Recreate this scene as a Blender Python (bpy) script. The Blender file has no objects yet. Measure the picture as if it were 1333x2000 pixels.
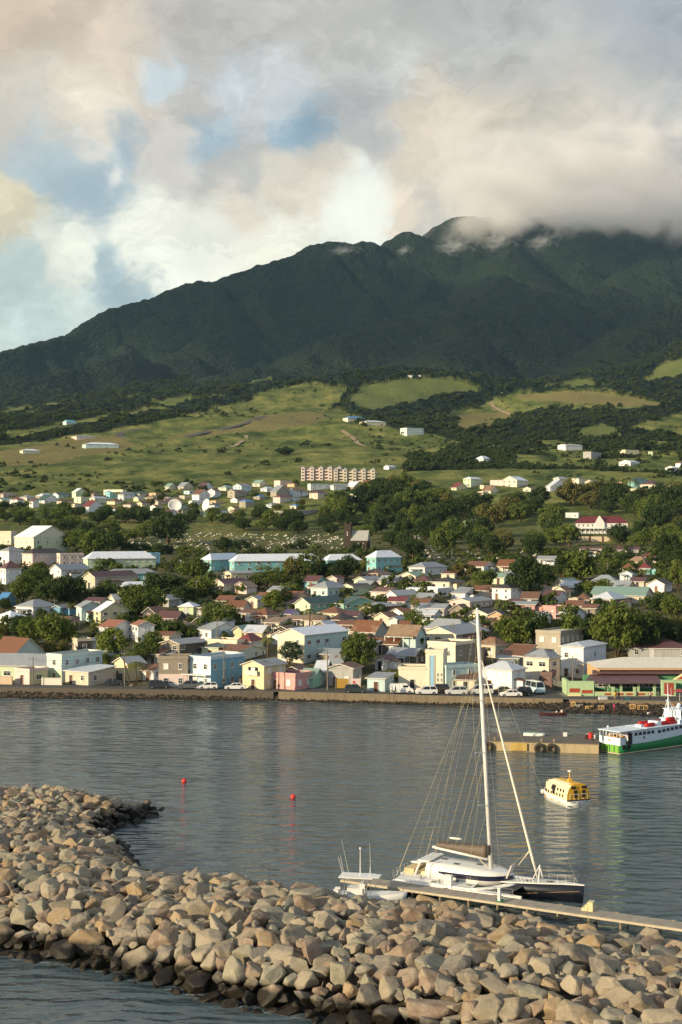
import bpy, bmesh, math, random
import numpy as np
from mathutils import Vector, Matrix
R = math.radians
F = 2778.0; HY = 1030.0; CX = 666.5; CH = 36.0
rnd = random.Random(7)
scene = bpy.context.scene
COL = scene.collection

# ---------------------------------------------------------------- helpers
def s2l(c):
    out = []
    for v in c[:3]:
        v = v / 255.0
        out.append(v / 12.92 if v <= 0.04045 else ((v + 0.055) / 1.055) ** 2.4)
    return tuple(out)

def tag(o, label=None, cat=None, group=None, kind=None):
    if label: o['label'] = label
    if cat: o['category'] = cat
    if group: o['group'] = group
    if kind: o['kind'] = kind
    return o

def empty(name, loc, rz=0.0, label=None, cat=None, group=None):
    o = bpy.data.objects.new(name, None); COL.objects.link(o)
    o.empty_display_size = 0.5
    o.location = loc; o.rotation_euler = (0, 0, rz)
    return tag(o, label, cat, group)

def link_mesh(name, me, parent=None, loc=None, rot=None, scale=None):
    o = bpy.data.objects.new(name, me); COL.objects.link(o)
    if parent is not None: o.parent = parent
    if loc is not None: o.location = loc
    if rot is not None: o.rotation_euler = rot
    if scale is not None: o.scale = scale
    return o

class MB:
    """collects faces, builds one mesh"""
    def __init__(s): s.v = []; s.f = []; s.m = []
    def add(s, vs, fs, mi=0):
        n = len(s.v); s.v += [tuple(p) for p in vs]
        s.f += [tuple(i + n for i in f) for f in fs]; s.m += [mi] * len(fs)
        return s
    def box(s, c, d, mi=0, rz=0.0, rot=None):
        hx, hy, hz = d[0] / 2, d[1] / 2, d[2] / 2
        P = [(-hx, -hy, -hz), (hx, -hy, -hz), (hx, hy, -hz), (-hx, hy, -hz), (-hx, -hy, hz), (hx, -hy, hz), (hx, hy, hz), (-hx, hy, hz)]
        if rot is not None: P = [tuple(rot @ Vector(p)) for p in P]
        elif rz:
            ca, sa = math.cos(rz), math.sin(rz); P = [(x * ca - y * sa, x * sa + y * ca, z) for x, y, z in P]
        P = [(p[0] + c[0], p[1] + c[1], p[2] + c[2]) for p in P]
        return s.add(P, [(0, 3, 2, 1), (4, 5, 6, 7), (0, 1, 5, 4), (1, 2, 6, 5), (2, 3, 7, 6), (3, 0, 4, 7)], mi)
    def tube(s, pts, r, n=6, mi=0, cap=True):
        pts = [Vector(p) for p in pts]; rs = r if isinstance(r, (list, tuple)) else [r] * len(pts)
        rings = []; V = []
        for i, p in enumerate(pts):
            d = (pts[min(i + 1, len(pts) - 1)] - pts[max(i - 1, 0)])
            d = d.normalized() if d.length > 0 else Vector((0, 0, 1))
            up = Vector((0, 0, 1)) if abs(d.z) < 0.95 else Vector((1, 0, 0))
            a = d.cross(up).normalized(); b = a.cross(d)
            for k in range(n):
                t = 2 * math.pi * k / n
                V.append(p + (a * math.cos(t) + b * math.sin(t)) * rs[i])
        fs = []
        for i in range(len(pts) - 1):
            for k in range(n):
                k2 = (k + 1) % n
                fs.append((i * n + k, (i + 1) * n + k, (i + 1) * n + k2, i * n + k2))
        if cap:
            fs.append(tuple(range(n))); fs.append(tuple((len(pts) - 1) * n + k for k in reversed(range(n))))
        return s.add(V, fs, mi)
    def loft(s, secs, mi=0, closed=True, cap=True):
        """secs: list of rings (equal length)"""
        n = len(secs[0]); V = [p for r in secs for p in r]; fs = []
        for i in range(len(secs) - 1):
            for k in range(n if closed else n - 1):
                k2 = (k + 1) % n
                fs.append((i * n + k, i * n + k2, (i + 1) * n + k2, (i + 1) * n + k))
        if cap and closed:
            fs.append(tuple(reversed(range(n)))); fs.append(tuple((len(secs) - 1) * n + k for k in range(n)))
        return s.add(V, fs, mi)
    def prism(s, poly, z0, z1, mi=0):
        n = len(poly)
        V = [(x, y, z0) for x, y in poly] + [(x, y, z1) for x, y in poly]
        fs = [tuple(reversed(range(n))), tuple(range(n, 2 * n))] + [(i, (i + 1) % n, n + (i + 1) % n, n + i) for i in range(n)]
        return s.add(V, fs, mi)
    def sphere(s, c, r, n=8, m=5, mi=0, sq=(1, 1, 1)):
        rings = []
        for i in range(1, m):
            ph = math.pi * i / m
            rings.append([(c[0] + r * sq[0] * math.sin(ph) * math.cos(2 * math.pi * k / n), c[1] + r * sq[1] * math.sin(ph) * math.sin(2 * math.pi * k / n), c[2] - r * sq[2] * math.cos(ph)) for k in range(n)])
        return s.loft(rings, mi)
    def mesh(s, name, mats, smooth=False):
        me = bpy.data.meshes.new(name); me.from_pydata(s.v, [], s.f); me.update()
        for m in (mats if isinstance(mats, (list, tuple)) else [mats]): me.materials.append(m)
        me.polygons.foreach_set('material_index', s.m)
        if smooth: me.polygons.foreach_set('use_smooth', [True] * len(s.f))
        bm = bmesh.new(); bm.from_mesh(me); bmesh.ops.recalc_face_normals(bm, faces=bm.faces); bm.to_mesh(me); bm.free()
        return me
    def build(s, name, mats, parent=None, smooth=False, loc=None, rot=None):
        return link_mesh(name, s.mesh(name, mats, smooth), parent, loc, rot)

def np_mesh(name, V, Fq, mats, smooth=False, col=None, colname='tint'):
    me = bpy.data.meshes.new(name)
    V = np.asarray(V, dtype=np.float32); Fq = np.asarray(Fq, dtype=np.int32)
    k = Fq.shape[1]
    me.vertices.add(len(V)); me.vertices.foreach_set('co', V.ravel())
    me.loops.add(Fq.size); me.loops.foreach_set('vertex_index', Fq.ravel())
    me.polygons.add(len(Fq)); me.polygons.foreach_set('loop_start', np.arange(0, Fq.size, k, dtype=np.int32))
    me.polygons.foreach_set('loop_total', np.full(len(Fq), k, dtype=np.int32))
    me.polygons.foreach_set('use_smooth', np.full(len(Fq), smooth, dtype=bool))
    me.update(calc_edges=True)
    if col is not None:
        at = me.color_attributes.new(colname, 'FLOAT_COLOR', 'POINT')
        c = np.ones((len(V), 4), dtype=np.float32); c[:, :3] = col
        at.data.foreach_set('color', c.ravel())
    for m in (mats if isinstance(mats, (list, tuple)) else [mats]): me.materials.append(m)
    return me

# ---------------------------------------------------------------- node helpers
class NT:
    def __init__(s, tree): s.t = tree; s.n = tree.nodes; s.l = tree.links
    def node(s, typ, **kw):
        n = s.n.new(typ)
        for k, v in kw.items(): setattr(n, k, v)
        return n
    def set(s, inp, v):
        if hasattr(v, 'is_output') or isinstance(v, bpy.types.NodeSocket): s.l.new(v, inp)
        elif v is not None:
            if isinstance(v, tuple) and len(v) == 3 and inp.type == 'RGBA': v = v + (1.0,)
            inp.default_value = v
    def math(s, op, a, b=None, c=None, clamp=False):
        n = s.node('ShaderNodeMath', operation=op, use_clamp=clamp)
        s.set(n.inputs[0], a)
        if b is not None: s.set(n.inputs[1], b)
        if c is not None: s.set(n.inputs[2], c)
        return n.outputs[0]
    def vmath(s, op, a, b=None, scale=None):
        n = s.node('ShaderNodeVectorMath', operation=op); s.set(n.inputs[0], a)
        if b is not None: s.set(n.inputs[1], b)
        if scale is not None: s.set(n.inputs[3], scale)
        return n.outputs['Value'] if op in ('DISTANCE', 'LENGTH', 'DOT_PRODUCT') else n.outputs[0]
    def mix(s, f, a, b, blend='MIX'):
        n = s.node('ShaderNodeMix', data_type='RGBA', blend_type=blend)
        s.set(n.inputs[0], f); s.set(n.inputs[6], a); s.set(n.inputs[7], b)
        return n.outputs[2]
    def noise(s, vec, scale, detail=4, rough=0.55, dist=0.0, out=0):
        n = s.node('ShaderNodeTexNoise'); s.set(n.inputs['Vector'], vec)
        n.inputs['Scale'].default_value = scale; n.inputs['Detail'].default_value = detail
        n.inputs['Roughness'].default_value = rough; n.inputs['Distortion'].default_value = dist
        return n.outputs[out]
    def ramp(s, f, stops):
        n = s.node('ShaderNodeValToRGB'); s.set(n.inputs[0], f)
        e = n.color_ramp.elements
        while len(e) < len(stops): e.new(0.5)
        for i, (p, c) in enumerate(stops):
            e[i].position = p
            e[i].color = (c, c, c, 1) if isinstance(c, (int, float)) else tuple(c) + (1,)
        return n.outputs[0]
    def map(s, vec, scale=(1, 1, 1), loc=(0, 0, 0)):
        n = s.node('ShaderNodeMapping'); s.set(n.inputs[0], vec)
        n.inputs['Scale'].default_value = scale; n.inputs['Location'].default_value = loc
        return n.outputs[0]
    def coord(s, which='Object'): return s.node('ShaderNodeTexCoord').outputs[which]
    def geo(s, which='Position'): return s.node('ShaderNodeNewGeometry').outputs[which]
    def bump(s, h, strength=0.4, dist=0.05):
        n = s.node('ShaderNodeBump'); s.set(n.inputs['Height'], h)
        n.inputs['Strength'].default_value = strength; n.inputs['Distance'].default_value = dist
        return n.outputs[0]
    def attr(s, name): return s.node('ShaderNodeAttribute', attribute_name=name).outputs['Color']

def new_mat(name):
    m = bpy.data.materials.new(name); m.use_nodes = True
    t = NT(m.node_tree); b = m.node_tree.nodes['Principled BSDF']
    return m, t, b

_mc = {}
def _desat(c, k=.22, up=1.0):
    g = .3 * c[0] + .59 * c[1] + .11 * c[2]
    return tuple(min(255, (v * (1 - k) + g * k) * up) for v in c)
def paint(col, rough=0.6, var=0.12, scale=2.0, stain=0.25, metal=0.0, key='paint', spec=0.3):
    """weathered painted surface; col is an sRGB 0-255 colour of the thing itself"""
    k = (tuple(col), rough, var, scale, stain, metal, key)
    if k in _mc: return _mc[k]
    m, t, b = new_mat(key)
    c = s2l(col); pos = t.geo()
    oi = t.node('ShaderNodeObjectInfo').outputs['Random']
    n1 = t.noise(pos, scale, 4, 0.6)
    n2 = t.noise(t.map(pos, (1.2, 1.2, 0.22)), 1.4, 5, 0.65)
    f = t.math('MULTIPLY_ADD', t.math('SUBTRACT', n1, 0.5), var * 2, 1.0)
    f2 = t.math('MULTIPLY_ADD', t.math('SUBTRACT', oi, 0.5), 0.10, f)
    base = t.mix(1.0, c, t.node('ShaderNodeCombineColor').outputs[0], 'MULTIPLY')
    cc = base.node.inputs[7].links[0].from_node
    for i in range(3): t.set(cc.inputs[i], f2)
    st = t.ramp(n2, [(0.48, 0.0), (0.72, 1.0)])
    dirt = tuple(v * 0.42 + 0.01 for v in (c[0], c[1] * 0.92, c[2] * 0.82))
    out = t.mix(t.math('MULTIPLY', st, stain), base, dirt)
    t.set(b.inputs['Base Color'], out)
    b.inputs['Roughness'].default_value = rough; b.inputs['Metallic'].default_value = metal
    b.inputs['Specular IOR Level'].default_value = spec
    _mc[k] = m; return m

def roofmat(col, rust=0.0, rough=0.5):
    k = ('roof', tuple(col), rust, rough)
    if k in _mc: return _mc[k]
    m, t, b = new_mat('corrugated_roof')
    c = s2l(_desat(col, .25, 1.08)); obj = t.coord('Object'); pos = t.geo()
    w = t.node('ShaderNodeTexWave', wave_type='BANDS', bands_direction='DIAGONAL'); t.set(w.inputs['Vector'], t.map(obj, (1, 1, 0)))
    w.inputs['Scale'].default_value = 1.3; w.inputs['Distortion'].default_value = 0.4
    n1 = t.noise(pos, 0.45, 6, 0.7); n2 = t.noise(pos, 3.0, 4, 0.6)
    patch = t.node('ShaderNodeTexVoronoi', feature='F1'); t.set(patch.inputs['Vector'], t.map(obj, (0.5, 0.5, 0.2)))
    pv = patch.outputs['Color']
    sep = t.node('ShaderNodeSeparateColor'); t.set(sep.inputs[0], pv)
    f = t.math('ADD', t.math('MULTIPLY', t.math('SUBTRACT', n2, 0.5), 0.35), t.math('MULTIPLY_ADD', sep.outputs[0], 0.16, 0.92))
    cc = t.node('ShaderNodeCombineColor')
    for i in range(3): t.set(cc.inputs[i], f)
    base = t.mix(1.0, c, cc.outputs[0], 'MULTIPLY')
    rustc = t.mix(n2, s2l((92, 58, 40)), s2l((140, 96, 66)))
    if rust > 0:
        lo = 0.78 - rust * 0.6
        out = t.mix(t.ramp(n1, [(max(lo, 0.02), 0.0), (lo + 0.16, 1.0)]), base, rustc)
    else: out = base
    t.set(b.inputs['Base Color'], out); b.inputs['Roughness'].default_value = rough
    b.inputs['Specular IOR Level'].default_value = 0.35
    t.set(b.inputs['Normal'], t.bump(w.outputs['Fac'], 0.5, 0.04))
    _mc[k] = m; return m

def plain(name, col, rough=0.5, metal=0.0, spec=0.5):
    k = ('plain', name)
    if k in _mc: return _mc[k]
    m, t, b = new_mat(name)
    n = t.noise(t.geo(), 6.0, 3)
    c = s2l(col)
    t.set(b.inputs['Base Color'], t.mix(n, tuple(v * 0.85 for v in c), tuple(min(1, v * 1.12) for v in c)))
    b.inputs['Roughness'].default_value = rough; b.inputs['Metallic'].default_value = metal
    b.inputs['Specular IOR Level'].default_value = spec
    _mc[k] = m; return m

GLASS = plain('window_glass', (26, 32, 38), 0.12, 0, 0.6)
WHITE = paint((225, 224, 216), key='white_paint', stain=0.15)

# ---------------------------------------------------------------- noise in numpy
def _hash(ix, iy, seed):
    h = (ix.astype(np.int64) * 374761393 + iy.astype(np.int64) * 668265263 + seed * 2147483647) & 0xFFFFFFFF
    h = ((h ^ (h >> 13)) * 1274126177) & 0xFFFFFFFF
    return ((h ^ (h >> 16)) & 0xFFFF) / 65535.0
def vnoise(x, y, seed=0):
    x = np.asarray(x, float); y = np.asarray(y, float)
    ix = np.floor(x); iy = np.floor(y); fx = x - ix; fy = y - iy
    fx = fx * fx * (3 - 2 * fx); fy = fy * fy * (3 - 2 * fy)
    a = _hash(ix, iy, seed); b = _hash(ix + 1, iy, seed); c = _hash(ix, iy + 1, seed); d = _hash(ix + 1, iy + 1, seed)
    return a + (b - a) * fx + (c - a) * fy + (a - b - c + d) * fx * fy
def fbm(x, y, oct=4, seed=0, gain=0.5):
    s = 0; a = 1; t = 0
    for i in range(oct):
        s = s + a * vnoise(np.asarray(x) * 2 ** i + 13.7 * i, np.asarray(y) * 2 ** i - 7.3 * i, seed + i); t += a; a *= gain
    return s / t

# ---------------------------------------------------------------- terrain
ROADY = ([-1200, 0, 540, 1050, 1333, 2400], [335, 304, 296.5, 284.5, 279.5, 262])
SHOREY = ([-1200, 0, 540, 900, 1050, 1120, 1333, 2400], [331, 300.0, 295.2, 286.6, 281.6, 275.5, 269, 248])
def px_of(X, Y): return CX + F * np.asarray(X) / np.asarray(Y)
def roadY(px): return np.interp(px, *ROADY)
def shoreY(px): return np.interp(px, *SHOREY)
_S = [0, 9, 25, 45, 70, 100, 150, 200, 300, 450, 550, 650, 800, 1000, 1200, 1700, 2300, 3200, 4200, 6200, 9000]
_Z = [1.7, 1.75, 2.0, 4.0, 7.0, 10.5, 14.4, 17.6, 21, 24.5, 31, 44, 68, 94, 120, 203, 288, 400, 500, 620, 600]
_st = np.arange(0, 9000, 4.0); _zt = np.interp(_st, _S, _Z)
_k = np.exp(-0.5 * (np.arange(-12, 13) / 5.0) ** 2); _k /= _k.sum()
_zs = np.convolve(np.pad(_zt, 12, 'edge'), _k, 'valid')
_w = np.clip((_st - 20) / 30, 0, 1); _zs = _zt * (1 - _w) + _zs * _w
RIDGES = [
 ([(-900, 800, 3000), (-300, 735, 3600), (0, 687, 4000), (130, 657, 4300), (230, 607, 4500), (400, 550, 4800), (560, 497, 5000), (640, 478, 5100), (700, 475, 5200), (745, 490, 5300), (795, 459, 5350), (820, 465, 5400), (890, 432, 5500), (1000, 412, 5600), (1080, 425, 5600), (1200, 420, 5600), (1333, 430, 5600), (1700, 470, 5600), (2400, 600, 5000)], 0.62),
 ([(770, 490, 5250), (700, 530, 4900), (640, 570, 4700), (590, 602, 4500), (520, 622, 4350), (450, 642, 4150), (350, 664, 3950), (200, 702, 3600), (0, 747, 3250), (-300, 800, 2900)], 0.50),
 ([(1000, 480, 5000), (975, 540, 4600), (960, 573, 4200), (925, 600, 3900), (890, 660, 3500), (850, 705, 3100)], 0.42),
 ([(960, 573, 4200), (830, 604, 4000), (750, 634, 3850), (666, 654, 3700), (560, 690, 3400), (420, 722, 3050), (250, 752, 2850)], 0.42),
 ([(960, 573, 4200), (1030, 606, 4050), (1090, 638, 3900), (1120, 690, 3500)], 0.42),
 ([(1500, 440, 5200), (1333, 470, 5000), (1250, 520, 4700), (1170, 565, 4450), (1115, 605, 4250)], 0.55),
 ([(1550, 520, 3900), (1333, 592, 3500), (1250, 652, 3300), (1166, 708, 3050), (1100, 742, 2850)], 0.50),
 ([(1080, 425, 5500), (1060, 500, 5150), (1075, 548, 4800), (1100, 590, 4500)], 0.6),
 ([(890, 436, 5450), (850, 520, 5000), (800, 575, 4650), (770, 610, 4400)], 0.6),
 ([(640, 480, 5080), (600, 530, 4850), (520, 570, 4650), (430, 600, 4500)], 0.6),
 ([(430, 560, 4700), (330, 610, 4450), (250, 650, 4250)], 0.6),
]
def _ridge_pts(r):
    out = []
    for (px, py, Y) in r: out.append(((px - CX) * Y / F, Y, CH - (py - HY) * Y / F))
    return out
RP = [(_ridge_pts(r), k) for r, k in RIDGES]
def zterrain(X, Y, detail=True):
    X = np.asarray(X, float); Y = np.asarray(Y, float)
    px = px_of(X, Y); ry = roadY(px); sy = shoreY(px); s = Y - ry
    land = np.interp(s, _st, _zs)
    w = sy - ry   # negative: shore in front of road
    t = (Y - sy) / np.maximum(ry - sy, 0.3)
    beach = np.where(t < 0, np.maximum(t * np.maximum(ry - sy, .3) * 0.25, -6), 1.3 * np.clip(t, 0, 1) ** 1.2)
    z = np.where(s >= 0, land, np.where(t > 1, 1.7, beach))
    def g(px0, Y0, sx, sY, a):
        X0 = (px0 - CX) * Y0 / F
        return a * np.exp(-((X - X0) / sx) ** 2 - ((Y - Y0) / sY) ** 2)
    z = z + g(830, 2260, 170, 130, 34) + g(1090, 2150, 190, 120, 22) + g(1130, 2420, 110, 90, 22) + g(1420, 2500, 200, 230, 95) \
          + g(-50, 2700, 500, 500, -30) + g(560, 2250, 260, 150, 22) + g(1180, 1700, 90, 60, 8) + g(710, 1640, 80, 60, 9) + g(1420, 1900, 160, 150, 14) \
          + g(250, 1750, 300, 120, 10) + g(960, 2000, 90, 200, -18)
    up = np.clip((Y - 1100) / 900, 0, 1)
    z = z + up * (fbm(X / 260, Y / 260, 4, 3) - 0.5) * 26 + np.clip((s - 420) / 300, 0, 1) * (fbm(X / 70, Y / 70, 3, 8) - 0.5) * 5
    # mountain
    far = Y > 2200
    if np.any(far):
        Xf = X[far] if X.ndim else X; Yf = Y[far] if Y.ndim else Y
        wx = Xf + (fbm(Xf / 420, Yf / 420, 4, 21) - 0.5) * 260; wy = Yf + (fbm(Xf / 420, Yf / 420, 4, 31) - 0.5) * 260
        # keep crest positions where they are: fade the warp near crests through distance
        best = np.full(Xf.shape, -1e9)
        for pts, k in RP:
            for (x0, y0, z0), (x1, y1, z1) in zip(pts[:-1], pts[1:]):
                dx, dy = x1 - x0, y1 - y0; L2 = dx * dx + dy * dy
                def dist(xx, yy):
                    tt = np.clip(((xx - x0) * dx + (yy - y0) * dy) / L2, 0, 1)
                    return np.hypot(xx - x0 - tt * dx, yy - y0 - tt * dy), tt
                d0, tt = dist(Xf, Yf); d1, _ = dist(wx, wy)
                m = np.clip(d0 / 350, 0, 1); d = d0 * (1 - m) + d1 * m
                zz = z0 + tt * (z1 - z0) - k * (np.sqrt(d * d + 35 * 35) - 35)
                best = np.maximum(best, zz)
        gul = np.abs(fbm(Xf / 190 + 3, Yf / 380, 4, 51) - 0.5) * 2
        zb = z[far] if z.ndim else z
        h = np.clip((best - zb) / 120, 0, 1)
        best = best + h * (gul - 0.25) * -52 * np.clip((best - zb) / 260, 0, 1)
        d = best - zb; kk = 30.0
        sm = zb + 0.5 * (d + np.sqrt(d * d + kk * kk)) - kk * 0.5 * np.exp(-np.abs(d) / 200)
        if z.ndim: z = z.copy(); z[far] = sm
        else: z = sm
    return z

# cached ground lookup along a ray
def ground(px, py, ymin=None):
    """world point where the terrain is seen at photo position px,py"""
    u = (px - CX) / F
    Y = roadY(px) + 0.2 if ymin is None else ymin
    Ys = np.concatenate([np.arange(Y, 1200, 1.5), np.arange(1200, 5800, 6.0)])
    z = zterrain(Ys * u, Ys)
    pys = HY + (CH - z) * F / Ys
    idx = np.where(pys <= py)[0]
    i = idx[0] if len(idx) else len(Ys) - 1
    return float(u * Ys[i]), float(Ys[i]), float(z[i])
def at(px, Y, z=0.0): return ((px - CX) * Y / F, Y, z)
def water(px, py, z=0.0):
    Y = (CH - z) * F / (py - HY); return ((px - CX) * Y / F, Y, z)

def in_poly(px, py, poly):
    px = np.asarray(px, float); py = np.asarray(py, float); c = np.zeros(px.shape, bool); n = len(poly)
    for i in range(n):
        x0, y0 = poly[i]; x1, y1 = poly[(i + 1) % n]
        if y0 == y1: continue
        cond = ((y0 > py) != (y1 > py)) & (px < (x1 - x0) * (py - y0) / (y1 - y0) + x0)
        c ^= cond
    return c

FIELDS = [ # (polygon in photo outline, kind) kind: 0 grass, 1 bright grass, 2 dry tan
 ([(0, 800), (100, 790), (280, 770), (285, 774), (150, 790), (60, 806), (0, 815)], 1),
 ([(300, 787), (430, 770), (440, 776), (330, 792)], 1),
 ([(415, 758), (470, 748), (500, 740), (520, 735), (525, 742), (480, 752), (430, 763)], 1),
 ([(150, 822), (300, 790), (330, 796), (200, 822), (120, 840), (0, 858), (0, 845)], 0),
 ([(-400, 880), (0, 872), (120, 852), (330, 820), (450, 790), (540, 757), (600, 748), (660, 752), (665, 772), (650, 800), (720, 815), (700, 850), (760, 870), (800, 890), (800, 960), (-400, 1000)], 0),
 ([(430, 838), (520, 812), (600, 803), (638, 815), (600, 832), (500, 842), (400, 852), (330, 858), (350, 846)], 2),
 ([(0, 880), (120, 858), (240, 850), (260, 870), (100, 905), (0, 912)], 2),
 ([(665, 776), (700, 760), (760, 742), (850, 736), (930, 748), (947, 760), (900, 768), (850, 775), (800, 792), (740, 802), (690, 800)], 1),
 ([(860, 815), (950, 785), (1000, 770), (1100, 763), (1230, 770), (1310, 790), (1200, 802), (1080, 802), (1000, 818), (900, 822)], 0),
 ([(1000, 775), (1100, 765), (1230, 772), (1305, 790), (1200, 792), (1050, 785)], 2),
 ([(900, 812), (980, 806), (1010, 818), (960, 832), (900, 838)], 2),
 ([(1060, 756), (1100, 747), (1150, 744), (1210, 756), (1130, 763)], 1),
 ([(1120, 838), (1170, 828), (1227, 840), (1215, 855), (1130, 858)], 1),
 ([(1252, 748), (1290, 715), (1333, 700), (1500, 690), (1700, 700), (1500, 735), (1333, 730)], 1),
 ([(1240, 840), (1333, 795), (1600, 780), (1600, 850), (1330, 850)], 0),
 ([(650, 868), (720, 830), (770, 838), (860, 850), (900, 865), (860, 885), (760, 890), (660, 890)], 0),
 ([(700, 925), (850, 920), (1000, 912), (1110, 915), (1333, 925), (1333, 960), (700, 960)], 0),
 ([(1000, 860), (1333, 860), (1333, 925), (1200, 915), (1000, 905)], 3),
]
def cover(px, py, X, Y):
    """r = woodland, g = dry, b = bright grass"""
    jx = px + (fbm(X / 30, Y / 60, 3, 77) - 0.5) * 42; jy = py + (fbm(X / 40 + 9, Y / 80, 3, 87) - 0.5) * 13
    r = np.ones(px.shape); g = np.zeros(px.shape); b = np.zeros(px.shape)
    for poly, k in FIELDS:
        m = in_poly(jx, jy, poly) & (Y > 1000)
        if k == 0: r[m] = 0.0
        elif k == 1: r[m] = 0.0; b[m] = 1.0; g[m] = 0
        elif k == 2: r[m] = 0.0; g[m] = 1.0
        else: r[m] = np.where(fbm(X[m] / 60, Y[m] / 60, 3, 5) > 0.52, 1.0, 0.0)
    low = Y <= 1150
    r[low] = 0
    return r, g, b

def build_terrain():
    pxs = np.concatenate([np.arange(-1150, -60, 26), np.arange(-60, 1394, 3.2), np.arange(1394, 2480, 26)])
    Ys = [236.0]
    while Ys[-1] < 7600:
        y = Ys[-1]; Ys.append(y + (1.0 if y < 330 else y * (0.0058 if y < 1250 else (0.0036 if y < 5700 else 0.02))))
    Ys = np.array(Ys); u = (pxs - CX) / F
    YY, UU = np.meshgrid(Ys, u, indexing='ij'); XX = YY * UU
    Z = zterrain(XX.ravel(), YY.ravel()).reshape(XX.shape)
    PY = HY + (CH - Z) * F / YY; PX = np.broadcast_to(pxs, XX.shape).copy()
    r, g, b = cover(PX, PY, XX, YY)
    # canopy relief where woods grow
    can = (fbm(XX / 16, YY / 16, 2, 91) - 0.5) * 2
    sky_w = np.clip((PY - PY.min(axis=0)[None, :] - 8) / 30, 0, 1)
    Z = Z - sky_w * np.where(r > .5, 1, 0) * np.clip((YY - 2600) / 500, 0, 1) * (1 - np.abs(fbm((XX + YY * .35) / 230, YY / 900, 3, 303) - .5) * 2) ** 6 * 48
    Z = Z + np.where(YY > 1500, r * (can * 5.5 + 4), 0) * np.clip((YY - 1500) / 500, 0, 1) + np.where(YY > 1500, (1 - r) * (fbm(XX / 30, YY / 30, 2, 95) - 0.5) * 3, 0)
    V = np.stack([XX.ravel(), YY.ravel(), Z.ravel()], 1)
    ny, nx = XX.shape
    i = np.arange((ny - 1) * (nx - 1)); a = (i // (nx - 1)) * nx + i % (nx - 1)
    Fq = np.stack([a, a + 1, a + nx + 1, a + nx], 1)
    col = np.stack([r.ravel(), g.ravel(), b.ravel()], 1)
    m, t, bs = new_mat('ground_cover')
    pos = t.geo(); at_ = t.attr('cover')
    sp = t.node('ShaderNodeSeparateColor'); t.set(sp.inputs[0], at_)
    n_big = t.noise(pos, 0.006, 5, 0.6); n_mid = t.noise(t.map(pos, (1, .5, 1)), 0.035, 5, 0.65); n_sm = t.noise(pos, 0.16, 4, 0.6); n_t = t.noise(pos, 0.9, 4, 0.65)
    grass = t.ramp(n_mid, [(0.32, s2l((56, 70, 38))), (0.43, s2l((84, 94, 50))), (0.54, s2l((112, 116, 64))), (0.70, s2l((146, 140, 82)))])
    grass = t.mix(t.ramp(n_sm, [(0.45, 0.0), (0.70, 0.45)]), grass, s2l((64, 78, 38)))
    bright = t.mix(n_mid, s2l((78, 90, 50)), s2l((110, 116, 66)))
    dry = t.mix(n_mid, s2l((96, 98, 56)), s2l((136, 122, 82)))
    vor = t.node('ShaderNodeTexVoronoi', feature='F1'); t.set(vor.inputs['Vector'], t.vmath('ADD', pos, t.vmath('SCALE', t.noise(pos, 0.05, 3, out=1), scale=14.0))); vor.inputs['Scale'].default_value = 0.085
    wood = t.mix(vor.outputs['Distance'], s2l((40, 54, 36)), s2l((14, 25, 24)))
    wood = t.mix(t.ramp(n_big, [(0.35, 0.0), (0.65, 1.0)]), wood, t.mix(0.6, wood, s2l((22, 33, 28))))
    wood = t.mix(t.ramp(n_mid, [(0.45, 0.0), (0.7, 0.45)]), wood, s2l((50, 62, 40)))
    yard = t.mix(t.ramp(n_sm, [(0.35, 0.0), (0.6, 1.0)]), s2l((60, 70, 40)), s2l((110, 102, 78)))
    yard = t.mix(t.math('MULTIPLY', n_t, 0.4), yard, s2l((52, 50, 40)))
    spos = t.node('ShaderNodeSeparateXYZ'); t.set(spos.inputs[0], pos)
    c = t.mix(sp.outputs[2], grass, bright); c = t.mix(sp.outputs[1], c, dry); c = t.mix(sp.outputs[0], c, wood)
    ty = t.ramp(t.math('DIVIDE', spos.outputs[1], 1600), [(0.42, 0.0), (0.60, 1.0)])
    c = t.mix(ty, yard, c)
    stone = t.mix(n_t, s2l((58, 50, 42)), s2l((112, 98, 80)))
    wet = t.mix(t.ramp(spos.outputs[2], [(0.15, 0.0), (0.35, 1.0)]), s2l((62, 52, 42)), stone)
    c = t.mix(t.ramp(spos.outputs[2], [(0.0, 0.0), (0.999, 0.0)]), c, wet)
    lowm = t.math('LESS_THAN', spos.outputs[2], 1.55)
    c = t.mix(lowm, c, wet)
    t.set(bs.inputs['Base Color'], c); bs.inputs['Roughness'].default_value = 0.95; bs.inputs['Specular IOR Level'].default_value = 0.05
    hb = t.math('ADD', t.math('MULTIPLY', t.math('MULTIPLY', vor.outputs['Distance'], sp.outputs[0]), -9.0), t.math('MULTIPLY', n_sm, 2.2))
    hb = t.math('ADD', hb, t.math('MULTIPLY', n_t, 0.25))
    t.set(bs.inputs['Normal'], t.bump(hb, 0.9, 1.0))
    me = np_mesh('terrain', V, Fq, m, True, col, 'cover')
    o = link_mesh('terrain', me); o['kind'] = 'structure'
    return o
build_terrain()

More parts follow.
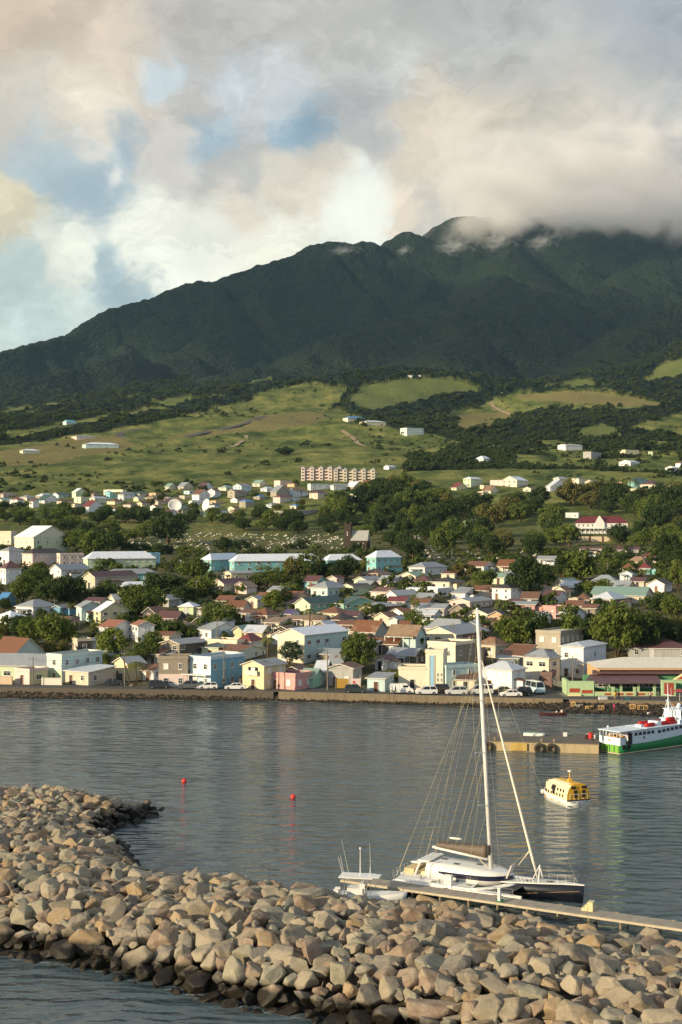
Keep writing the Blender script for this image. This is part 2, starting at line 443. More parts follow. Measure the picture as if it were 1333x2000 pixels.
# ---------------------------------------------------------------- water
def build_water():
    m, t, b = new_mat('sea_water')
    pos = t.geo()
    warp = t.vmath('ADD', pos, t.vmath('SCALE', t.noise(pos, 0.08, 2, out=1), scale=3.0))
    n1 = t.noise(t.map(warp, (0.34, 1.0, 1)), 0.75, 1.5, 0.4)
    n2 = t.noise(t.map(pos, (0.8, 1.0, 1)), 1.9, 3, 0.6)
    n3 = t.noise(t.map(pos, (0.4, 0.7, 1)), 0.12, 3, 0.5)
    n4 = t.noise(t.map(pos, (1, 1, 1)), 0.018, 3, 0.5)
    amp = t.ramp(n4, [(0.35, 0.55), (0.65, 1.0)])
    h = t.math('ADD', t.math('MULTIPLY', n1, 0.85), t.math('MULTIPLY', n2, 0.12))
    h = t.math('MULTIPLY', t.math('ADD', h, t.math('MULTIPLY', n3, 0.7)), amp)
    t.set(b.inputs['Base Color'], t.mix(n4, s2l((66, 80, 84)), s2l((80, 95, 98))))
    b.inputs['Roughness'].default_value = 0.07; b.inputs['IOR'].default_value = 1.33
    t.set(b.inputs['Normal'], t.bump(h, 1.0, 0.72))
    mb = MB(); S = 9000
    mb.add([(-S, -2500, 0), (S, -2500, 0), (S, 420, 0), (-S, 420, 0)], [(0, 1, 2, 3)])
    o = mb.build('water', m); o['kind'] = 'structure'
build_water()
# ---------------------------------------------------------------- camera, light, sky
cam = bpy.data.objects.new('camera', bpy.data.cameras.new('camera')); COL.objects.link(cam)
cam.location = (0, 0, CH); cam.rotation_euler = (R(90), 0, 0)
cam.data.lens = F / 2000 * 36; cam.data.sensor_width = 36; cam.data.shift_y = 30 / 2000.0
cam.data.clip_end = 20000; cam.data.clip_start = 1.0
scene.camera = cam
SUN_EL = R(15); sd = Vector((-0.84, -0.54, 0)).normalized()
sdir = Vector((sd.x * math.cos(SUN_EL), sd.y * math.cos(SUN_EL), math.sin(SUN_EL)))
sl = bpy.data.lights.new('sun', 'SUN'); sl.energy = 5.0; sl.angle = R(0.6); sl.color = (1.0, 0.82, 0.55)
so = bpy.data.objects.new('sun', sl); COL.objects.link(so)
so.rotation_euler = (-sdir).to_track_quat('-Z', 'Y').to_euler()
scene.view_settings.view_transform = 'Standard'; scene.view_settings.look = 'None'
scene.view_settings.exposure = 0.4; scene.view_settings.gamma = 1
scene.cycles.use_denoising = True
scene.cycles.max_bounces = 6; scene.cycles.diffuse_bounces = 2; scene.cycles.glossy_bounces = 3
scene.cycles.volume_bounces = 6; scene.cycles.transparent_max_bounces = 8

BLOBS = [(60,60,170,(196,178,155)),(200,120,150,(200,185,165)),(420,60,180,(176,172,165)),(700,50,200,(178,176,170)),(1000,60,200,(172,172,168)),(1290,50,200,(150,156,162)),
(50,240,90,(186,182,170)),(190,235,90,(232,222,202)),(330,170,45,(190,210,218)),(455,180,55,(188,200,205)),(560,200,60,(192,197,198)),(590,270,55,(130,160,178)),(430,285,50,(146,168,180)),(240,290,45,(146,170,184)),(700,210,80,(168,168,166)),(790,150,60,(202,202,194)),(900,260,120,(204,190,165)),(1100,290,170,(188,180,163)),(1300,300,150,(164,164,161)),(90,320,70,(163,177,182)),(170,390,80,(148,166,174)),(212,372,28,(226,224,212)),(10,440,60,(206,196,166)),(350,350,70,(192,188,178)),(450,340,60,(178,176,170)),(590,360,70,(207,198,180)),(465,415,40,(226,214,194)),(140,500,60,(226,227,210)),(350,480,100,(228,228,212)),(520,470,70,(222,220,202)),(690,425,70,(220,221,208)),(790,435,45,(226,210,186)),(60,610,100,(184,199,194)),(235,560,50,(150,171,176)),(330,520,50,(220,223,208)),(900,420,90,(190,184,172)),(1050,400,110,(170,165,154)),(1200,420,110,(160,158,152)),(1340,430,120,(138,144,147)),(0,690,90,(192,206,196)),(180,600,50,(205,216,206)),
(-700,300,420,(196,190,176)),(2000,300,420,(146,152,158)),(666,-900,700,(150,160,172))]
def build_world():
    w = bpy.data.worlds.new('World'); scene.world = w; w.use_nodes = True
    t = NT(w.node_tree); w.node_tree.nodes.clear()
    d = t.coord('Generated'); sp = t.node('ShaderNodeSeparateXYZ'); t.set(sp.inputs[0], d)
    az = t.math('MULTIPLY', t.math('ARCTAN2', sp.outputs[0], sp.outputs[1]), 1.0)
    el = t.math('ARCSINE', sp.outputs[2])
    cb = t.node('ShaderNodeCombineXYZ'); t.set(cb.inputs[0], az); t.set(cb.inputs[1], el)
    ae = cb.outputs[0]
    def warp(v, sc, amp, det, loc):
        n = t.noise(t.map(v, (1, 1.35, 1), loc), sc, det, 0.55, 0.3, out=1)
        return t.vmath('SCALE', t.vmath('SUBTRACT', n, (0.5, 0.5, 0.5)), scale=amp)
    q = t.vmath('ADD', ae, warp(ae, 11.0, 0.060, 3, (1.3, 4.2, 0)))
    q = t.vmath('ADD', q, warp(ae, 26.0, 0.050, 8, (7.3, 2.2, 3)))
    q = t.vmath('MULTIPLY', q, (1, 1, 0))
    acc = None; ws = None
    for (px, py, s, c) in BLOBS:
        p0 = ((px - CX) / F, (HY - py) / F, 0.0)
        dd = t.vmath('DISTANCE', q, p0)
        e = t.math('EXPONENT', t.math('MULTIPLY', t.math('POWER', t.math('MULTIPLY', dd, F / (s * 0.70)), 2.0), -1.0))
        cv = t.vmath('SCALE', s2l(c), scale=e)
        acc = cv if acc is None else t.vmath('ADD', acc, cv); ws = e if ws is None else t.math('ADD', ws, e)
    k = 0.00002
    acc = t.vmath('ADD', acc, tuple(v * k for v in s2l((160, 168, 178)))); ws = t.math('ADD', ws, k)
    col = t.vmath('SCALE', acc, scale=t.math('DIVIDE', 1.0, ws))
    n1 = t.noise(t.map(ae, (1, 1.5, 1)), 14.0, 8, 0.62, 0.6); n2 = t.noise(t.map(ae, (1, 1.3, 1), (5, 5, 5)), 5.0, 5, 0.55, 0.3)
    f = t.math('ADD', t.math('MULTIPLY_ADD', n1, 0.72, 0.64), t.math('MULTIPLY_ADD', n2, 0.2, -0.1))
    n3 = t.noise(t.map(q, (1, 1.5, 1), (3, 3, 3)), 10.0, 10, 0.66, 0.4); f = t.math('ADD', f, t.math('MULTIPLY_ADD', t.ramp(n3, [(0.46, 0.0), (0.53, 1.0)]), 0.13, -0.065))
    col = t.vmath('SCALE', col, scale=f)
    bgc = t.node('ShaderNodeBackground'); t.set(bgc.inputs[0], col); bgc.inputs[1].default_value = 1.0
    sky = t.node('ShaderNodeTexSky', sky_type='NISHITA'); sky.sun_disc = False; sky.sun_elevation = SUN_EL
    sky.sun_rotation = math.atan2(sdir.x, sdir.y)
    bgs = t.node('ShaderNodeBackground'); t.set(bgs.inputs[0], sky.outputs[0]); bgs.inputs[1].default_value = 0.10
    mx = t.node('ShaderNodeMixShader'); mx.inputs[0].default_value = 0.92
    t.l.new(bgs.outputs[0], mx.inputs[1]); t.l.new(bgc.outputs[0], mx.inputs[2])
    out = t.node('ShaderNodeOutputWorld'); t.l.new(mx.outputs[0], out.inputs[0])
    w.cycles.sampling_method = 'MANUAL'; w.cycles.sample_map_resolution = 512
build_world()
# ---------------------------------------------------------------- breakwater
def crest(px, py, z=3.5, back=3.5):
    Y = (CH - z) * F / (py - HY) + back; return ((px - CX) * Y / F, Y)
def wl(px, py): p = water(px, py); return (p[0], p[1])
BW = [wl(-300, 1800), wl(-120, 1840), wl(0, 1862), wl(150, 1888), wl(300, 1922), wl(450, 1962), wl(600, 1990), wl(750, 2022), wl(1000, 2085), wl(1600, 2240),
      crest(1650, 1872), crest(1333, 1819), crest(1180, 1797), crest(1000, 1767), crest(900, 1752), crest(780, 1741), crest(650, 1722), crest(500, 1696), crest(430, 1690),
      crest(350, 1687), (crest(290, 1672)), wl(235, 1652), wl(205, 1638), wl(225, 1620), wl(268, 1606), wl(306, 1590), wl(312, 1580), crest(285, 1572, 1.5, 3), crest(250, 1560, 2.4, 3), crest(180, 1536, 3.2), crest(90, 1526), crest(0, 1524), crest(-300, 1515)]
BWa = np.array(BW)
def bw_dist(x, y):
    """signed distance inside the breakwater outline"""
    x = np.asarray(x, float); y = np.asarray(y, float); d = np.full(x.shape, 1e9)
    n = len(BWa)
    for i in range(n):
        a = BWa[i]; b = BWa[(i + 1) % n]; e = b - a; L = (e ** 2).sum()
        t = np.clip(((x - a[0]) * e[0] + (y - a[1]) * e[1]) / L, 0, 1)
        d = np.minimum(d, np.hypot(x - a[0] - t * e[0], y - a[1] - t * e[1]))
    return np.where(in_poly(x, y, BW), d, -d)
def bw_h(x, y):
    d = bw_dist(x, y)
    h = np.where(d > 0, 3.1 * (1 - np.exp(-np.maximum(d, 0) / 3.2)), d * 0.7)
    return h + np.where(d > 0, (fbm(np.asarray(x) / 9, np.asarray(y) / 9, 3, 61) - 0.5) * 1.2 * np.clip(d / 4, 0, 1), 0)

def rock_mesh(seed, sub=3):
    r = random.Random(seed); bm = bmesh.new()
    for k in range(r.randint(14, 21)):
        n = Vector((r.gauss(0, 1), r.gauss(0, 1), r.gauss(0, 1))).normalized() * r.uniform(.82, 1.08); bm.verts.new(n)
    res = bmesh.ops.convex_hull(bm, input=bm.verts); bmesh.ops.delete(bm, geom=[v for v in bm.verts if not v.link_faces], context='VERTS')
    bmesh.ops.dissolve_limit(bm, angle_limit=R(24), verts=bm.verts, edges=bm.edges)
    bmesh.ops.bevel(bm, geom=bm.edges[:] , offset=.09, segments=2, profile=.6, affect='EDGES')
    bmesh.ops.triangulate(bm, faces=bm.faces)
    for q in range(3):
        le = [e for e in bm.edges if e.calc_length() > (.30, .22, .18)[q]]
        if le: bmesh.ops.subdivide_edges(bm, edges=le, cuts=1)
        bmesh.ops.triangulate(bm, faces=bm.faces)
    sx, sy, sz = r.uniform(1.05, 1.5), r.uniform(.85, 1.15), r.uniform(.7, 1.0)
    ox = r.uniform(0, 50)
    bm.normal_update()
    me0 = [v.co.copy() for v in bm.verts]
    P = np.array([(p.x, p.y, p.z) for p in me0])
    n1 = (fbm(P[:, 0] * 2.2 + ox, P[:, 1] * 2.2 + P[:, 2] * 1.7, 4, seed) - .5) * .13 + (fbm(P[:, 2] * 5 + ox, P[:, 1] * 5 - P[:, 0] * 4, 3, seed + 9) - .5) * .07
    for v, d in zip(bm.verts, n1):
        v.co = v.co * (1 + float(d)); v.co.x *= sx; v.co.y *= sy; v.co.z *= sz
    me = bpy.data.meshes.new('boulder'); bm.to_mesh(me); bm.free()
    me.polygons.foreach_set('use_smooth', [True] * len(me.polygons))
    return me

def rock_mat(name, cols):
    m, t, b = new_mat(name); pos = t.geo(); obj = t.coord('Object')
    oi = t.node('ShaderNodeObjectInfo').outputs['Random']; isl = t.node('ShaderNodeNewGeometry').outputs['Random Per Island']
    rr = t.math('FRACT', t.math('ADD', t.math('MULTIPLY', oi, 7.31), t.math('MULTIPLY', isl, 3.77)))
    n = len(cols)
    base = t.ramp(rr, [(i / (n - 1), s2l(c)) for i, c in enumerate(cols)])
    base.node.color_ramp.interpolation = 'B_SPLINE'
    n1 = t.noise(pos, 1.1, 6, 0.7, 0.4); n2 = t.noise(pos, 7.0, 5, 0.7); n3 = t.noise(t.map(pos, (1, 1, 3)), 2.5, 4, .6, 1.0)
    base = t.mix(t.ramp(n1, [(0.4, 0.0), (0.66, 0.6)]), base, s2l((182, 170, 146)))
    base = t.mix(t.ramp(n3, [(0.56, 0.0), (0.74, 0.55)]), base, s2l((104, 92, 80)))
    base = t.mix(t.math('MULTIPLY', n2, 0.35), base, s2l((96, 84, 70)))
    sp = t.node('ShaderNodeSeparateXYZ'); t.set(sp.inputs[0], pos)
    zz = t.math('ADD', sp.outputs[2], t.math('MULTIPLY', t.noise(pos, .35, 3), -1.1))
    wet = t.ramp(t.math('MULTIPLY', zz, .5), [(0.36, 1.0), (0.62, 0.0)])
    dark = t.mix(t.ramp(n2, [(0.5, 0.0), (0.7, 1.0)]), s2l((34, 30, 24)), s2l((66, 56, 34)))
    t.set(b.inputs['Base Color'], t.mix(wet, base, dark))
    t.set(b.inputs['Roughness'], t.math('MULTIPLY_ADD', wet, -0.45, 0.9)); b.inputs['Specular IOR Level'].default_value = 0.25
    h = t.math('ADD', t.math('MULTIPLY', n1, 0.5), t.math('ADD', t.math('MULTIPLY', n2, 0.12), t.math('MULTIPLY', t.noise(pos, 22, 3), 0.04)))
    t.set(b.inputs['Normal'], t.bump(h, 0.8, 0.35))
    return m
ROCKM = {
 'tan': rock_mat('tan_rock', [(134, 122, 102), (152, 140, 118), (168, 158, 138)]),
 'pale grey-green': rock_mat('grey_green_rock', [(128, 126, 108), (148, 144, 124), (138, 136, 120)]),
 'pinkish brown': rock_mat('pink_rock', [(126, 106, 90), (146, 122, 102), (122, 104, 90)]),
 'grey': rock_mat('grey_rock', [(104, 98, 90), (122, 116, 106), (112, 110, 104)]),
 'ochre': rock_mat('ochre_rock', [(160, 134, 96), (150, 126, 94), (172, 148, 110)]),
}
RKEYS = ['tan'] * 5 + ['pale grey-green'] * 3 + ['pinkish brown'] * 3 + ['grey'] * 2 + ['ochre'] * 2
def build_breakwater():
    # core
    x0, x1, y0, y1 = -62, 42, 88, 196
    gx = np.arange(x0, x1, 1.0); gy = np.arange(y0, y1, 1.0)
    GX, GY = np.meshgrid(gx, gy, indexing='xy'); H = bw_h(GX, GY) - 0.9
    ny, nx = GX.shape; i = np.arange((ny - 1) * (nx - 1)); a = (i // (nx - 1)) * nx + i % (nx - 1)
    Fq = np.stack([a, a + 1, a + nx + 1, a + nx], 1)
    keep = (H.ravel()[Fq] > -1.6).all(1)
    cm = rock_mat('rubble_core', [(84, 74, 60), (96, 84, 68)])
    o = link_mesh('breakwater_core', np_mesh('breakwater_core', np.stack([GX.ravel(), GY.ravel(), H.ravel()], 1), Fq[keep], cm, True))
    tag(o, 'dark rubble mound filling the gaps under the boulders of the breakwater', 'breakwater')
    meshes = [rock_mesh(100 + k) for k in range(14)]
    variants = {}
    for k, me in enumerate(meshes):
        for key in ROCKM:
            c = me.copy(); c.materials.append(ROCKM[key]); variants[(k, key)] = c
    r = random.Random(5); pts = []; grid = {}
    def ok(x, y, rad):
        gx_, gy_ = int(x // 3), int(y // 3)
        for i_ in range(-1, 2):
            for j_ in range(-1, 2):
                for (X, Y, q) in grid.get((gx_ + i_, gy_ + j_), ()):
                    if (X - x) ** 2 + (Y - y) ** 2 < (0.56 * (q + rad)) ** 2: return False
        return True
    N = 34000
    cx_ = np.array([r.uniform(x0, x1) for _ in range(N)]); cy_ = np.array([r.uniform(y0, y1) for _ in range(N)])
    D = bw_dist(cx_, cy_); Hh = bw_h(cx_, cy_); PXs = px_of(cx_, cy_); PYs = HY + (CH - Hh) * F / cy_
    for n in range(N):
        x, y, d = cx_[n], cy_[n], D[n]
        if d < -2.0 or not (-60 < PXs[n] < 1395) or PYs[n] > 2070: continue
        if n < 5000: rad = r.uniform(1.0, 1.5)
        elif n < 17000: rad = r.uniform(0.68, 1.05)
        else: rad = r.uniform(0.4, 0.72)
        rad *= (0.80 if y > 152 else 1.0)
        if y < 112 and PXs[n] > 700: rad *= 1.05
        if d < 0: rad *= 0.8
        if not ok(x, y, rad): continue
        grid.setdefault((int(x // 3), int(y // 3)), []).append((x, y, rad)); pts.append((x, y, float(Hh[n]), rad, float(D[n])))
    print('rocks', len(pts))
    pts.sort(key=lambda p: -(p[3] / p[1]) if 0 < px_of(p[0], p[1]) < 1333 and HY + (CH - p[2]) * F / p[1] < 2000 else 1.0)
    stuffV = {k: ([], [], [0]) for k in ROCKM}
    zone_names = {}
    for n, (x, y, h, rad, d) in enumerate(pts):
        k = r.randrange(14); key = r.choice(RKEYS)
        rot = (r.uniform(-.7, .7), r.uniform(-.6, .6), r.uniform(0, 6.28))
        sc = (rad * r.uniform(.92, 1.15), rad * r.uniform(.9, 1.1), rad * r.uniform(.85, 1.15))
        z = h - rad * 0.22 + r.uniform(-.12, .28) + (0.12 if rad > 1.2 else 0.0)
        if n < 300:
            o = link_mesh('boulder', variants[(k, key)], None, (x, y, z), rot, sc)
            big = 'large' if rad > 1.2 else ('mid-sized' if rad > .85 else 'small')
            zone = 'low on the dark wet waterline' if (h < 1.4 and d < 6 and y < 125) else ('in the dry near slope' if d < 8 else 'on the top of the breakwater')
            tag(o, f'{big} {key} boulder {zone}', 'boulder', f'{big} {key} boulders {zone}')
        else:
            V, Fs, off = stuffV[key]; me = meshes[k]
            co = np.empty(len(me.vertices) * 3, np.float32); me.vertices.foreach_get('co', co); co = co.reshape(-1, 3) * np.array(sc)
            from mathutils import Euler
            M = np.array(Euler(rot).to_matrix()); co = co @ M.T + np.array([x, y, z])
            fi = np.empty(len(me.polygons) * 3, np.int32); me.polygons.foreach_get('vertices', fi)
            V.append(co); Fs.append(fi.reshape(-1, 3) + off[0]); off[0] += len(co)
    # one object for the remaining, smaller rocks
    AV = []; AF = []; AM = []; o0 = 0
    for mi, key in enumerate(ROCKM):
        V, Fs, off = stuffV[key]
        if not V: continue
        V = np.concatenate(V); Fs = np.concatenate(Fs); AV.append(V); AF.append(Fs + o0); AM.append(np.full(len(Fs), mi)); o0 += len(V)
    me = np_mesh('far_boulders', np.concatenate(AV), np.concatenate(AF), list(ROCKM.values()), True)
    me.polygons.foreach_set('material_index', np.concatenate(AM).astype(np.int32))
    o = link_mesh('small_boulders', me)
    tag(o, 'hundreds of smaller tan and grey boulders heaped along the rest of the breakwater', 'boulders', None, 'stuff')
build_breakwater()
# ---------------------------------------------------------------- houses
WC = dict(cr=(226, 208, 168), yl=(222, 204, 138), wt=(222, 222, 216), pk=(226, 142, 128), bl=(92, 168, 204), pb=(176, 208, 222), gn=(150, 200, 150), mg=(126, 192, 160),
          tq=(110, 200, 198), gy=(166, 164, 156), be=(204, 186, 150), og=(226, 168, 112), st=(146, 130, 104), lg=(196, 214, 160), pg=(190, 210, 196), bw=(92, 84, 74), pp=(222, 188, 172), br=(128, 92, 76), aq=(176, 214, 208), wb=(206, 214, 222), dk=(60, 58, 54), lime=(186, 214, 150), cn=(172, 158, 128))
WC = {k: tuple(round(v) for v in _desat(c, .40, 1.03)) for k, c in WC.items()}
WN = dict(cr='cream', yl='yellow', wt='white', pk='pink', bl='blue', pb='pale blue', gn='green', mg='mint green', tq='turquoise', gy='grey', be='beige', og='orange', st='stone', lg='pale green', pg='greenish white', bw='dark board', pp='pinkish', br='brown', aq='pale aqua', wb='bluish white', dk='dark', lime='lime green', cn='concrete')
RC = dict(gy=((132, 138, 142), .12), si=((178, 184, 190), .08), wt=((206, 212, 218), .03), rd=((120, 46, 44), .1), mr=((94, 56, 56), .1), br=((104, 74, 56), .55), rs=((122, 86, 64), .85), dk=((56, 52, 50), .15), dg=((52, 84, 78), .05), gn=((116, 148, 128), .08), tn=((140, 112, 82), .45), bl=((66, 128, 190), .0), cr=((196, 188, 168), .15), pu=((84, 62, 112), .1), og=((150, 84, 60), .3), th=((136, 112, 84), .3), st=((120, 104, 84), .3), lg=((190, 206, 150), .0), tq=((110, 196, 196), .0))
RN = dict(gy='grey', si='silver', wt='white', rd='red', mr='maroon', br='brown', rs='rusty', dk='dark', dg='dark green', gn='pale green', tn='tan', bl='blue', cr='cream', pu='purple', og='rust red', th='weathered brown', st='stone grey', lg='pale green', tq='turquoise')

def win_mesh(kind):
    mb = MB()
    w, h = {'pane': (1.0, 1.2), 'tall': (.75, 1.35), 'shut': (1.1, 1.2), 'wide': (1.7, 1.1), 'vert': (.55, 1.3)}[kind]
    fr = .09
    mb.box((0, -.045, -h / 2 + fr / 2), (w, .09, fr), 0); mb.box((0, -.045, h / 2 - fr / 2), (w, .09, fr), 0)
    mb.box((-w / 2 + fr / 2, -.045, 0), (fr, .09, h - 2 * fr), 0); mb.box((w / 2 - fr / 2, -.045, 0), (fr, .09, h - 2 * fr), 0)
    if kind == 'shut':
        mb.box((0, -.02, 0), (w - 2 * fr, .04, h - 2 * fr), 0)
        for i in range(6): mb.box((0, -.055, -h / 2 + .2 + i * .16), (w - 3 * fr, .03, .05), 0)
    else:
        mb.box((0, -.012, 0), (w - 2 * fr, .024, h - 2 * fr), 1)
        mb.box((0, -.035, 0), (.05, .04, h - 2 * fr), 0)
        if kind in ('pane', 'wide'): mb.box((0, -.033, .1), (w - 2 * fr, .036, .05), 0)
    mb.box((0, -.09, -h / 2 - .04), (w + .16, .18, .07), 0)
    return mb.mesh('window', [WHITE, GLASS])
WIN = {k: win_mesh(k) for k in ('pane', 'tall', 'shut', 'wide', 'vert')}
DOORC = [paint(c, key='door_paint') for c in ((92, 60, 42), (200, 200, 196), (48, 48, 50), (120, 88, 60))]
def door_mesh(m):
    mb = MB(); mb.box((0, -.03, 1.02), (.92, .06, 2.04), 0); mb.box((0, -.05, 2.1), (1.1, .1, .1), 1); mb.box((-.5, -.05, 1.02), (.08, .1, 2.06), 1); mb.box((.5, -.05, 1.02), (.08, .1, 2.06), 1)
    mb.box((.32, -.08, 1.0), (.05, .05, .12), 1); return mb.mesh('door', [m, WHITE])
DOORS = [door_mesh(m) for m in DOORC]
FOUND = paint((120, 110, 96), key='foundation')

def roof_shape(kind, wa, wb, h, rise, ov):
    """faces of the top surface in local coords x in [-wa,0], y in [0,wb]"""
    x0, x1, y0, y1 = -wa - ov, ov, -ov, wb + ov; dz = -rise * ov / max(min(wa, wb) / 2, 1)
    e = h + dz * .6
    if kind == 'gableA':
        xm = -wa / 2; V = [(x0, y0, e), (xm, y0, h + rise), (x1, y0, e), (x0, y1, e), (xm, y1, h + rise), (x1, y1, e)]
        T = [(0, 1, 4, 3), (1, 2, 5, 4)]; loop = [0, 1, 2, 5, 4, 3]
    elif kind == 'gableB':
        ym = wb / 2; V = [(x0, y0, e), (x0, ym, h + rise), (x0, y1, e), (x1, y0, e), (x1, ym, h + rise), (x1, y1, e)]
        T = [(0, 3, 4, 1), (1, 4, 5, 2)]; loop = [0, 3, 4, 5, 2, 1]
    elif kind == 'hip':
        if wa >= wb:
            i = wb / 2; V = [(x0, y0, e), (x1, y0, e), (x1, y1, e), (x0, y1, e), (-wa + i * .95, wb / 2, h + rise), (-i * .95, wb / 2, h + rise)]
            T = [(0, 1, 5, 4), (1, 2, 5), (2, 3, 4, 5), (3, 0, 4)]
        else:
            i = wa / 2; V = [(x0, y0, e), (x1, y0, e), (x1, y1, e), (x0, y1, e), (-wa / 2, i * .95, h + rise), (-wa / 2, wb - i * .95, h + rise)]
            T = [(0, 1, 4), (1, 2, 5, 4), (2, 3, 5), (3, 0, 4, 5)]
        loop = [0, 1, 2, 3]
    elif kind == 'shed':
        V = [(x0, y0, h), (x1, y0, h), (x1, y1, h + rise), (x0, y1, h + rise)]; T = [(0, 1, 2, 3)]; loop = [0, 1, 2, 3]
    else:
        V = [(x0, y0, h), (x1, y0, h), (x1, y1, h), (x0, y1, h)]; T = [(0, 1, 2, 3)]; loop = [0, 1, 2, 3]
    return V, T, loop

HOUSES = []
def house(cx, base, a, b, h, roof, wall, rc, label=None, cat='house', rise=None, ov=.4, wins='mix', ver=0, th=None, floors=None, lower=None, group=None, door=True, detail=2, pos=None, depth=7.0, sidewall=None, Y=None):
    if Y is None: X, Y, z = ground(cx, base)
    else: X, _, z = at(cx, Y); z = float(zterrain(X, Y))
    m = Y / F; am, bm_ = max(a * m, 2.2), max(b * m, .3)
    if th is not None:
        t = R(th); wa = am / math.cos(t); wb = max(bm_ / math.sin(t), 3.5) if th > 2 else depth
    else:
        t = R(35); wa = am / math.cos(t); wb = bm_ / math.sin(t)
        if wb < 5: wb = 6.0; t = math.asin(min(bm_ / wb, .57)); wa = am / math.cos(t)
        elif wa < 4.5: wa = 5.5; t = math.acos(min(max(am / wa, .42), .82)); wb = bm_ / math.sin(t)
    hm = max(h * m, 2.4)
    span = {'gableA': wa, 'gableB': wb, 'hip': min(wa, wb)}.get(roof, 2)
    if rise is None: rise = {'gableA': .24, 'gableB': .3, 'hip': .25}.get(roof, 0) * span
    else: rise = rise * m
    if roof == 'shed' and rise == 0: rise = .12 * wb
    if roof in ('hip', 'gableA', 'gableB'): rise = min(rise, .42 * span)
    root = empty(wall_name(cat), (X, Y, z), -t); HOUSES.append((cx, base, root))
    wm = paint(WC[wall], key='wall_' + wall, stain=.45 if wall in ('st', 'cn', 'bw', 'gy', 'aq') else .22, scale=.9, rough=.8)
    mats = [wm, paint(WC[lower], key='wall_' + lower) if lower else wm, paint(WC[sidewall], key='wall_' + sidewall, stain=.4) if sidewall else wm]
    mb = MB(); zf = -2.2 if z > 2.6 else -.3
    sp_ = 0 if not lower else hm * .48
    P = lambda x, y, zz: (x, y, zz)
    for (zl, zh, mi) in ([(zf, sp_, 1), (sp_, hm, 0)] if lower else [(zf, hm, 0)]):
        mb.add([P(-wa, 0, zl), P(0, 0, zl), P(0, wb, zl), P(-wa, wb, zl), P(-wa, 0, zh), P(0, 0, zh), P(0, wb, zh), P(-wa, wb, zh)], [(0, 1, 5, 4), (2, 3, 7, 6), (3, 0, 4, 7)], mi)
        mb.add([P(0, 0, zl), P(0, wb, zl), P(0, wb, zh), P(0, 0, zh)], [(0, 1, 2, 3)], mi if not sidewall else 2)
    if roof == 'gableA': mb.add([P(-wa, 0, hm), P(0, 0, hm), P(-wa / 2, 0, hm + rise), P(-wa, wb, hm), P(0, wb, hm), P(-wa / 2, wb, hm + rise)], [(0, 1, 2), (4, 3, 5)], 0)
    if roof == 'gableB': mb.add([P(0, 0, hm), P(0, wb, hm), P(0, wb / 2, hm + rise), P(-wa, 0, hm), P(-wa, wb, hm), P(-wa, wb / 2, hm + rise)], [(0, 1, 2), (4, 3, 5)], 0)
    if roof == 'shed': mb.add([P(0, 0, hm), P(0, wb, hm), P(0, wb, hm + rise), P(-wa, 0, hm), P(-wa, wb, hm), P(-wa, wb, hm + rise)], [(0, 1, 2), (4, 3, 5), (1, 4, 5, 2)], 0)
    mb.build('wall', mats, root)
    V, T, loop = roof_shape(roof, wa, wb, hm + (.02 if roof != 'flat' else 0), rise, ov if roof != 'flat' else .12)
    rk = random.Random(int(cx * 7 + base)); extra = rk.choice([0, 0, .15, .3])
    rm_ = roofmat(RC[rc][0], min(.9, RC[rc][1] + extra)); fas = paint((214, 208, 194), key='fascia', stain=.3) if roof != 'flat' else wm
    mb = MB(); th_ = .16 if roof != 'flat' else .25
    zup = .06 if roof != 'flat' else .25
    mb.add([(x, y, zz + zup) for x, y, zz in V], T, 0); mb.add([(x, y, zz + zup - th_) for x, y, zz in V], [tuple(reversed(f)) for f in T], 1)
    n = len(loop); mb.add([(V[i][0], V[i][1], V[i][2] + zup) for i in loop] + [(V[i][0], V[i][1], V[i][2] + zup - th_) for i in loop], [(i, (i + 1) % n, n + (i + 1) % n, n + i) for i in range(n)], 1)
    if roof == 'flat' and detail > 1:
        ph = .45
        for (cc, dd) in [((-wa / 2, .02, hm + .25 + ph / 2), (wa + .22, .18, ph)), ((-wa / 2, wb - .02, hm + .25 + ph / 2), (wa + .22, .18, ph)), ((.0, wb / 2, hm + .25 + ph / 2), (.18, wb - .2, ph)), ((-wa, wb / 2, hm + .25 + ph / 2), (.18, wb - .2, ph))]: mb.box(cc, dd, 1)
    mb.build('roof', [rm_, fas], root)
    # windows
    fl = floors or max(1, int(round(hm / 2.9))); fh = hm / fl
    if wins:
        rr = random.Random(int(cx * 31 + base * 17))
        kind = wins if wins in WIN else rr.choice(['pane', 'pane', 'tall', 'shut', 'wide'])
        cnt = 0
        for face, W in (('A', wa), ('B', wb)):
            if W < 2.4: continue
            nw = max(1, min(9, int(W / rr.uniform(2.3, 3.1)))) if detail > 0 else max(1, min(4, int(W / 4)))
            for f in range(fl):
                for i in range(nw):
                    u = (i + .5) / nw * W
                    zc = f * fh + min(1.55, fh * .56)
                    if door and face == 'A' and f == 0 and i == nw // 2 and detail > 0:
                        link_mesh('door', rr.choice(DOORS), root, (-u, -.004, 0)); continue
                    if rr.random() < .12: continue
                    kk = kind if rr.random() < .8 else rr.choice(['pane', 'shut', 'tall'])
                    sc = min(1.0, (fh - .5) / 1.9, W / nw / 1.5) if fh < 2.6 or W / nw < 1.6 else 1.0
                    if face == 'A': link_mesh('window', WIN[kk], root, (-u, -.004, zc), None, (sc, 1, sc))
                    else: link_mesh('window', WIN[kk], root, (.004, u, zc), (0, 0, R(90)), (sc, 1, sc))
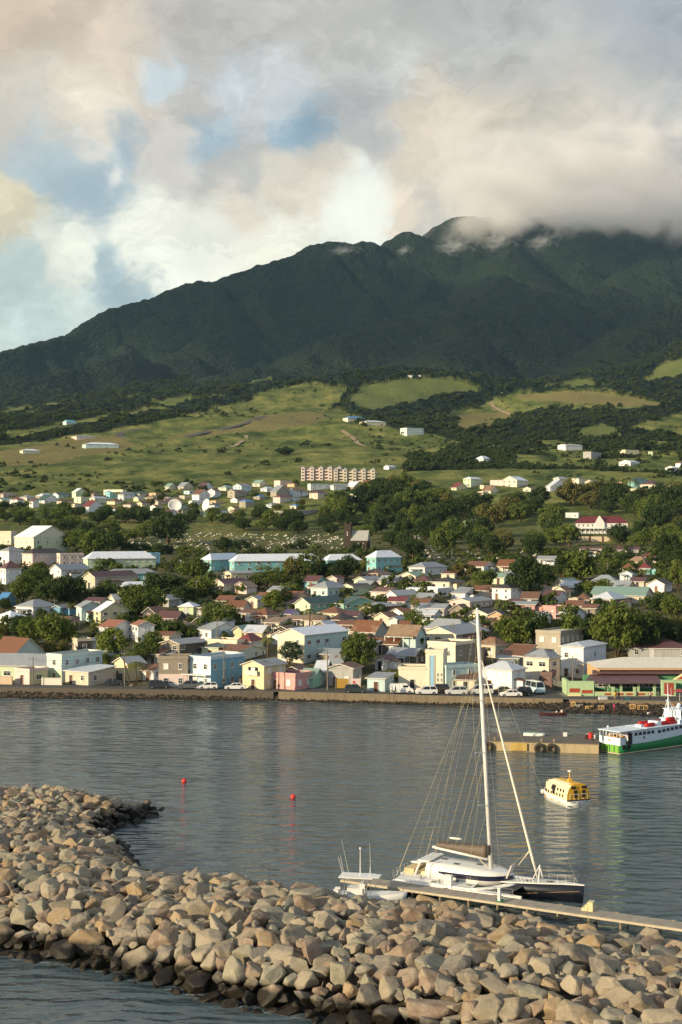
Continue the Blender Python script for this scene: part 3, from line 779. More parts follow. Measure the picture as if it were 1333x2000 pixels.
    if ver:
        mb = MB(); d = 1.7; zt = fh * (fl - 1) if ver == 2 else 0
        zv = zt + .1
        if ver == 2: mb.box((-wa / 2, -d / 2, zt), (wa, d, .18), 0)
        nP = max(3, int(wa / 2.4) + 1)
        for i in range(nP):
            x = -wa + .1 + (wa - .2) * i / (nP - 1); mb.box((x, -d + .1, (zf + hm) / 2 if ver == 2 else hm / 2 - .3), (.16, .16, (hm - zf) if ver == 2 else hm + .2), 0)
        mb.box((-wa / 2, -d + .1, zv + .95), (wa, .07, .08), 0); mb.box((-wa / 2, -d + .1, zv + .5), (wa, .05, .06), 0)
        mb.box((-wa / 2, -d + .1, hm - .12), (wa, .12, .22), 0)
        mb.box((-wa / 2, -d / 2, hm + .0), (wa + .3, d + .3, .1), 1)
        mb.build('veranda', [WHITE, rm_], root)
    if detail == 2 and roof != 'flat' and cat in ('house', 'hut', 'shack'):
        q = rk.random()
        if q < .3 and wa > 4:   # lean-to porch on the front
            p = MB(); w_ = wa * rk.uniform(.45, .9); xo = -wa / 2 + rk.uniform(-.1, .1) * wa; ph = min(2.5, hm - .2)
            p.add([(xo - w_ / 2, -1.7, ph - .35), (xo + w_ / 2, -1.7, ph - .35), (xo + w_ / 2, .0, ph), (xo - w_ / 2, .0, ph), (xo - w_ / 2, -1.7, ph - .43), (xo + w_ / 2, -1.7, ph - .43), (xo + w_ / 2, -.0, ph - .08), (xo - w_ / 2, -.0, ph - .08)], [(0, 1, 2, 3), (7, 6, 5, 4), (0, 4, 5, 1), (0, 3, 7, 4), (1, 5, 6, 2)], 1)
            for k in range(3): p.box((xo - w_ / 2 + .1 + k * (w_ - .2) / 2, -1.6, ph / 2 - .7), (.12, .12, ph + .6), 0)
            p.box((xo, -1.6, .85), (w_, .06, .08), 0); p.build('porch', [WHITE, rm_], root)
        if .3 < q < .6 and wb > 4:   # small side extension
            p = MB(); w_ = wb * rk.uniform(.35, .6); ph = min(2.3, hm - .3); y0 = wb * rk.uniform(.1, .4); e_ = 1.9
            p.box((e_ / 2 + .01, y0 + w_ / 2, ph / 2 - .9), (e_, w_, ph + 1.6), 0)
            p.add([(0.02, y0 - .2, ph + .3), (0.02, y0 + w_ + .2, ph + .3), (e_ + .3, y0 + w_ + .2, ph - .08), (e_ + .3, y0 - .2, ph - .08), (0.02, y0 - .2, ph + .2), (0.02, y0 + w_ + .2, ph + .2), (e_ + .3, y0 + w_ + .2, ph - .16), (e_ + .3, y0 - .2, ph - .16)], [(0, 3, 2, 1), (4, 5, 6, 7), (3, 7, 6, 2), (0, 4, 7, 3), (1, 2, 6, 5)], 1)
            p.build('side_extension', [wm, roofmat(*RC['rs'])], root)
        if q > .82:
            p = MB(); p.tube([(.9, wb + .6, -1), (.9, wb + .6, 1.9), (.9, wb + .6, 2.05)], [.65, .65, .25], 12); p.build('water_tank', [plain('black_tank', (34, 36, 38), .5)], root, True)
    st = {1: 'one-storey', 2: 'two-storey', 3: 'three-storey', 4: 'four-storey'}.get(fl, 'tall')
    shape = {'gableA': 'gabled', 'gableB': 'gabled', 'hip': 'hipped', 'flat': 'flat', 'shed': 'lean-to'}[roof]
    if label is None: root['auto'] = f'{st} {WN[wall]} house with {RN[rc]} {shape} roof'
    tag(root, label or root['auto'], cat, group or 'houses of the harbour town')
    return root
def wall_name(cat): return {'house': 'house', 'shop': 'shop', 'hall': 'hall', 'warehouse': 'warehouse'}.get(cat, cat.replace(' ', '_'))

H = house
# waterfront, left to right
H(26, 1306, 60, 50, 24, 'gableB', 'pg', 'rs', 'old warehouse with broad rusty brown roof at the left picture edge', 'warehouse', rise=34, th=42)
H(88, 1331, 110, 10, 30, 'gableB', 'lg', 'gy', 'long low pale green shed with grey roof beside the white and lime building', 'shed', rise=20, th=10, depth=14)
H(58, 1338, 34, 28, 25, 'flat', 'pp', 'dk', 'tiny cream pink flat shop front with two tall windows on the waterfront', 'shop', wins='wide', sidewall='yl')
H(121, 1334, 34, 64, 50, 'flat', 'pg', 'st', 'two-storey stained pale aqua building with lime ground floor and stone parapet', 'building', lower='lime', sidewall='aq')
H(173, 1340, 52, 42, 26, 'shed', 'be', 'si', 'low beige bungalow with whitish lean-to roof on the waterfront', 'house', rise=7)
H(250, 1332, 32, 30, 34, 'gableA', 'yl', 'gy', 'yellow cottage with grey roof half hidden behind the palm by the shore road', 'house')
H(351, 1294, 40, 44, 36, 'gableA', 'st', 'gy', 'dark weathered concrete house behind the stone-fronted building', 'house', rise=7, sidewall='bw')
H(367, 1344, 57, 3, 56, 'flat', 'st', 'dk', 'two-storey bare stone front with peeling white ground floor and four upper windows', 'building', lower='pp', wins='tall', floors=2)
H(412, 1346, 44, 60, 57, 'flat', 'pb', 'gy', 'two-storey blue building with front coloured paler as sunlit and shopfront on the road', 'building', sidewall='bl', floors=2, wins='pane')  # front paler, side deeper: sunlight and shade put into the wall colours
H(516, 1348, 44, 40, 47, 'gableA', 'yl', 'gy', 'two-storey pale yellow building with balcony beside the pink bungalow', 'building', rise=9, floors=2)
H(577, 1350, 54, 34, 27, 'flat', 'pk', 'dk', 'pink flat-roofed bungalow with white door on the waterfront', 'house', wins='shut')
H(585, 1332, 28, 16, 18, 'gableA', 'bw', 'br', 'small brown-roofed shed with white fascia behind the pink bungalow', 'shed')
H(612, 1345, 26, 20, 22, 'gableB', 'mg', 'gn', 'small mint green gabled cottage right of the pink bungalow', 'house', rise=14)
H(690, 1343, 48, 18, 36, 'gableA', 'gy', 'br', 'shabby grey board shack behind the two street billboards', 'shack', rise=8)
H(752, 1352, 34, 20, 26, 'shed', 'aq', 'gy', 'small pale aqua lean-to house left of the white van', 'house', rise=6, wins='vert')
H(752, 1310, 18, 23, 18, 'gableA', 'wt', 'mr', 'tiny white house with small red roof above the aqua lean-to', 'house', rise=8)
H(595, 1298, 54, 86, 56, 'gableA', 'cr', 'wt', 'large two-storey house with cream front, pale aqua side and white roof', 'house', rise=12, sidewall='aq', floors=2)
# memorial building
H(833, 1348, 54, 8, 38, 'flat', 'cr', 'dk', 'low cream columned wing left of the blue-striped tower', 'building', wins='tall')
H(866, 1349, 34, 12, 72, 'flat', 'cr', 'dk', 'slim cream tower with a tall pale blue stripe on the waterfront', 'tower', wins=None, door=False)
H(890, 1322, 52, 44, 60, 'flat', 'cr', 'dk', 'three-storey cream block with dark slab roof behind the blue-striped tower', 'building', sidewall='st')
H(872, 1348, 5, 64, 42, 'flat', 'aq', 'gy', 'long greyish wing with pillars right of the blue-striped tower', 'building', th=62)
H(927, 1352, 34, 14, 22, 'shed', 'cr', 'br', 'small cream kiosk with brown tiled lean-to roof behind the mast', 'kiosk', rise=8)
H(1000, 1352, 54, 33, 42, 'hip', 'wt', 'si', 'two-storey white house with light hipped roof just right of the mast', 'house', floors=2, rise=13)
H(1072, 1340, 45, 28, 55, 'hip', 'cr', 'gy', 'two-storey cream house with grey hipped roof between the white houses', 'house', floors=2, rise=14)
H(1140, 1327, 40, 60, 62, 'hip', 'wt', 'si', 'large two-storey white building with outside stair beside the market', 'building', floors=2, rise=7, sidewall='wb', wins='pane')  # side wall tinted bluish, its shade is put into the colour
H(1078, 1347, 20, 16, 26, 'flat', 'br', 'dk', 'small brown brick shop in front of the cream hipped house', 'shop')
H(1095, 1290, 44, 88, 50, 'flat', 'cn', 'cr', 'long bare concrete building with roofless upper floor under the big trees', 'building', floors=2)
H(1020, 1304, 40, 34, 20, 'shed', 'gy', 'rs', 'shed with steep striped rusty sheet roof behind the white hipped house', 'shed', rise=18)
H(1012, 1308, 40, 12, 20, 'shed', 'lg', 'gy', 'grey-green board hut below the striped rusty roof', 'hut', rise=3)
H(968, 1288, 30, 24, 26, 'hip', 'be', 'th', 'beige house with shaggy weathered brown hipped roof beside the mast', 'house', rise=18)
H(905, 1248, 75, 24, 12, 'hip', 'wt', 'gy', 'house with very large grey hipped roof left of the mast', 'house', rise=30)
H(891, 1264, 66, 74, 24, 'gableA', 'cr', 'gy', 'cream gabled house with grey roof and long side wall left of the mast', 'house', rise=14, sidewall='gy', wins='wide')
H(812, 1277, 54, 22, 33, 'gableB', 'aq', 'tn', 'pale aqua house with veranda and tan hipped roof left of the grey-roofed house', 'house', rise=22, ver=1, floors=2)
H(810, 1302, 52, 22, 17, 'gableB', 'bw', 'gy', 'dark board house with long grey roof below the tan-roofed veranda house', 'house', rise=12)
H(733, 1260, 46, 28, 24, 'gableB', 'gy', 'tn', 'grey house with big tan brown roof and dark gable behind the bushy tree', 'house', rise=24)
H(776, 1278, 66, 16, 12, 'gableB', 'bw', 'rs', 'low shack with long rusty roof beside the tan brown roof', 'shack', rise=10)
H(776, 1229, 13, 13, 17, 'gableA', 'wt', 'gy', 'very small white gabled house above the rusty roofs', 'house')
H(1350, 1288, 118, 20, 20, 'hip', 'gy', 'mr', 'long grey house with dark maroon hipped roof behind the market', 'house', rise=20, th=8)
H(1330, 1262, 20, 14, 14, 'gableA', 'gy', 'th', 'small grey gabled hut above the maroon roof at the right edge', 'hut')
# second row left
H(20, 1228, 32, 22, 22, 'hip', 'wt', 'wt', 'white house with white hipped roof at the left edge', 'house', floors=2)
H(65, 1208, 40, 36, 22, 'hip', 'wt', 'gy', 'white house with grey hipped roof between tree clumps', 'house')
H(160, 1214, 10, 36, 28, 'gableB', 'aq', 'gy', 'glassy green-walled house with grey roof attached to the yellow gabled house', 'house', th=58, rise=10)
H(197, 1222, 18, 50, 27, 'gableB', 'yl', 'wt', 'yellow gabled house with pale grey roof and blue windows', 'house', th=55, rise=17, floors=2)
H(222, 1255, 32, 34, 28, 'gableB', 'wt', 'og', 'white gabled house with rust red roof behind the bright green tree', 'house', rise=12, floors=2)
H(270, 1257, 16, 30, 34, 'gableB', 'wt', 'og', 'white balcony house with red brown roof right of the white gabled house', 'house', rise=8, floors=2)
H(365, 1247, 42, 26, 15, 'hip', 'st', 'tn', 'low stone house with tan grey hipped roof behind trees', 'house', rise=12)
H(413, 1253, 40, 50, 22, 'gableB', 'wt', 'gy', 'white house with wide pale blue gable and grey roof', 'house', th=46, rise=13, sidewall='pb')
H(472, 1250, 16, 14, 15, 'gableA', 'yl', 'gn', 'small yellow gabled cottage with green roof', 'house', rise=9)
H(512, 1254, 36, 16, 17, 'gableB', 'yl', 'si', 'yellow cottage with shiny striped sheet roof', 'house', rise=12)
H(463, 1277, 60, 22, 20, 'flat', 'cr', 'mr', 'long low cream house with thin maroon flat roof', 'house')
H(490, 1272, 28, 22, 14, 'hip', 'wb', 'rd', 'bluish white house with red pyramid roof', 'house', rise=15)
H(465, 1293, 50, 52, 11, 'gableB', 'pg', 'rs', 'low greenish grey gabled house directly above the blue building', 'house', rise=9)
H(427, 1289, 34, 18, 22, 'shed', 'lg', 'dg', 'small green house with dark green porch roof behind the blue building', 'house', rise=3)
H(152, 1277, 16, 26, 22, 'flat', 'be', 'dk', 'square beige hut with dark side above the stained aqua building', 'hut', sidewall='bw')
H(188, 1272, 10, 14, 12, 'shed', 'wt', 'gy', 'small white outbuilding beside the square beige hut', 'shed')
# third band left
H(66, 1082, 50, 61, 33, 'gableB', 'cr', 'wt', 'tallest hall, cream side and huge pale green gable with white bands', 'hall', th=48, rise=22, sidewall='lg', wins='vert', floors=2, detail=0)
H(22, 1064, 24, 6, 24, 'flat', 'cr', 'bl', 'cream block with blue roof edge behind the tallest hall', 'building', floors=2)
H(18, 1104, 22, 22, 28, 'hip', 'wb', 'gy', 'bluish white two-storey house with grey hipped roof at the left edge', 'house', floors=2)
H(64, 1106, 24, 50, 25, 'hip', 'pp', 'dk', 'pinkish house with dark hipped roof below the tallest hall', 'house', rise=9, floors=2)
H(118, 1106, 6, 42, 22, 'flat', 'pp', 'gy', 'plain pinkish flat annexe right of the dark hipped roof', 'building', th=62)
H(12, 1142, 18, 26, 32, 'hip', 'wt', 'mr', 'white two-storey house with maroon roof and arched balcony', 'house', floors=2, rise=16)
H(172, 1113, 14, 124, 22, 'hip', 'lime', 'wt', 'very long lime green school building with white roof and gabled porch', 'building', th=64, rise=13)
H(296, 1105, 9, 16, 22, 'flat', 'bl', 'bl', 'bright blue box-shaped house at the end of the lime green building', 'house')
H(120, 1133, 26, 44, 20, 'gableA', 'wt', 'gy', 'white house with colonnaded balcony and grey roof', 'house', rise=10, floors=2)
H(186, 1151, 26, 68, 23, 'gableA', 'be', 'mr', 'beige house with maroon roof and central gable', 'house', rise=10)
H(215, 1138, 9, 86, 18, 'hip', 'tq', 'gy', 'long turquoise house with grey roof behind the beige gabled house', 'house', th=64, rise=8)
H(240, 1168, 12, 52, 23, 'hip', 'cr', 'wt', 'cream two-storey house with bright white roof above the tree clump', 'house', th=60, rise=7, floors=2)
H(195, 1191, 32, 14, 9, 'gableB', 'be', 'mr', 'low house with flat maroon roof behind the yellow gabled house', 'house', rise=7)
H(118, 1203, 10, 14, 14, 'gableA', 'bl', 'gy', 'small bright blue hut by the narrow street', 'hut')
H(10, 1187, 14, 12, 12, 'gableB', 'bl', 'bl', 'small hut with bright blue roof at the left edge', 'hut')
H(225, 1186, 17, 20, 13, 'gableA', 'cr', 'gy', 'small cream gable peeping over the yellow house', 'house')
H(413, 1117, 22, 58, 24, 'hip', 'tq', 'wt', 'turquoise hall with white hipped roof, left of the long schoolhouse', 'hall', rise=20, floors=2, wins='tall')
H(458, 1119, 8, 170, 23, 'hip', 'tq', 'wt', 'very long two-storey turquoise school with white roof and galleries', 'building', th=68, rise=19, floors=2)
H(640, 1114, 10, 66, 20, 'hip', 'tq', 'wt', 'white-roofed end wing of the turquoise school, behind dark trees', 'building', th=64, rise=16)
H(452, 1137, 15, 40, 17, 'gableA', 'yl', 'gy', 'pale yellow box house below the long turquoise school', 'house', rise=4)
H(438, 1161, 26, 46, 20, 'gableA', 'cr', 'mr', 'cream house with maroon roof beside two round trees', 'house', rise=9, floors=2)
H(482, 1161, 26, 18, 15, 'gableA', 'pp', 'tn', 'pinkish house with tan gabled roof beside the maroon-roofed cream house', 'house', rise=9)
H(503, 1189, 22, 15, 18, 'gableA', 'cr', 'gy', 'little cream two-storey house with porch, grey roof', 'house', floors=2)
H(330, 1187, 26, 26, 11, 'gableA', 'gy', 'gy', 'low grey-roofed house behind the round trees', 'house')
H(378, 1201, 29, 9, 9, 'hip', 'lime', 'wt', 'low green-walled hut with white sheet roof among trees', 'hut')
H(345, 1225, 40, 14, 9, 'gableB', 'bw', 'mr', 'low shack with dark maroon roof among trees', 'shack')
H(522, 1224, 30, 24, 21, 'hip', 'be', 'br', 'beige house with brown hipped roof above the palm', 'house', rise=13)
H(491, 1215, 30, 16, 9, 'shed', 'wt', 'rs', 'low white house with rusty lean-to roof left of the brown hipped roof', 'house')
H(475, 1203, 34, 12, 8, 'gableB', 'pp', 'rs', 'long low rusty-roofed hut between trees', 'hut')
H(432, 1232, 20, 26, 10, 'gableB', 'wb', 'gy', 'small grey-roofed annexe below the wide round tree', 'hut')
H(565, 1250, 30, 18, 12, 'gableA', 'bw', 'br', 'dark brown gabled hut above the large white roof', 'hut')
# middle
H(606, 1206, 30, 66, 26, 'gableA', 'lg', 'dg', 'large light green house with dark green roof', 'house', rise=12, floors=2, sidewall='mg')
H(672, 1206, 5, 66, 26, 'gableB', 'mg', 'dg', 'mint green wing with wide right gable joined to the large green house', 'house', th=60, rise=12, floors=2)
H(640, 1169, 33, 36, 20, 'hip', 'aq', 'gy', 'pale aqua house with faceted grey hipped roof', 'house', rise=12)
H(690, 1164, 22, 42, 18, 'gableA', 'lg', 'dk', 'pale green house with dark flat-pitched roof', 'house', rise=5)
H(738, 1134, 34, 27, 14, 'hip', 'og', 'br', 'orange house with brown hipped roof below the turquoise villa', 'house', rise=8)
H(715, 1147, 23, 32, 10, 'gableA', 'lg', 'gy', 'pale green gable with grey roof below the orange house', 'house', rise=6)
H(735, 1119, 18, 50, 31, 'hip', 'tq', 'wt', 'two-storey turquoise villa with white hipped roof and dark windows', 'house', floors=2, rise=12, wins='pane')
H(582, 1180, 36, 20, 9, 'gableB', 'og', 'og', 'low brick-red shed with grey red roof above the green house', 'shed', rise=8)
H(658, 1143, 18, 14, 9, 'gableA', 'pp', 'rd', 'tiny pink gable with red roof', 'house')
H(620, 1150, 26, 16, 9, 'gableB', 'tq', 'mr', 'tiny turquoise hut with maroon roof in front of dark trees', 'hut')
H(620, 1165, 20, 20, 18, 'gableB', 'cr', 'rs', 'cream house with rusty roof left of the aqua faceted roof', 'house', rise=5)
H(755, 1175, 30, 34, 19, 'gableB', 'pp', 'br', 'peach two-storey building with brown roof', 'house', floors=2, rise=7)
H(775, 1183, 22, 46, 20, 'gableA', 'wt', 'gy', 'white gabled house with long grey roof', 'house', rise=9)
H(790, 1192, 34, 16, 12, 'gableB', 'wb', 'rd', 'bluish white house with bright red brown roof', 'house', rise=8)
H(745, 1207, 54, 42, 21, 'hip', 'be', 'gy', 'beige building with stained concrete side wall right of the green house', 'house', sidewall='st', rise=6)
H(660, 1216, 38, 26, 13, 'hip', 'yl', 'rs', 'pale yellow house with striped multi-hipped roof', 'house', rise=11)
H(568, 1217, 13, 20, 8, 'gableB', 'wt', 'pu', 'tiny house with purple roof', 'house', rise=7)
H(672, 1228, 28, 20, 9, 'hip', 'be', 'dk', 'low house with dark pyramid roof', 'house', rise=11)
H(628, 1231, 34, 18, 7, 'gableB', 'be', 'tn', 'low hut with patched tan roof', 'hut', rise=9)
H(590, 1228, 34, 14, 7, 'gableB', 'cr', 'tn', 'low hut with long tan roof right of the purple roof', 'hut', rise=6)
H(690, 1240, 30, 16, 9, 'gableB', 'cr', 'rs', 'low hut with rusty grey roof above the white-roofed house', 'hut', rise=7)
# right-centre
H(830, 1125, 30, 48, 17, 'hip', 'wt', 'gy', 'white house with grey hipped roof and small porch', 'house', rise=9)
H(812, 1141, 32, 26, 15, 'gableA', 'cr', 'gn', 'cream house with pale green gabled roof', 'house', rise=8)
H(945, 1119, 35, 29, 11, 'gableB', 'wt', 'br', 'white house with brown roof and wide white gable', 'house', rise=9)
H(888, 1134, 25, 12, 8, 'shed', 'cr', 'rd', 'tiny cream hut with red roof left of the palms', 'hut')
H(878, 1154, 38, 34, 17, 'hip', 'cr', 'dk', 'cream house with dark hipped roof and porch', 'house', rise=7)
H(855, 1169, 66, 34, 15, 'flat', 'wb', 'gy', 'long bluish white flat-roofed house', 'house')
H(1000, 1118, 27, 14, 8, 'gableB', 'cr', 'rs', 'cream house with steep rusty maroon roof in front of tall trees', 'house', rise=12)
H(985, 1142, 22, 14, 14, 'gableB', 'lg', 'gn', 'small hut with dull green roof', 'hut', rise=8)
H(998, 1173, 34, 42, 24, 'hip', 'wt', 'dk', 'tall two-storey white house with dark roof and white top', 'house', floors=2, rise=8)
H(955, 1169, 30, 12, 7, 'gableB', 'pp', 'tn', 'low tan-roofed hut left of the tall white house', 'hut', rise=9)
H(918, 1193, 38, 52, 17, 'gableA', 'pp', 'gy', 'pink-cream house with long low grey roof', 'house', rise=6)
H(955, 1219, 42, 26, 16, 'gableA', 'cr', 'dk', 'cream gabled house with dark roof beside the mast top', 'house', rise=10)
H(985, 1222, 32, 12, 11, 'gableA', 'og', 'dk', 'orange-pink gabled house with dark roof right of the mast top', 'house', rise=9)
H(868, 1206, 56, 18, 8, 'gableB', 'gy', 'gy', 'low grey roof left of the mast top', 'house', rise=8)
H(835, 1200, 30, 14, 10, 'gableB', 'gy', 'br', 'low brown-roofed hut left of the low grey roof', 'hut')
H(848, 1218, 40, 18, 9, 'gableB', 'wb', 'si', 'low silver-roofed house between tree and mast', 'house', rise=8)
H(1045, 1199, 44, 14, 10, 'gableB', 'pk', 'gy', 'low pink house with grey roof behind the big tree', 'house', rise=5)
H(1050, 1186, 30, 14, 9, 'gableB', 'bw', 'br', 'dark shack with brown roof above the low pink house', 'shack')
# right
H(1105, 1156, 24, 36, 17, 'gableA', 'be', 'gn', 'beige house with pale green roof', 'house', rise=8)
H(1103, 1170, 20, 18, 12, 'gableA', 'cr', 'br', 'cream gable with brown roof in front of the green-roofed house', 'house', rise=8)
H(1090, 1181, 28, 22, 14, 'gableB', 'wb', 'mr', 'house with maroon roof and white-blue gable', 'house', rise=10)
H(1259, 1180, 98, 36, 16, 'gableB', 'be', 'gn', 'large hall with wide pale green roof and arches', 'hall', rise=15, th=22)
H(1198, 1190, 38, 40, 20, 'hip', 'cr', 'si', 'cream house with light grey pyramid roof below the arched hall', 'house', rise=13)
H(1150, 1187, 24, 14, 15, 'hip', 'cn', 'br', 'stone-coloured house with brown hipped roof', 'house', rise=11)
H(1128, 1190, 16, 12, 12, 'flat', 'be', 'dk', 'small beige box house left of the brown hipped roof', 'house')
H(1086, 1212, 20, 30, 22, 'flat', 'pk', 'gy', 'pink box house above the bare concrete building', 'house', floors=2)
H(1120, 1215, 22, 26, 10, 'gableB', 'wb', 'si', 'low pale blue hut right of the pink box house', 'hut')
H(1238, 1123, 22, 12, 8, 'hip', 'cr', 'br', 'small cream house with brown pyramid roof', 'house', rise=12)
H(1270, 1122, 22, 12, 9, 'hip', 'tq', 'rd', 'small turquoise house with red pyramid roof', 'house', rise=10)
H(1235, 1135, 22, 15, 11, 'gableA', 'pb', 'gy', 'small pale blue house with grey roof and dark blue gable', 'house', rise=6)
H(1298, 1158, 28, 22, 17, 'gableA', 'wt', 'dk', 'white gabled house with dark roof at the edge of the big trees', 'house', rise=9)
H(1203, 1151, 46, 14, 10, 'hip', 'tq', 'gy', 'turquoise house with wide blue grey roof behind trees', 'house', rise=12)
H(1258, 1150, 24, 14, 9, 'gableB', 'be', 'mr', 'small beige double-gabled house with dull red roof', 'house', rise=7)
H(1175, 1082, 40, 8, 6, 'gableB', 'pp', 'mr', 'long low maroon roof below the cream yard wall', 'house', rise=4)
H(1248, 1084, 40, 8, 7, 'gableB', 'gy', 'mr', 'low maroon-roofed building in front of the mansion trees', 'house', rise=5)
H(1282, 1100, 30, 6, 12, 'hip', 'cr', 'rd', 'cream house with red roof at the foot of tall trees', 'house', rise=7)
H(1084, 1104, 32, 10, 8, 'gableB', 'wb', 'gy', 'low grey-roofed house left of the round treetops', 'house', rise=6)
H(1155, 1092, 26, 8, 5, 'gableB', 'wb', 'gy', 'low grey roof below the long maroon roof', 'house', rise=4)
H(795, 1247, 14, 14, 12, 'gableB', 'gy', 'rs', 'small shed with rusty roof beside the feathery tree', 'shed')
H(940, 1305, 30, 16, 16, 'gableB', 'br', 'br', 'dark brown hut behind the white hipped house', 'hut')
H(635, 1330, 20, 14, 14, 'gableB', 'gy', 'si', 'small silver-roofed hut behind the mint cottage', 'hut')
H(668, 1318, 26, 12, 10, 'gableB', 'st', 'gy', 'low hut under the bushy tree', 'hut')
# upper town listed
H(607, 959, 6, 45, 13, 'flat', 'wt', 'gy', 'white flat-roofed block just below the pink apartment block', 'building', detail=0, th=60)
H(652, 958, 6, 45, 10, 'hip', 'wt', 'gy', 'long white house with grey roof below the apartment blocks', 'house', detail=0, th=60)
H(215, 978, 14, 54, 16, 'flat', 'tq', 'bl', 'bright turquoise-blue block in the distant upper town', 'building', detail=0, th=58)
H(240, 968, 40, 6, 11, 'flat', 'cr', 'gy', 'long cream block left of the turquoise-blue block', 'building', detail=0)
H(575, 1010, 40, 50, 12, 'shed', 'gy', 'gy', 'long grey warehouse with shallow roof below the distant houses', 'warehouse', detail=0, rise=3)
H(650, 983, 10, 54, 9, 'hip', 'wb', 'wt', 'long house with white sheet roof in front of the dark wood', 'house', detail=0, th=60, rise=5)
H(878, 981, 40, 6, 7, 'gableB', 'bl', 'bl', 'building with broad bright blue roof among dark trees', 'building', detail=0, rise=8)
H(820, 955, 25, 24, 15, 'flat', 'be', 'gy', 'grey-beige three-storey block at the edge of the wood', 'building', floors=3)
H(920, 952, 14, 26, 17, 'hip', 'lg', 'wt', 'pale green three-storey house with white roof on the right', 'house', floors=3, rise=4)
H(945, 956, 6, 20, 8, 'flat', 'yl', 'gy', 'yellow low house beside the pale green three-storey house', 'house', detail=0)
H(990, 950, 30, 12, 12, 'flat', 'pp', 'gy', 'pinkish flat house in the right-hand distant row', 'house', detail=0)
H(1010, 952, 28, 26, 14, 'gableA', 'cr', 'wt', 'cream gabled house in the right-hand distant row', 'house', detail=0)
H(1075, 960, 8, 42, 9, 'gableB', 'wt', 'si', 'white gabled house with long silver roof in the right-hand distant row', 'house', detail=0, th=60)
H(1240, 952, 10, 32, 14, 'hip', 'tq', 'dg', 'turquoise house with dark green roof in the right-hand distant row', 'house', detail=0, th=58)
H(1215, 950, 18, 4, 8, 'flat', 'pk', 'mr', 'small reddish house left of the distant turquoise house', 'house', detail=0)
H(1280, 955, 26, 28, 9, 'hip', 'cr', 'mr', 'cream house with red brown roof right of the distant turquoise house', 'house', detail=0)
H(925, 1031, 18, 16, 11, 'gableA', 'lime', 'si', 'small lime green house in the dark wood', 'house')
H(1130, 1012, 24, 6, 10, 'flat', 'wt', 'gy', 'small white house above the red-roofed mansion', 'house', detail=0)
H(820, 1052, 14, 8, 22, 'hip', 'be', 'cr', 'narrow beige building between dark trees right of the ruined church', 'building')
# hillside
def hill(cx, base, a, b, h, roof, w, rc, label, **k): H(cx, base, a, b, h, roof, w, rc, label, 'house', detail=0, group='scattered houses on the hillside', **k)
hill(150, 861, 16, 36, 9, 'hip', 'pp', 'gn', 'cream hilltop villa, upper one of the left pair', th=60, rise=3)
hill(168, 876, 12, 60, 9, 'hip', 'aq', 'wt', 'long greenish white villa with white garden wall on the left hill', th=66, rise=4)
hill(45, 887, 10, 30, 7, 'hip', 'lg', 'wt', 'small pale green bungalow at the far left of the hill', th=60, rise=3)
hill(130, 831, 8, 16, 6, 'hip', 'wb', 'tq' if 'tq' in RC else 'bl', 'tiny turquoise-roofed house high on the left slope', rise=4)
hill(680, 824, 10, 34, 8, 'hip', 'cr', 'bl', 'cream hill house with turquoise blue roof', th=60, rise=4)
hill(715, 832, 12, 40, 8, 'hip', 'yl', 'wt', 'yellowish hill house just right of the turquoise-roofed one', th=62, rise=3)
hill(795, 854, 12, 34, 17, 'flat', 'pg', 'gn', 'tall greenish three-storey house alone on a mound', th=60, floors=3)
hill(945, 906, 16, 20, 9, 'hip', 'wt', 'wt', 'white house with white pyramid roof in dark bush', rise=6)
hill(1105, 881, 12, 36, 11, 'gableA', 'wt', 'wt', 'long white house on the right-hand slope', th=62, rise=2)
hill(1155, 897, 14, 26, 14, 'flat', 'gy', 'gy', 'unfinished grey concrete house on the right-hand slope')
hill(1222, 889, 10, 30, 10, 'flat', 'yl', 'lg' if 'lg' in RC else 'cr', 'lime yellow house on the right-hand slope', th=62)
hill(1232, 910, 20, 26, 8, 'gableA', 'wt', 'wt', 'low white house with gabled porch on the right-hand slope', rise=4)
hill(1275, 890, 8, 3, 7, 'flat', 'lime', 'gn', 'tiny lime green hut right of the lime yellow house')
hill(1318, 925, 16, 14, 11, 'gableA', 'wb', 'wt', 'bluish white house at the right edge of the slope', rise=4)
hill(1330, 915, 8, 14, 9, 'hip', 'wt', 'rd', 'white house with red roof at the right edge of the slope')
hill(805, 740, 8, 4, 6, 'flat', 'gy', 'gy', 'tiny grey house on top of the green knoll, left one')
hill(822, 739, 6, 4, 6, 'flat', 'gy', 'gy', 'tiny grey house on top of the green knoll, right one')
hill(984, 773, 7, 6, 3, 'gableA', 'wt', 'wt', 'tiny white house below the forest edge')
hill(1050, 826, 14, 4, 3, 'flat', 'tq', 'gn', 'low turquoise shed among the hill fields')
hill(760, 918, 10, 14, 6, 'gableA', 'wb', 'wt', 'small white house beside the wood right of the apartments')
hill(965, 875, 20, 4, 4, 'flat', 'wt', 'wt', 'low white roof half buried in hillside bush')

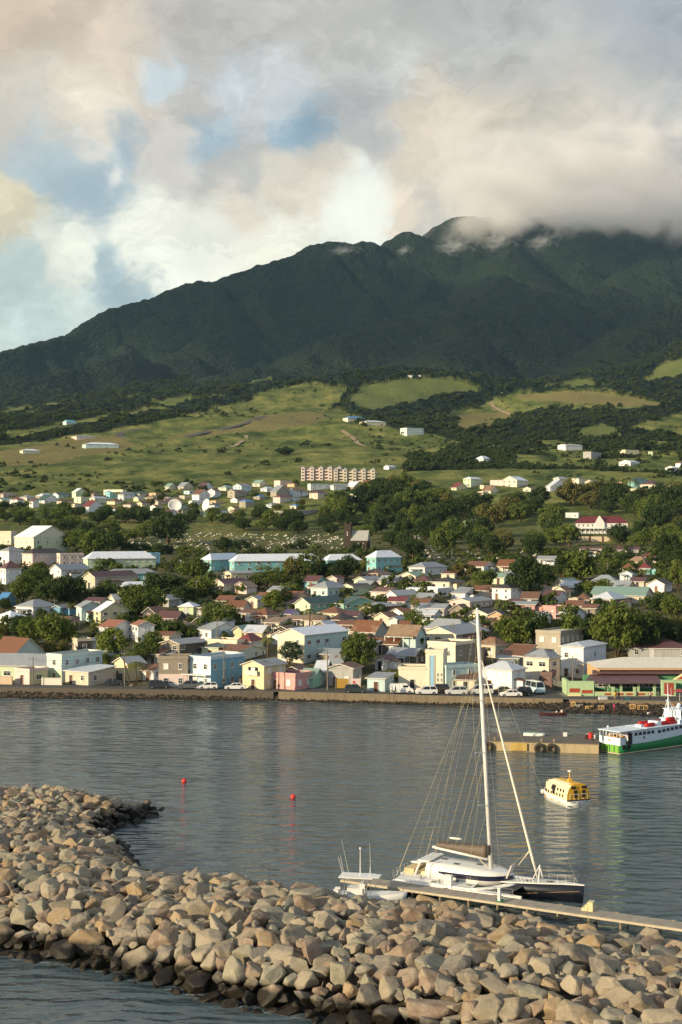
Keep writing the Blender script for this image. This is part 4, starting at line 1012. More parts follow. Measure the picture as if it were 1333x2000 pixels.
# procedural crowd of small far houses
rr = random.Random(31); placed = []
cols = ['cr', 'cr', 'cr', 'yl', 'wt', 'wt', 'wt', 'pp', 'pp', 'be', 'be', 'lg', 'og', 'wb', 'pb', 'cn']; rcs = ['gy', 'gy', 'si', 'rd', 'mr', 'br', 'rs', 'gn', 'dg', 'wt', 'bl', 'tn']
REG = [((5, 150), (970, 992), 11), ((150, 330), (968, 1003), 20), ((330, 480), (952, 1012), 34), ((480, 600), (948, 1000), 22), ((600, 800), (955, 978), 10), ((880, 1330), (945, 978), 18)]
for (xr, yr, n) in REG:
    k = 0; tries = 0
    while k < n and tries < 600:
        tries += 1; x = rr.uniform(*xr); y = rr.uniform(*yr)
        if any(abs(x - p[0]) < 19 and abs(y - p[1]) < 6.5 for p in placed) or any(abs(x - q[0]) < 26 and abs(y - q[1]) < 8 for q in HOUSES): continue
        placed.append((x, y)); k += 1
        a, b = rr.uniform(9, 18), rr.uniform(10, 24)
        fl = rr.choice([1, 1, 1, 2, 2])
        H(x, y, a, b, 6.5 if fl == 1 else 12.5, rr.choice(['hip', 'gableA', 'gableB', 'hip', 'flat']), rr.choice(cols), rr.choice(rcs), None, detail=0, group='small distant houses at the foot of the hill', floors=fl)
# sundry low roofs filling gaps of the old town
rr = random.Random(77)
fills = [(300, 1215), (395, 1235), (545, 1235), (530, 1185), (560, 1262), (700, 1222), (720, 1240), (760, 1225), (840, 1185), (905, 1210), (930, 1240), (1010, 1195), (1065, 1225), (1135, 1200), (1165, 1205), (1060, 1260),
         (905, 1175), (840, 1150), (770, 1150), (590, 1195), (550, 1170), (450, 1190), (415, 1205), (720, 1160), (1010, 1140), (1190, 1170), (1130, 1160), (1225, 1160), (700, 1190), (30, 1300), (110, 1290), (210, 1300), (310, 1300), (720, 1285), (660, 1300), (1065, 1165), (1260, 1110), (95, 1240), (130, 1230), (55, 1290), (330, 1262), (300, 1330), (790, 1215), (640, 1240), (610, 1262)]
for (x, y) in fills:
    H(x + rr.uniform(-4, 4), y, rr.uniform(20, 32), rr.uniform(14, 24), rr.uniform(9, 14) * (1 if y < 1250 else 1.5), rr.choice(['gableA', 'gableB', 'hip', 'shed', 'gableB']), rr.choice(['be', 'gy', 'cr', 'wb', 'bw', 'pg', 'pp', 'st', 'wt']), rr.choice(['gy', 'rs', 'br', 'si', 'mr', 'tn', 'gy', 'rs']), None, 'house', rise=rr.uniform(6, 11))
# unique labels for automatically described houses
LM = [(595, 1298, 'large cream and aqua house'), (412, 1346, 'blue building'), (606, 1206, 'large green house'), (735, 1119, 'turquoise villa'), (458, 1119, 'long turquoise school'), (66, 1082, 'tallest hall'), (186, 1151, 'beige maroon-roofed house'),
      (1140, 1327, 'large white building'), (1259, 1180, 'arched hall'), (998, 1173, 'tall white house'), (891, 1264, 'cream gabled house left of the mast'), (660, 940, 'apartment blocks'), (215, 978, 'turquoise-blue block'), (408, 995, 'white satellite dish'), (340, 1000, 'round white dish'), (878, 981, 'bright blue roof'), (920, 952, 'three-storey pale green house'), (1240, 952, 'distant turquoise house'), (330, 1030, 'lone dark tree'), (20, 1020, 'left edge'), (575, 1010, 'grey warehouse'), (518, 972, 'row of distant houses'), (222, 1255, 'white house with rust red roof'), (121, 1334, 'stained aqua building'), (1350, 1288, 'maroon hipped roof'), (440, 960, 'grass slope edge')]
used = set()
for (x, y, o) in HOUSES:
    if 'auto' not in o.keys(): used.add(o['label'])
autos = [(x, y, o) for (x, y, o) in HOUSES if 'auto' in o.keys()]
for (x, y, o) in autos:
    base = o['auto']; del o['auto']
    near = sorted(LM, key=lambda l: math.hypot(l[0] - x, (l[1] - y) * 2))[:5]
    done = False
    for l in near:
        dx, dy = x - l[0], (y - l[1]) * 2
        rel = ('right of' if dx > 0 else 'left of') if abs(dx) > abs(dy) else ('below' if dy > 0 else 'above')
        for pre in ('', 'just ', 'well ', 'slightly '):
            s = f'{base}, {pre}{rel} the {l[2]}'
            if len(s.split()) <= 16 and s not in used: used.add(s); o['label'] = s; done = True; break
        if done: break

# ------------------------------------------------------------ special buildings
def part(mb, name, mats, root, **k): return mb.build(name, mats, root, **k)
def apartments(px0, px1, base, hpx, label, wc, n):
    X0, Y, z = ground((px0 + px1) / 2, base); m = Y / F; L = (px1 - px0) * m; hm = hpx * m
    root = empty('apartment_block', (X0, Y, z), R(-6), label, 'apartment block', 'apartment blocks at the hill foot')
    wm = paint(WC[wc], key='wall_' + wc, scale=.5); mb = MB(); bay = L / n
    mb.box((0, 6, hm / 2 - 1), (L, 10, hm + 2), 0); part(mb, 'wall', [wm], root)
    rf = MB(); rf.box((0, 6, hm + .15), (L + .6, 10.6, .3), 0); part(rf, 'roof', [roofmat(*RC['gy'])], root)
    for i in range(n):
        x = -L / 2 + bay * (i + .5)
        if i % 2 == 0:
            b = MB(); b.box((x, -.2, hm / 2 - .4), (bay * .8, 3.2, hm + 1.2), 0); part(b, 'bay', [wm], root)
            g = MB(); g.add([(x - bay * .45, -2, hm + .2), (x + bay * .45, -2, hm + .2), (x, -2, hm + 1.8), (x - bay * .45, 3, hm + .2), (x + bay * .45, 3, hm + .2), (x, 3, hm + 1.8)], [(0, 1, 2), (5, 4, 3), (0, 2, 5, 3), (1, 4, 5, 2), (0, 3, 4, 1)], 0); part(g, 'dormer', [roofmat(*RC['gy'])], root)
        for f in range(4):
            zc = hm / 4 * (f + .5)
            link_mesh('window', WIN['wide'], root, (x, -1.81 if i % 2 == 0 else .99, zc), None, (1.2, 1, 1.3))
            if i % 2 == 1:
                b = MB(); b.box((x, .2, zc - 1.2), (bay * .9, 1.6, .18), 0); b.box((x, -.55, zc - .6), (bay * .9, .08, .9), 0); part(b, 'balcony', [wm], root)
apartments(588, 668, 938, 24, 'long pinkish apartment block with stepped bays, left of the two', 'pp', 9)
apartments(652, 734, 941, 23, 'apartment block with pale end, right of the two and slightly in front', 'be', 9)

def church():
    X, Y, z = ground(679, 1073); m = Y / F
    root = empty('ruined_church', (X, Y, z), R(-12), 'dark stone church with broken square tower and grey nave roof among trees', 'church')
    st = paint((66, 56, 48), key='church_stone', stain=.5, scale=.6, rough=.9); hm = 50 * m
    mb = MB(); mb.box((0, 1.6, hm / 2 - 1), (3.4, 3.4, hm + 2), 0)
    for sx in (-1, 1):
        for sy in (-1, 1): mb.box((sx * 1.45, 1.6 + sy * 1.45, hm + .5), (.5, .5, 1.2), 0)
    part(mb, 'tower', [st], root)
    mb = MB(); L = 9.0; hw = 17 * m
    mb.box((1.75 + L / 2, 3.2, hw / 2 - 1), (L, 7, hw + 2), 0)
    for i in range(4): mb.box((1.9 + i * L / 3.3, -.5, hw * .35), (.5, .5, hw * .7 + 1), 0)
    part(mb, 'nave', [st], root)
    mb = MB(); x0, x1 = 1.75, 1.75 + L; r_ = 20 * m
    mb.add([(x0, -.6, hw), (x1, -.6, hw), (x1, 3.2, hw + r_), (x0, 3.2, hw + r_), (x0, 7, hw), (x1, 7, hw)], [(0, 1, 2, 3), (3, 2, 5, 4), (0, 3, 4), (1, 5, 2), (0, 4, 5, 1)], 0)
    part(mb, 'roof', [roofmat((150, 150, 142), .2)], root)
    for i in range(3): link_mesh('window', WIN['vert'], root, (3.3 + i * 2.5, -.31, hw * .5), None, (1.1, 1, 1.7))
    link_mesh('window', WIN['vert'], root, (0, -.12, hm * .62), None, (1, 1, 1.5))
church()

def mansion():
    X, Y, z = ground(1176, 1043); m = Y / F; W = 100 * m; h = 22 * m
    root = empty('mansion', (X, Y, z), R(-4), 'white colonial mansion with dark red roof, central gable and long verandas', 'mansion')
    wm = WHITE; mb = MB(); mb.box((0, 5, h / 2 - .5), (W, 9, h + 1), 0); mb.box((-W * .04, .2, h * .72), (W * .18, 1.5, h * .6), 0)
    mb.add([(-W * .13, -.56, h), (W * .05, -.56, h), (-W * .04, -.56, h + 13 * m), (-W * .13, 4, h), (W * .05, 4, h), (-W * .04, 4, h + 13 * m)], [(0, 1, 2), (3, 5, 4), (0, 2, 5, 3), (1, 4, 5, 2)], 0); part(mb, 'wall', [wm], root)
    V, T, loop = roof_shape('hip', W, 9, h, 12 * m, .6); mb = MB()
    mb.add([(x + W / 2, y + .5, zz + .1) for x, y, zz in V], T, 0); part(mb, 'roof', [roofmat((110, 36, 40), .05)], root)
    mb = MB(); mb.box((0, -.7, h * .45), (W * .98, 2.6, .2), 1)
    for i in range(13):
        x = -W * .48 + i * W * .08; mb.box((x, -1.9, h * .2), (.22, .22, h * .5), 0)
    mb.box((0, -1.9, .8), (W * .96, .08, .1), 0); part(mb, 'veranda', [wm, roofmat(*RC['gy'])], root)
    for f in (0, 1):
        for i in range(11): link_mesh('window', WIN['tall'], root, (-W * .45 + i * W * .09, .496, h * (.25 + .5 * f)), None, (1.1, 1, 1))
mansion()
def yard_wall():
    X, Y, z = ground(1142, 1058); m = Y / F
    o = MB(); o.box((0, 0, 1.0), (108 * m, .5, 3.2), 0); o.box((0, 0, 2.7), (108 * m + .3, .7, .2), 0)
    for i in range(4): o.box((-40 * m + i * 25 * m, -.3, 1.1), (.9, .4, 3.6), 1)
    ob = o.build('retaining_wall', [paint((214, 196, 164), key='wall_cream'), paint((110, 76, 60), key='brick')], None, loc=(X, Y, z), rot=(0, 0, R(-3))); tag(ob, 'long cream retaining wall in front of the red-roofed mansion', 'wall')
yard_wall()
for (px, py, w, lab, ry) in [(405, 1001, 24, 'large white satellite dish seen side-on among distant houses', -.9), (342, 1004, 27, 'white satellite dish tilted upward among distant houses', .2)]:
    X, Y, z = ground(px, py); m = Y / F; r_ = w * m / 2
    root = empty('satellite_dish', (X, Y, z), 0, lab, 'satellite dish', 'satellite dishes')
    mb = MB(); secs = []
    for k in range(7):
        q = k / 6 * r_; secs.append([(q * math.cos(2 * math.pi * j / 18), q * math.sin(2 * math.pi * j / 18), .3 * q * q / r_) for j in range(18)])
    for k in range(6, 0, -1):
        q = k / 6 * r_; secs.append([(q * math.cos(2 * math.pi * j / 18), q * math.sin(2 * math.pi * j / 18), .3 * q * q / r_ - .25) for j in range(18)])
    mb.loft(secs, 0, True, True); d = mb.build('dish', [WHITE], root, True, loc=(0, 0, r_ * .9 + 1), rot=(R(60) if ry > 0 else R(75), 0, ry))
    mb = MB(); mb.tube([(0, .8, -1), (0, .8, r_ * .9 + .6)], [.7, .4], 8); mb.build('pedestal', [WHITE], root)

def market():
    Y0 = float(roadY(1200)) + 6.5; z = 1.78; mm = Y0 / F
    Xa = at(1109, Y0)[0]; root = empty('market_hall', (Xa, Y0, z), 0, 'lime green covered market building with brick red panels, maroon awnings and big beige roof', 'market hall'); root.scale = (1, 1, .68)
    gm = paint((168, 192, 148), key='lime_paint', stain=.1); rm_ = paint((160, 72, 50), key='brick_red_paint', stain=.1); yl = paint((222, 214, 158), key='pale_yellow_trim', stain=.1)
    dg = paint((96, 150, 110), key='green_paint'); mar = roofmat((98, 62, 62), .3); cream = paint((206, 172, 122), key='fascia_ochre')
    W = 240 * mm; u = lambda px: (px - 1109) * mm
    wall = MB()
    wall.box((u(1135), .6, 2.1), (52 * mm, .8, 4.6), 0); wall.box((u(1122), -.2 + .4 - .02, .35), (26 * mm, .9, .5), 2)
    wall.box((u(1109) + .3, 4, 2.1), (.6, 7, 4.6), 0)
    for (a, b, zz, hh) in ((1113, 1133, 1.7, 1.2), (1137, 1158, 1.3, 1.0)): wall.box((u((a + b) / 2), .18, zz), ((b - a) * mm, .08, hh), 1)
    part(wall, 'corner_block', [gm, rm_, yl], root)
    w2 = MB(); w2.box((W / 2 + 2.6, 9.0, 2.4), (W - 4, .4, 5.2), 0); part(w2, 'wall', [dg], root)
    for i in range(7): link_mesh('window', WIN['wide'], root, (u(1170) + i * 2.4, 8.79, 2.0), None, (1.2, 1, 1.3))
    lw = MB(); lw.box((u(1225), .5, .55), (125 * mm, .4, 1.1), 0); lw.box((u(1225), .5, 1.16), (125 * mm, .55, .14), 2)
    for i in range(5): lw.box((u(1190) + i * 21 * mm, .28, .55), (16 * mm, .06, .6), 1)
    part(lw, 'low_wall', [gm, rm_, yl], root)
    for i, px in enumerate((1198, 1240, 1279)):
        p = MB(); p.box((u(px), .15, 1.3), (.5, .5, 2.6), 0); p.box((u(px), .15, 2.65), (.65, .65, .15), 0); part(p, 'gate_post', [gm], root)
    for i, px in enumerate((1162, 1190, 1218, 1252, 1284)):
        p = MB(); p.box((u(px), 2.4, 1.9), (.45, .45, 3.8), 0); part(p, 'column', [gm], root)
    aw = MB(); aw.add([(u(1142), -.3 + 1, 3.75), (u(1300), -.3 + 1, 3.75), (u(1300), 8.8, 5.2), (u(1168), 8.8, 5.2)] + [(u(1142), .7, 3.6), (u(1300), .7, 3.6), (u(1300), 8.8, 5.05), (u(1168), 8.8, 5.05)], [(0, 1, 2, 3), (7, 6, 5, 4), (0, 4, 5, 1), (0, 3, 7, 4), (1, 5, 6, 2)], 0); part(aw, 'awning', [mar], root)
    aw = MB(); aw.add([(u(1170), 7.6, 5.6), (u(1380), 7.6, 5.6), (u(1380), 11, 6.2), (u(1176), 11, 6.2), (u(1170), 7.6, 5.45), (u(1380), 7.6, 5.45), (u(1380), 11, 6.05), (u(1176), 11, 6.05)], [(0, 1, 2, 3), (7, 6, 5, 4), (0, 4, 5, 1), (0, 3, 7, 4)], 0); part(aw, 'upper_awning', [mar], root)
    # big roof
    bx0, bx1, by0, by1 = u(1182), u(1182) + 34, 9.6, 23.0; zr = 6.15
    fs = MB(); fs.box(((bx0 + bx1) / 2, by0 + .3, zr + .5), (bx1 - bx0 - .4, .3, .55), 0); fs.box((bx0 + .5, 16.2, zr - 2.6), (.4, 13, 6.6), 0); part(fs, 'fascia', [cream], root)
    rf = MB(); rise = 2.5
    V = [(bx0, by0, zr + .8), (bx1, by0, zr + .8), (bx1, by1, zr + .8), (bx0, by1, zr + .8), (bx0 + 6.6, (by0 + by1) / 2, zr + .8 + rise), (bx1 - 6, (by0 + by1) / 2, zr + .8 + rise)]
    rf.add(V, [(0, 1, 5, 4), (1, 2, 5), (2, 3, 4, 5), (3, 0, 4), (3, 2, 1, 0)], 0); part(rf, 'roof', [roofmat((198, 190, 172), .04)], root)
    # portal
    X0 = u(1291); pt = MB()
    pt.box((X0 + 1.6, .3, 2.3), (2.9, .9, 5.0), 0); pt.box((X0 + 8.6, .3, 2.3), (2.9, .9, 5.0), 0); pt.box((X0 + 5.1, .3, 4.35), (4.1, .88, .9), 0)
    pt.add([(X0 + 2.6, -.2, 4.9), (X0 + 7.6, -.2, 4.9), (X0 + 5.1, -.2, 7.2), (X0 + 2.6, .8, 4.9), (X0 + 7.6, .8, 4.9), (X0 + 5.1, .8, 7.2)], [(0, 1, 2), (5, 4, 3), (0, 2, 5, 3), (1, 4, 5, 2), (0, 3, 4, 1)], 2)
    pt.add([(X0 + 3.2, -.24, 5.1), (X0 + 7.0, -.24, 5.1), (X0 + 5.1, -.24, 6.8)], [(0, 1, 2)], 1)
    pt.sphere((X0 + 5.1, .3, 7.3), .35, 8, 5, 2)
    for q in (1.6, 8.6): pt.box((X0 + q, -.19, 2.2), (1.9, .06, 3.6), 1)
    part(pt, 'portal', [gm, rm_, yl], root)
    ew = MB(); ew.box((bx1 - 1, 16, zr / 2), (.4, 13, zr), 0); part(ew, 'end_wall', [dg], root)
    fl = MB(); fl.box((W / 2, 8, .03), (W + 2, 18, .06), 0); part(fl, 'floor_slab', [paint((120, 114, 104), key='concrete_floor')], root)
market()
# blue stripe on tower, stair, billboards, walls
def street_bits():
    # tower stripe belongs to the tower
    for (x, y, o) in HOUSES:
        if o['label'].startswith('slim cream tower'):
            mb = MB(); mb.box((-2.35, -.05, 3.6), (.75, .12, 7.2), 0); mb.box((-2.9, -.05, 3.6), (.16, .16, 7.3), 1); mb.box((-1.8, -.05, 3.6), (.16, .16, 7.3), 1)
            mb.build('painted_stripe', [paint((150, 190, 214), key='stripe_blue'), paint(WC['be'], key='wall_be')], o)
            for f in range(3):
                for k in range(2): link_mesh('window', WIN['vert'], o, (-1.15 + k * .75, -.004, 1 + f * 1.1), None, (.7, 1, .5))
        if o['label'].startswith('large two-storey white building'):
            mb = MB()
            for i in range(12): mb.box((-3.4 + i * .28, -1.3, .25 + i * .26), (.32, 1.1, .08), 0)
            mb.tube([(-3.5, -1.85, 1.2), (-.3, -1.85, 4.2)], .04, 5); mb.box((.2, -1.0, 3.3), (1.5, 1.8, .12), 0); mb.box((.85, -1.8, 1.6), (.1, .1, 3.3), 0); mb.box((-.5, -1.8, 1.6), (.1, .1, 3.3), 0)
            mb.box((.2, -1.85, 4.2), (1.5, .05, .06), 0); mb.build('outside_stair', [paint((190, 180, 160), key='stair')], o)
        if o['label'].startswith('two-storey blue building'):
            mb = MB(); mb.box((-3.5, -1.0, 2.95), (7.4, 2.0, .14), 0)
            for k in range(4): mb.box((-6.8 + k * 2.25, -1.85, 1.45), (.14, .14, 2.9), 0)
            mb.build('shop_canopy', [WHITE], o)
        if o['label'].startswith('two-storey pale yellow'):
            mb = MB(); mb.box((-2.9, -.35, 3.0), (3.2, .7, .14), 0); mb.box((-2.9, -.68, 3.5), (3.2, .06, .9), 0); mb.box((-2.9, -.01, 3.9), (2.6, .04, 1.5), 1)
            mb.build('balcony', [paint(WC['cr'], key='wall_cr'), GLASS], o)
    def wallstrip(p0, p1, h, col, label, cap=True):
        mb = MB(); a = Vector(p0); b = Vector(p1); d = b - a; L = d.length; ang = math.atan2(d.y, d.x)
        mb.box((L / 2, 0, h / 2 - .2), (L, .3, h + .4), 0)
        if cap: mb.box((L / 2, 0, h + .05), (L + .1, .42, .1), 0)
        n = max(2, int(L / 3) + 1)
        for i in range(n): mb.box((L * i / (n - 1), -.05, h / 2), (.42, .46, h + .3), 0)
        o = mb.build('boundary_wall', [paint(col, key='garden_wall', stain=.3)], None, loc=(a.x, a.y, float(zterrain(a.x, a.y))), rot=(0, 0, ang)); tag(o, label, 'wall')
    def rp(px, off): Y = float(roadY(px)) + off; return at(px, Y)
    wallstrip(rp(84, 6.2), rp(120, 6.2), 1.5, (222, 216, 200), 'low white yard wall in front of the lime ground floor')
    wallstrip(rp(-8, 6.2), rp(23, 6.2), 1.7, (206, 182, 152), 'low peach yard wall at the left edge of the shore road')
    wallstrip(rp(478, 12), rp(470, 6.4), 1.7, (112, 92, 76), 'dark wall between the blue and pale yellow buildings', False)
    wallstrip(rp(1040, 12), rp(1057, 10), 1.9, (170, 182, 186), 'pale blue grey sheet fence beside the brown brick shop', False)
    wallstrip(rp(1085, 16), rp(1110, 15), 1.8, (96, 98, 88), 'dark yard wall beside the market corner', False)
    for (a, b, col, lab) in ((657, 681, (176, 138, 60), 'golden street billboard on posts'), (684, 703, (216, 196, 192), 'pinkish white street billboard on posts')):
        Y = float(roadY(680)) + 6.8; X = at((a + b) / 2, Y)[0]; w = (b - a) * Y / F
        root = empty('billboard', (X, Y, 1.75), 0, lab, 'billboard', 'street billboards')
        mb = MB(); mb.box((0, 0, 1.35), (w, .12, 2.0), 0); part(mb, 'panel', [paint(col, key='billboard_panel', stain=.1)], root)
        if 'pink' in lab:
            mb = MB(); mb.box((-.15, -.07, 1.6), (.5, .03, .5), 0); mb.box((.3, -.07, 1.0), (.9, .03, .16), 0); part(mb, 'printed_emblem', [paint((200, 60, 70), key='red_print')], root)
        for s_ in (-1, 1):
            mb = MB(); mb.box((s_ * (w / 2 + .12), 0, 1.2), (.18, .18, 2.8), 0); part(mb, 'post', [paint((214, 200, 170), key='post')], root)
street_bits()
# ---------------------------------------------------------------- trees
def leaf_mat(name, c0, c1):
    m, t, b = new_mat(name)
    a = t.attr('tint'); sp = t.node('ShaderNodeSeparateColor'); t.set(sp.inputs[0], a)
    oi = t.node('ShaderNodeObjectInfo').outputs['Random']
    f = t.math('ADD', t.math('MULTIPLY', sp.outputs[0], .75), t.math('MULTIPLY', oi, .25))
    c = t.mix(f, s2l(c0), s2l(c1))
    t.set(b.inputs['Base Color'], c); b.inputs['Roughness'].default_value = .7; b.inputs['Specular IOR Level'].default_value = .15
    tr = t.node('ShaderNodeBsdfTranslucent'); t.set(tr.inputs[0], t.mix(.5, c, s2l((120, 140, 50))))
    mx = t.node('ShaderNodeMixShader'); mx.inputs[0].default_value = .22
    t.l.new(b.outputs[0], mx.inputs[1]); t.l.new(tr.outputs[0], mx.inputs[2])
    t.l.new(mx.outputs[0], m.node_tree.nodes['Material Output'].inputs[0])
    return m
LEAF = {'mid': leaf_mat('leaves_mid', (54, 68, 30), (116, 128, 56)), 'dark': leaf_mat('leaves_dark', (38, 52, 28), (72, 88, 42)), 'bright': leaf_mat('leaves_bright', (74, 92, 34), (128, 136, 56)),
        'olive': leaf_mat('leaves_olive', (72, 76, 40), (124, 116, 62)), 'blue': leaf_mat('leaves_bluegreen', (46, 66, 46), (80, 100, 68)), 'palm': leaf_mat('palm_fronds', (74, 84, 42), (130, 128, 70))}
BARK = paint((98, 82, 66), key='bark', stain=.4, rough=.95)
def crown_np(seed, nl=2600, flat=.75, leaf=.062, clumps=34, spread=1.0):
    """unit crown: radius ~1 wide, height ~ 2*flat, centred at z=flat"""
    g = np.random.default_rng(seed); C = []
    for k in range(clumps):
        v = g.normal(size=3); v /= np.linalg.norm(v); rr_ = g.uniform(.35, .82) ** .7
        p = v * rr_ * np.array([1, 1, flat]) * spread
        if p[2] < -flat * .75: p[2] = -flat * .7 * g.uniform()
        C.append((p, g.uniform(.18, .36)))
    per = nl // clumps; P = []; N = []; T = []
    for (p, r_) in C:
        v = g.normal(size=(per, 3)); v /= np.linalg.norm(v, axis=1)[:, None]
        q = p + v * r_ * (g.uniform(.55, 1.08, (per, 1))) * np.array([1, 1, .8])
        P.append(q); N.append(v * .7 + g.normal(size=(per, 3)) * .45 + np.array([0, 0, .3])); T.append(np.full(per, g.uniform(0, .55)) + g.uniform(0, .45, per))
    P = np.concatenate(P); N = np.concatenate(N); T = np.concatenate(T)
    N /= np.linalg.norm(N, axis=1)[:, None]
    a = np.cross(N, g.normal(size=N.shape)); a /= np.linalg.norm(a, axis=1)[:, None]; b = np.cross(N, a)
    s = leaf * g.uniform(.6, 1.4, (len(P), 1)); P = P + np.array([0, 0, flat])
    V = np.stack([P - a * s, P - b * s * .7, P + a * s, P + b * s * .7 + N * s * .3], 1).reshape(-1, 3)
    return V, np.arange(len(V)).reshape(-1, 4), np.repeat(T, 4)
CROWN_T = {}
def crown_mesh(shape, v, leaf):
    k = (shape, v, leaf)
    if k in CROWN_T: return CROWN_T[k]
    par = {'round': dict(flat=.72, clumps=40, nl=3000), 'wide': dict(flat=.48, clumps=44, nl=3000), 'tall': dict(flat=1.15, clumps=46, nl=3000, spread=.95), 'thin': dict(flat=.95, clumps=20, nl=1100, leaf=.06), 'low': dict(flat=.42, clumps=26, nl=1500, leaf=.07)}[shape]
    V, Fq, T = crown_np(hash((shape, v)) % 99991 if False else (len(shape) * 131 + v * 17 + ord(shape[0])), **par)
    me = np_mesh('crown', V, Fq, LEAF[leaf], False, np.stack([T, T, T], 1)); CROWN_T[k] = me; return me
def trunk_mesh(seed, shape):
    k = ('trunk', seed, shape)
    if k in CROWN_T: return CROWN_T[k]
    r = random.Random(seed); mb = MB(); fl = {'round': .72, 'wide': .48, 'tall': 1.15, 'thin': .95, 'low': .42}[shape]
    mb.tube([(0, 0, -1.3), (0.02, .01, -.4), (.04, 0, fl * .35)], [.085, .06, .045], 7)
    for i in range(5):
        a = i * 1.26 + r.uniform(-.4, .4); L = r.uniform(.35, .6)
        mb.tube([(0.02, 0, -.35 + i * .08), (math.cos(a) * L * .5, math.sin(a) * L * .5, fl * .3), (math.cos(a) * L, math.sin(a) * L, fl * r.uniform(.8, 1.4))], [.04, .026, .012], 5)
    me = mb.mesh('trunk', [BARK], True); CROWN_T[k] = me; return me
NT_ = 0
def tree(px, base, wpx, hpx, shape='round', leaf='mid', label=None, group=None, Y=None):
    global NT_
    NT_ += 1
    if Y is None: X, Y, z = ground(px, base)
    else: X = at(px, Y)[0]; z = float(zterrain(X, Y))
    m = Y / F; w = wpx * m / 2; h = max(hpx * m, 1.5); fl = {'round': .72, 'wide': .48, 'tall': 1.15, 'thin': .95, 'low': .42}[shape]
    w *= 1.12; ch = 2 * fl * w * 1.05; sz = min(max((h * .93) / ch, .6), 1.5)
    lift = max(h - ch * sz, .0)
    root = empty('tree', (X, Y, z), rnd.uniform(0, 6.28), label, 'tree', group)
    v = NT_ % 4
    c = link_mesh('crown', crown_mesh(shape, v, leaf), root, (0, 0, lift + .1 * w), None, (w, w, w * sz))
    link_mesh('trunk', trunk_mesh(v, shape), root, (0, 0, lift + .1 * w), None, (w, w, max(w * sz, (lift + .8) / 1.25)))
    return root
T = tree
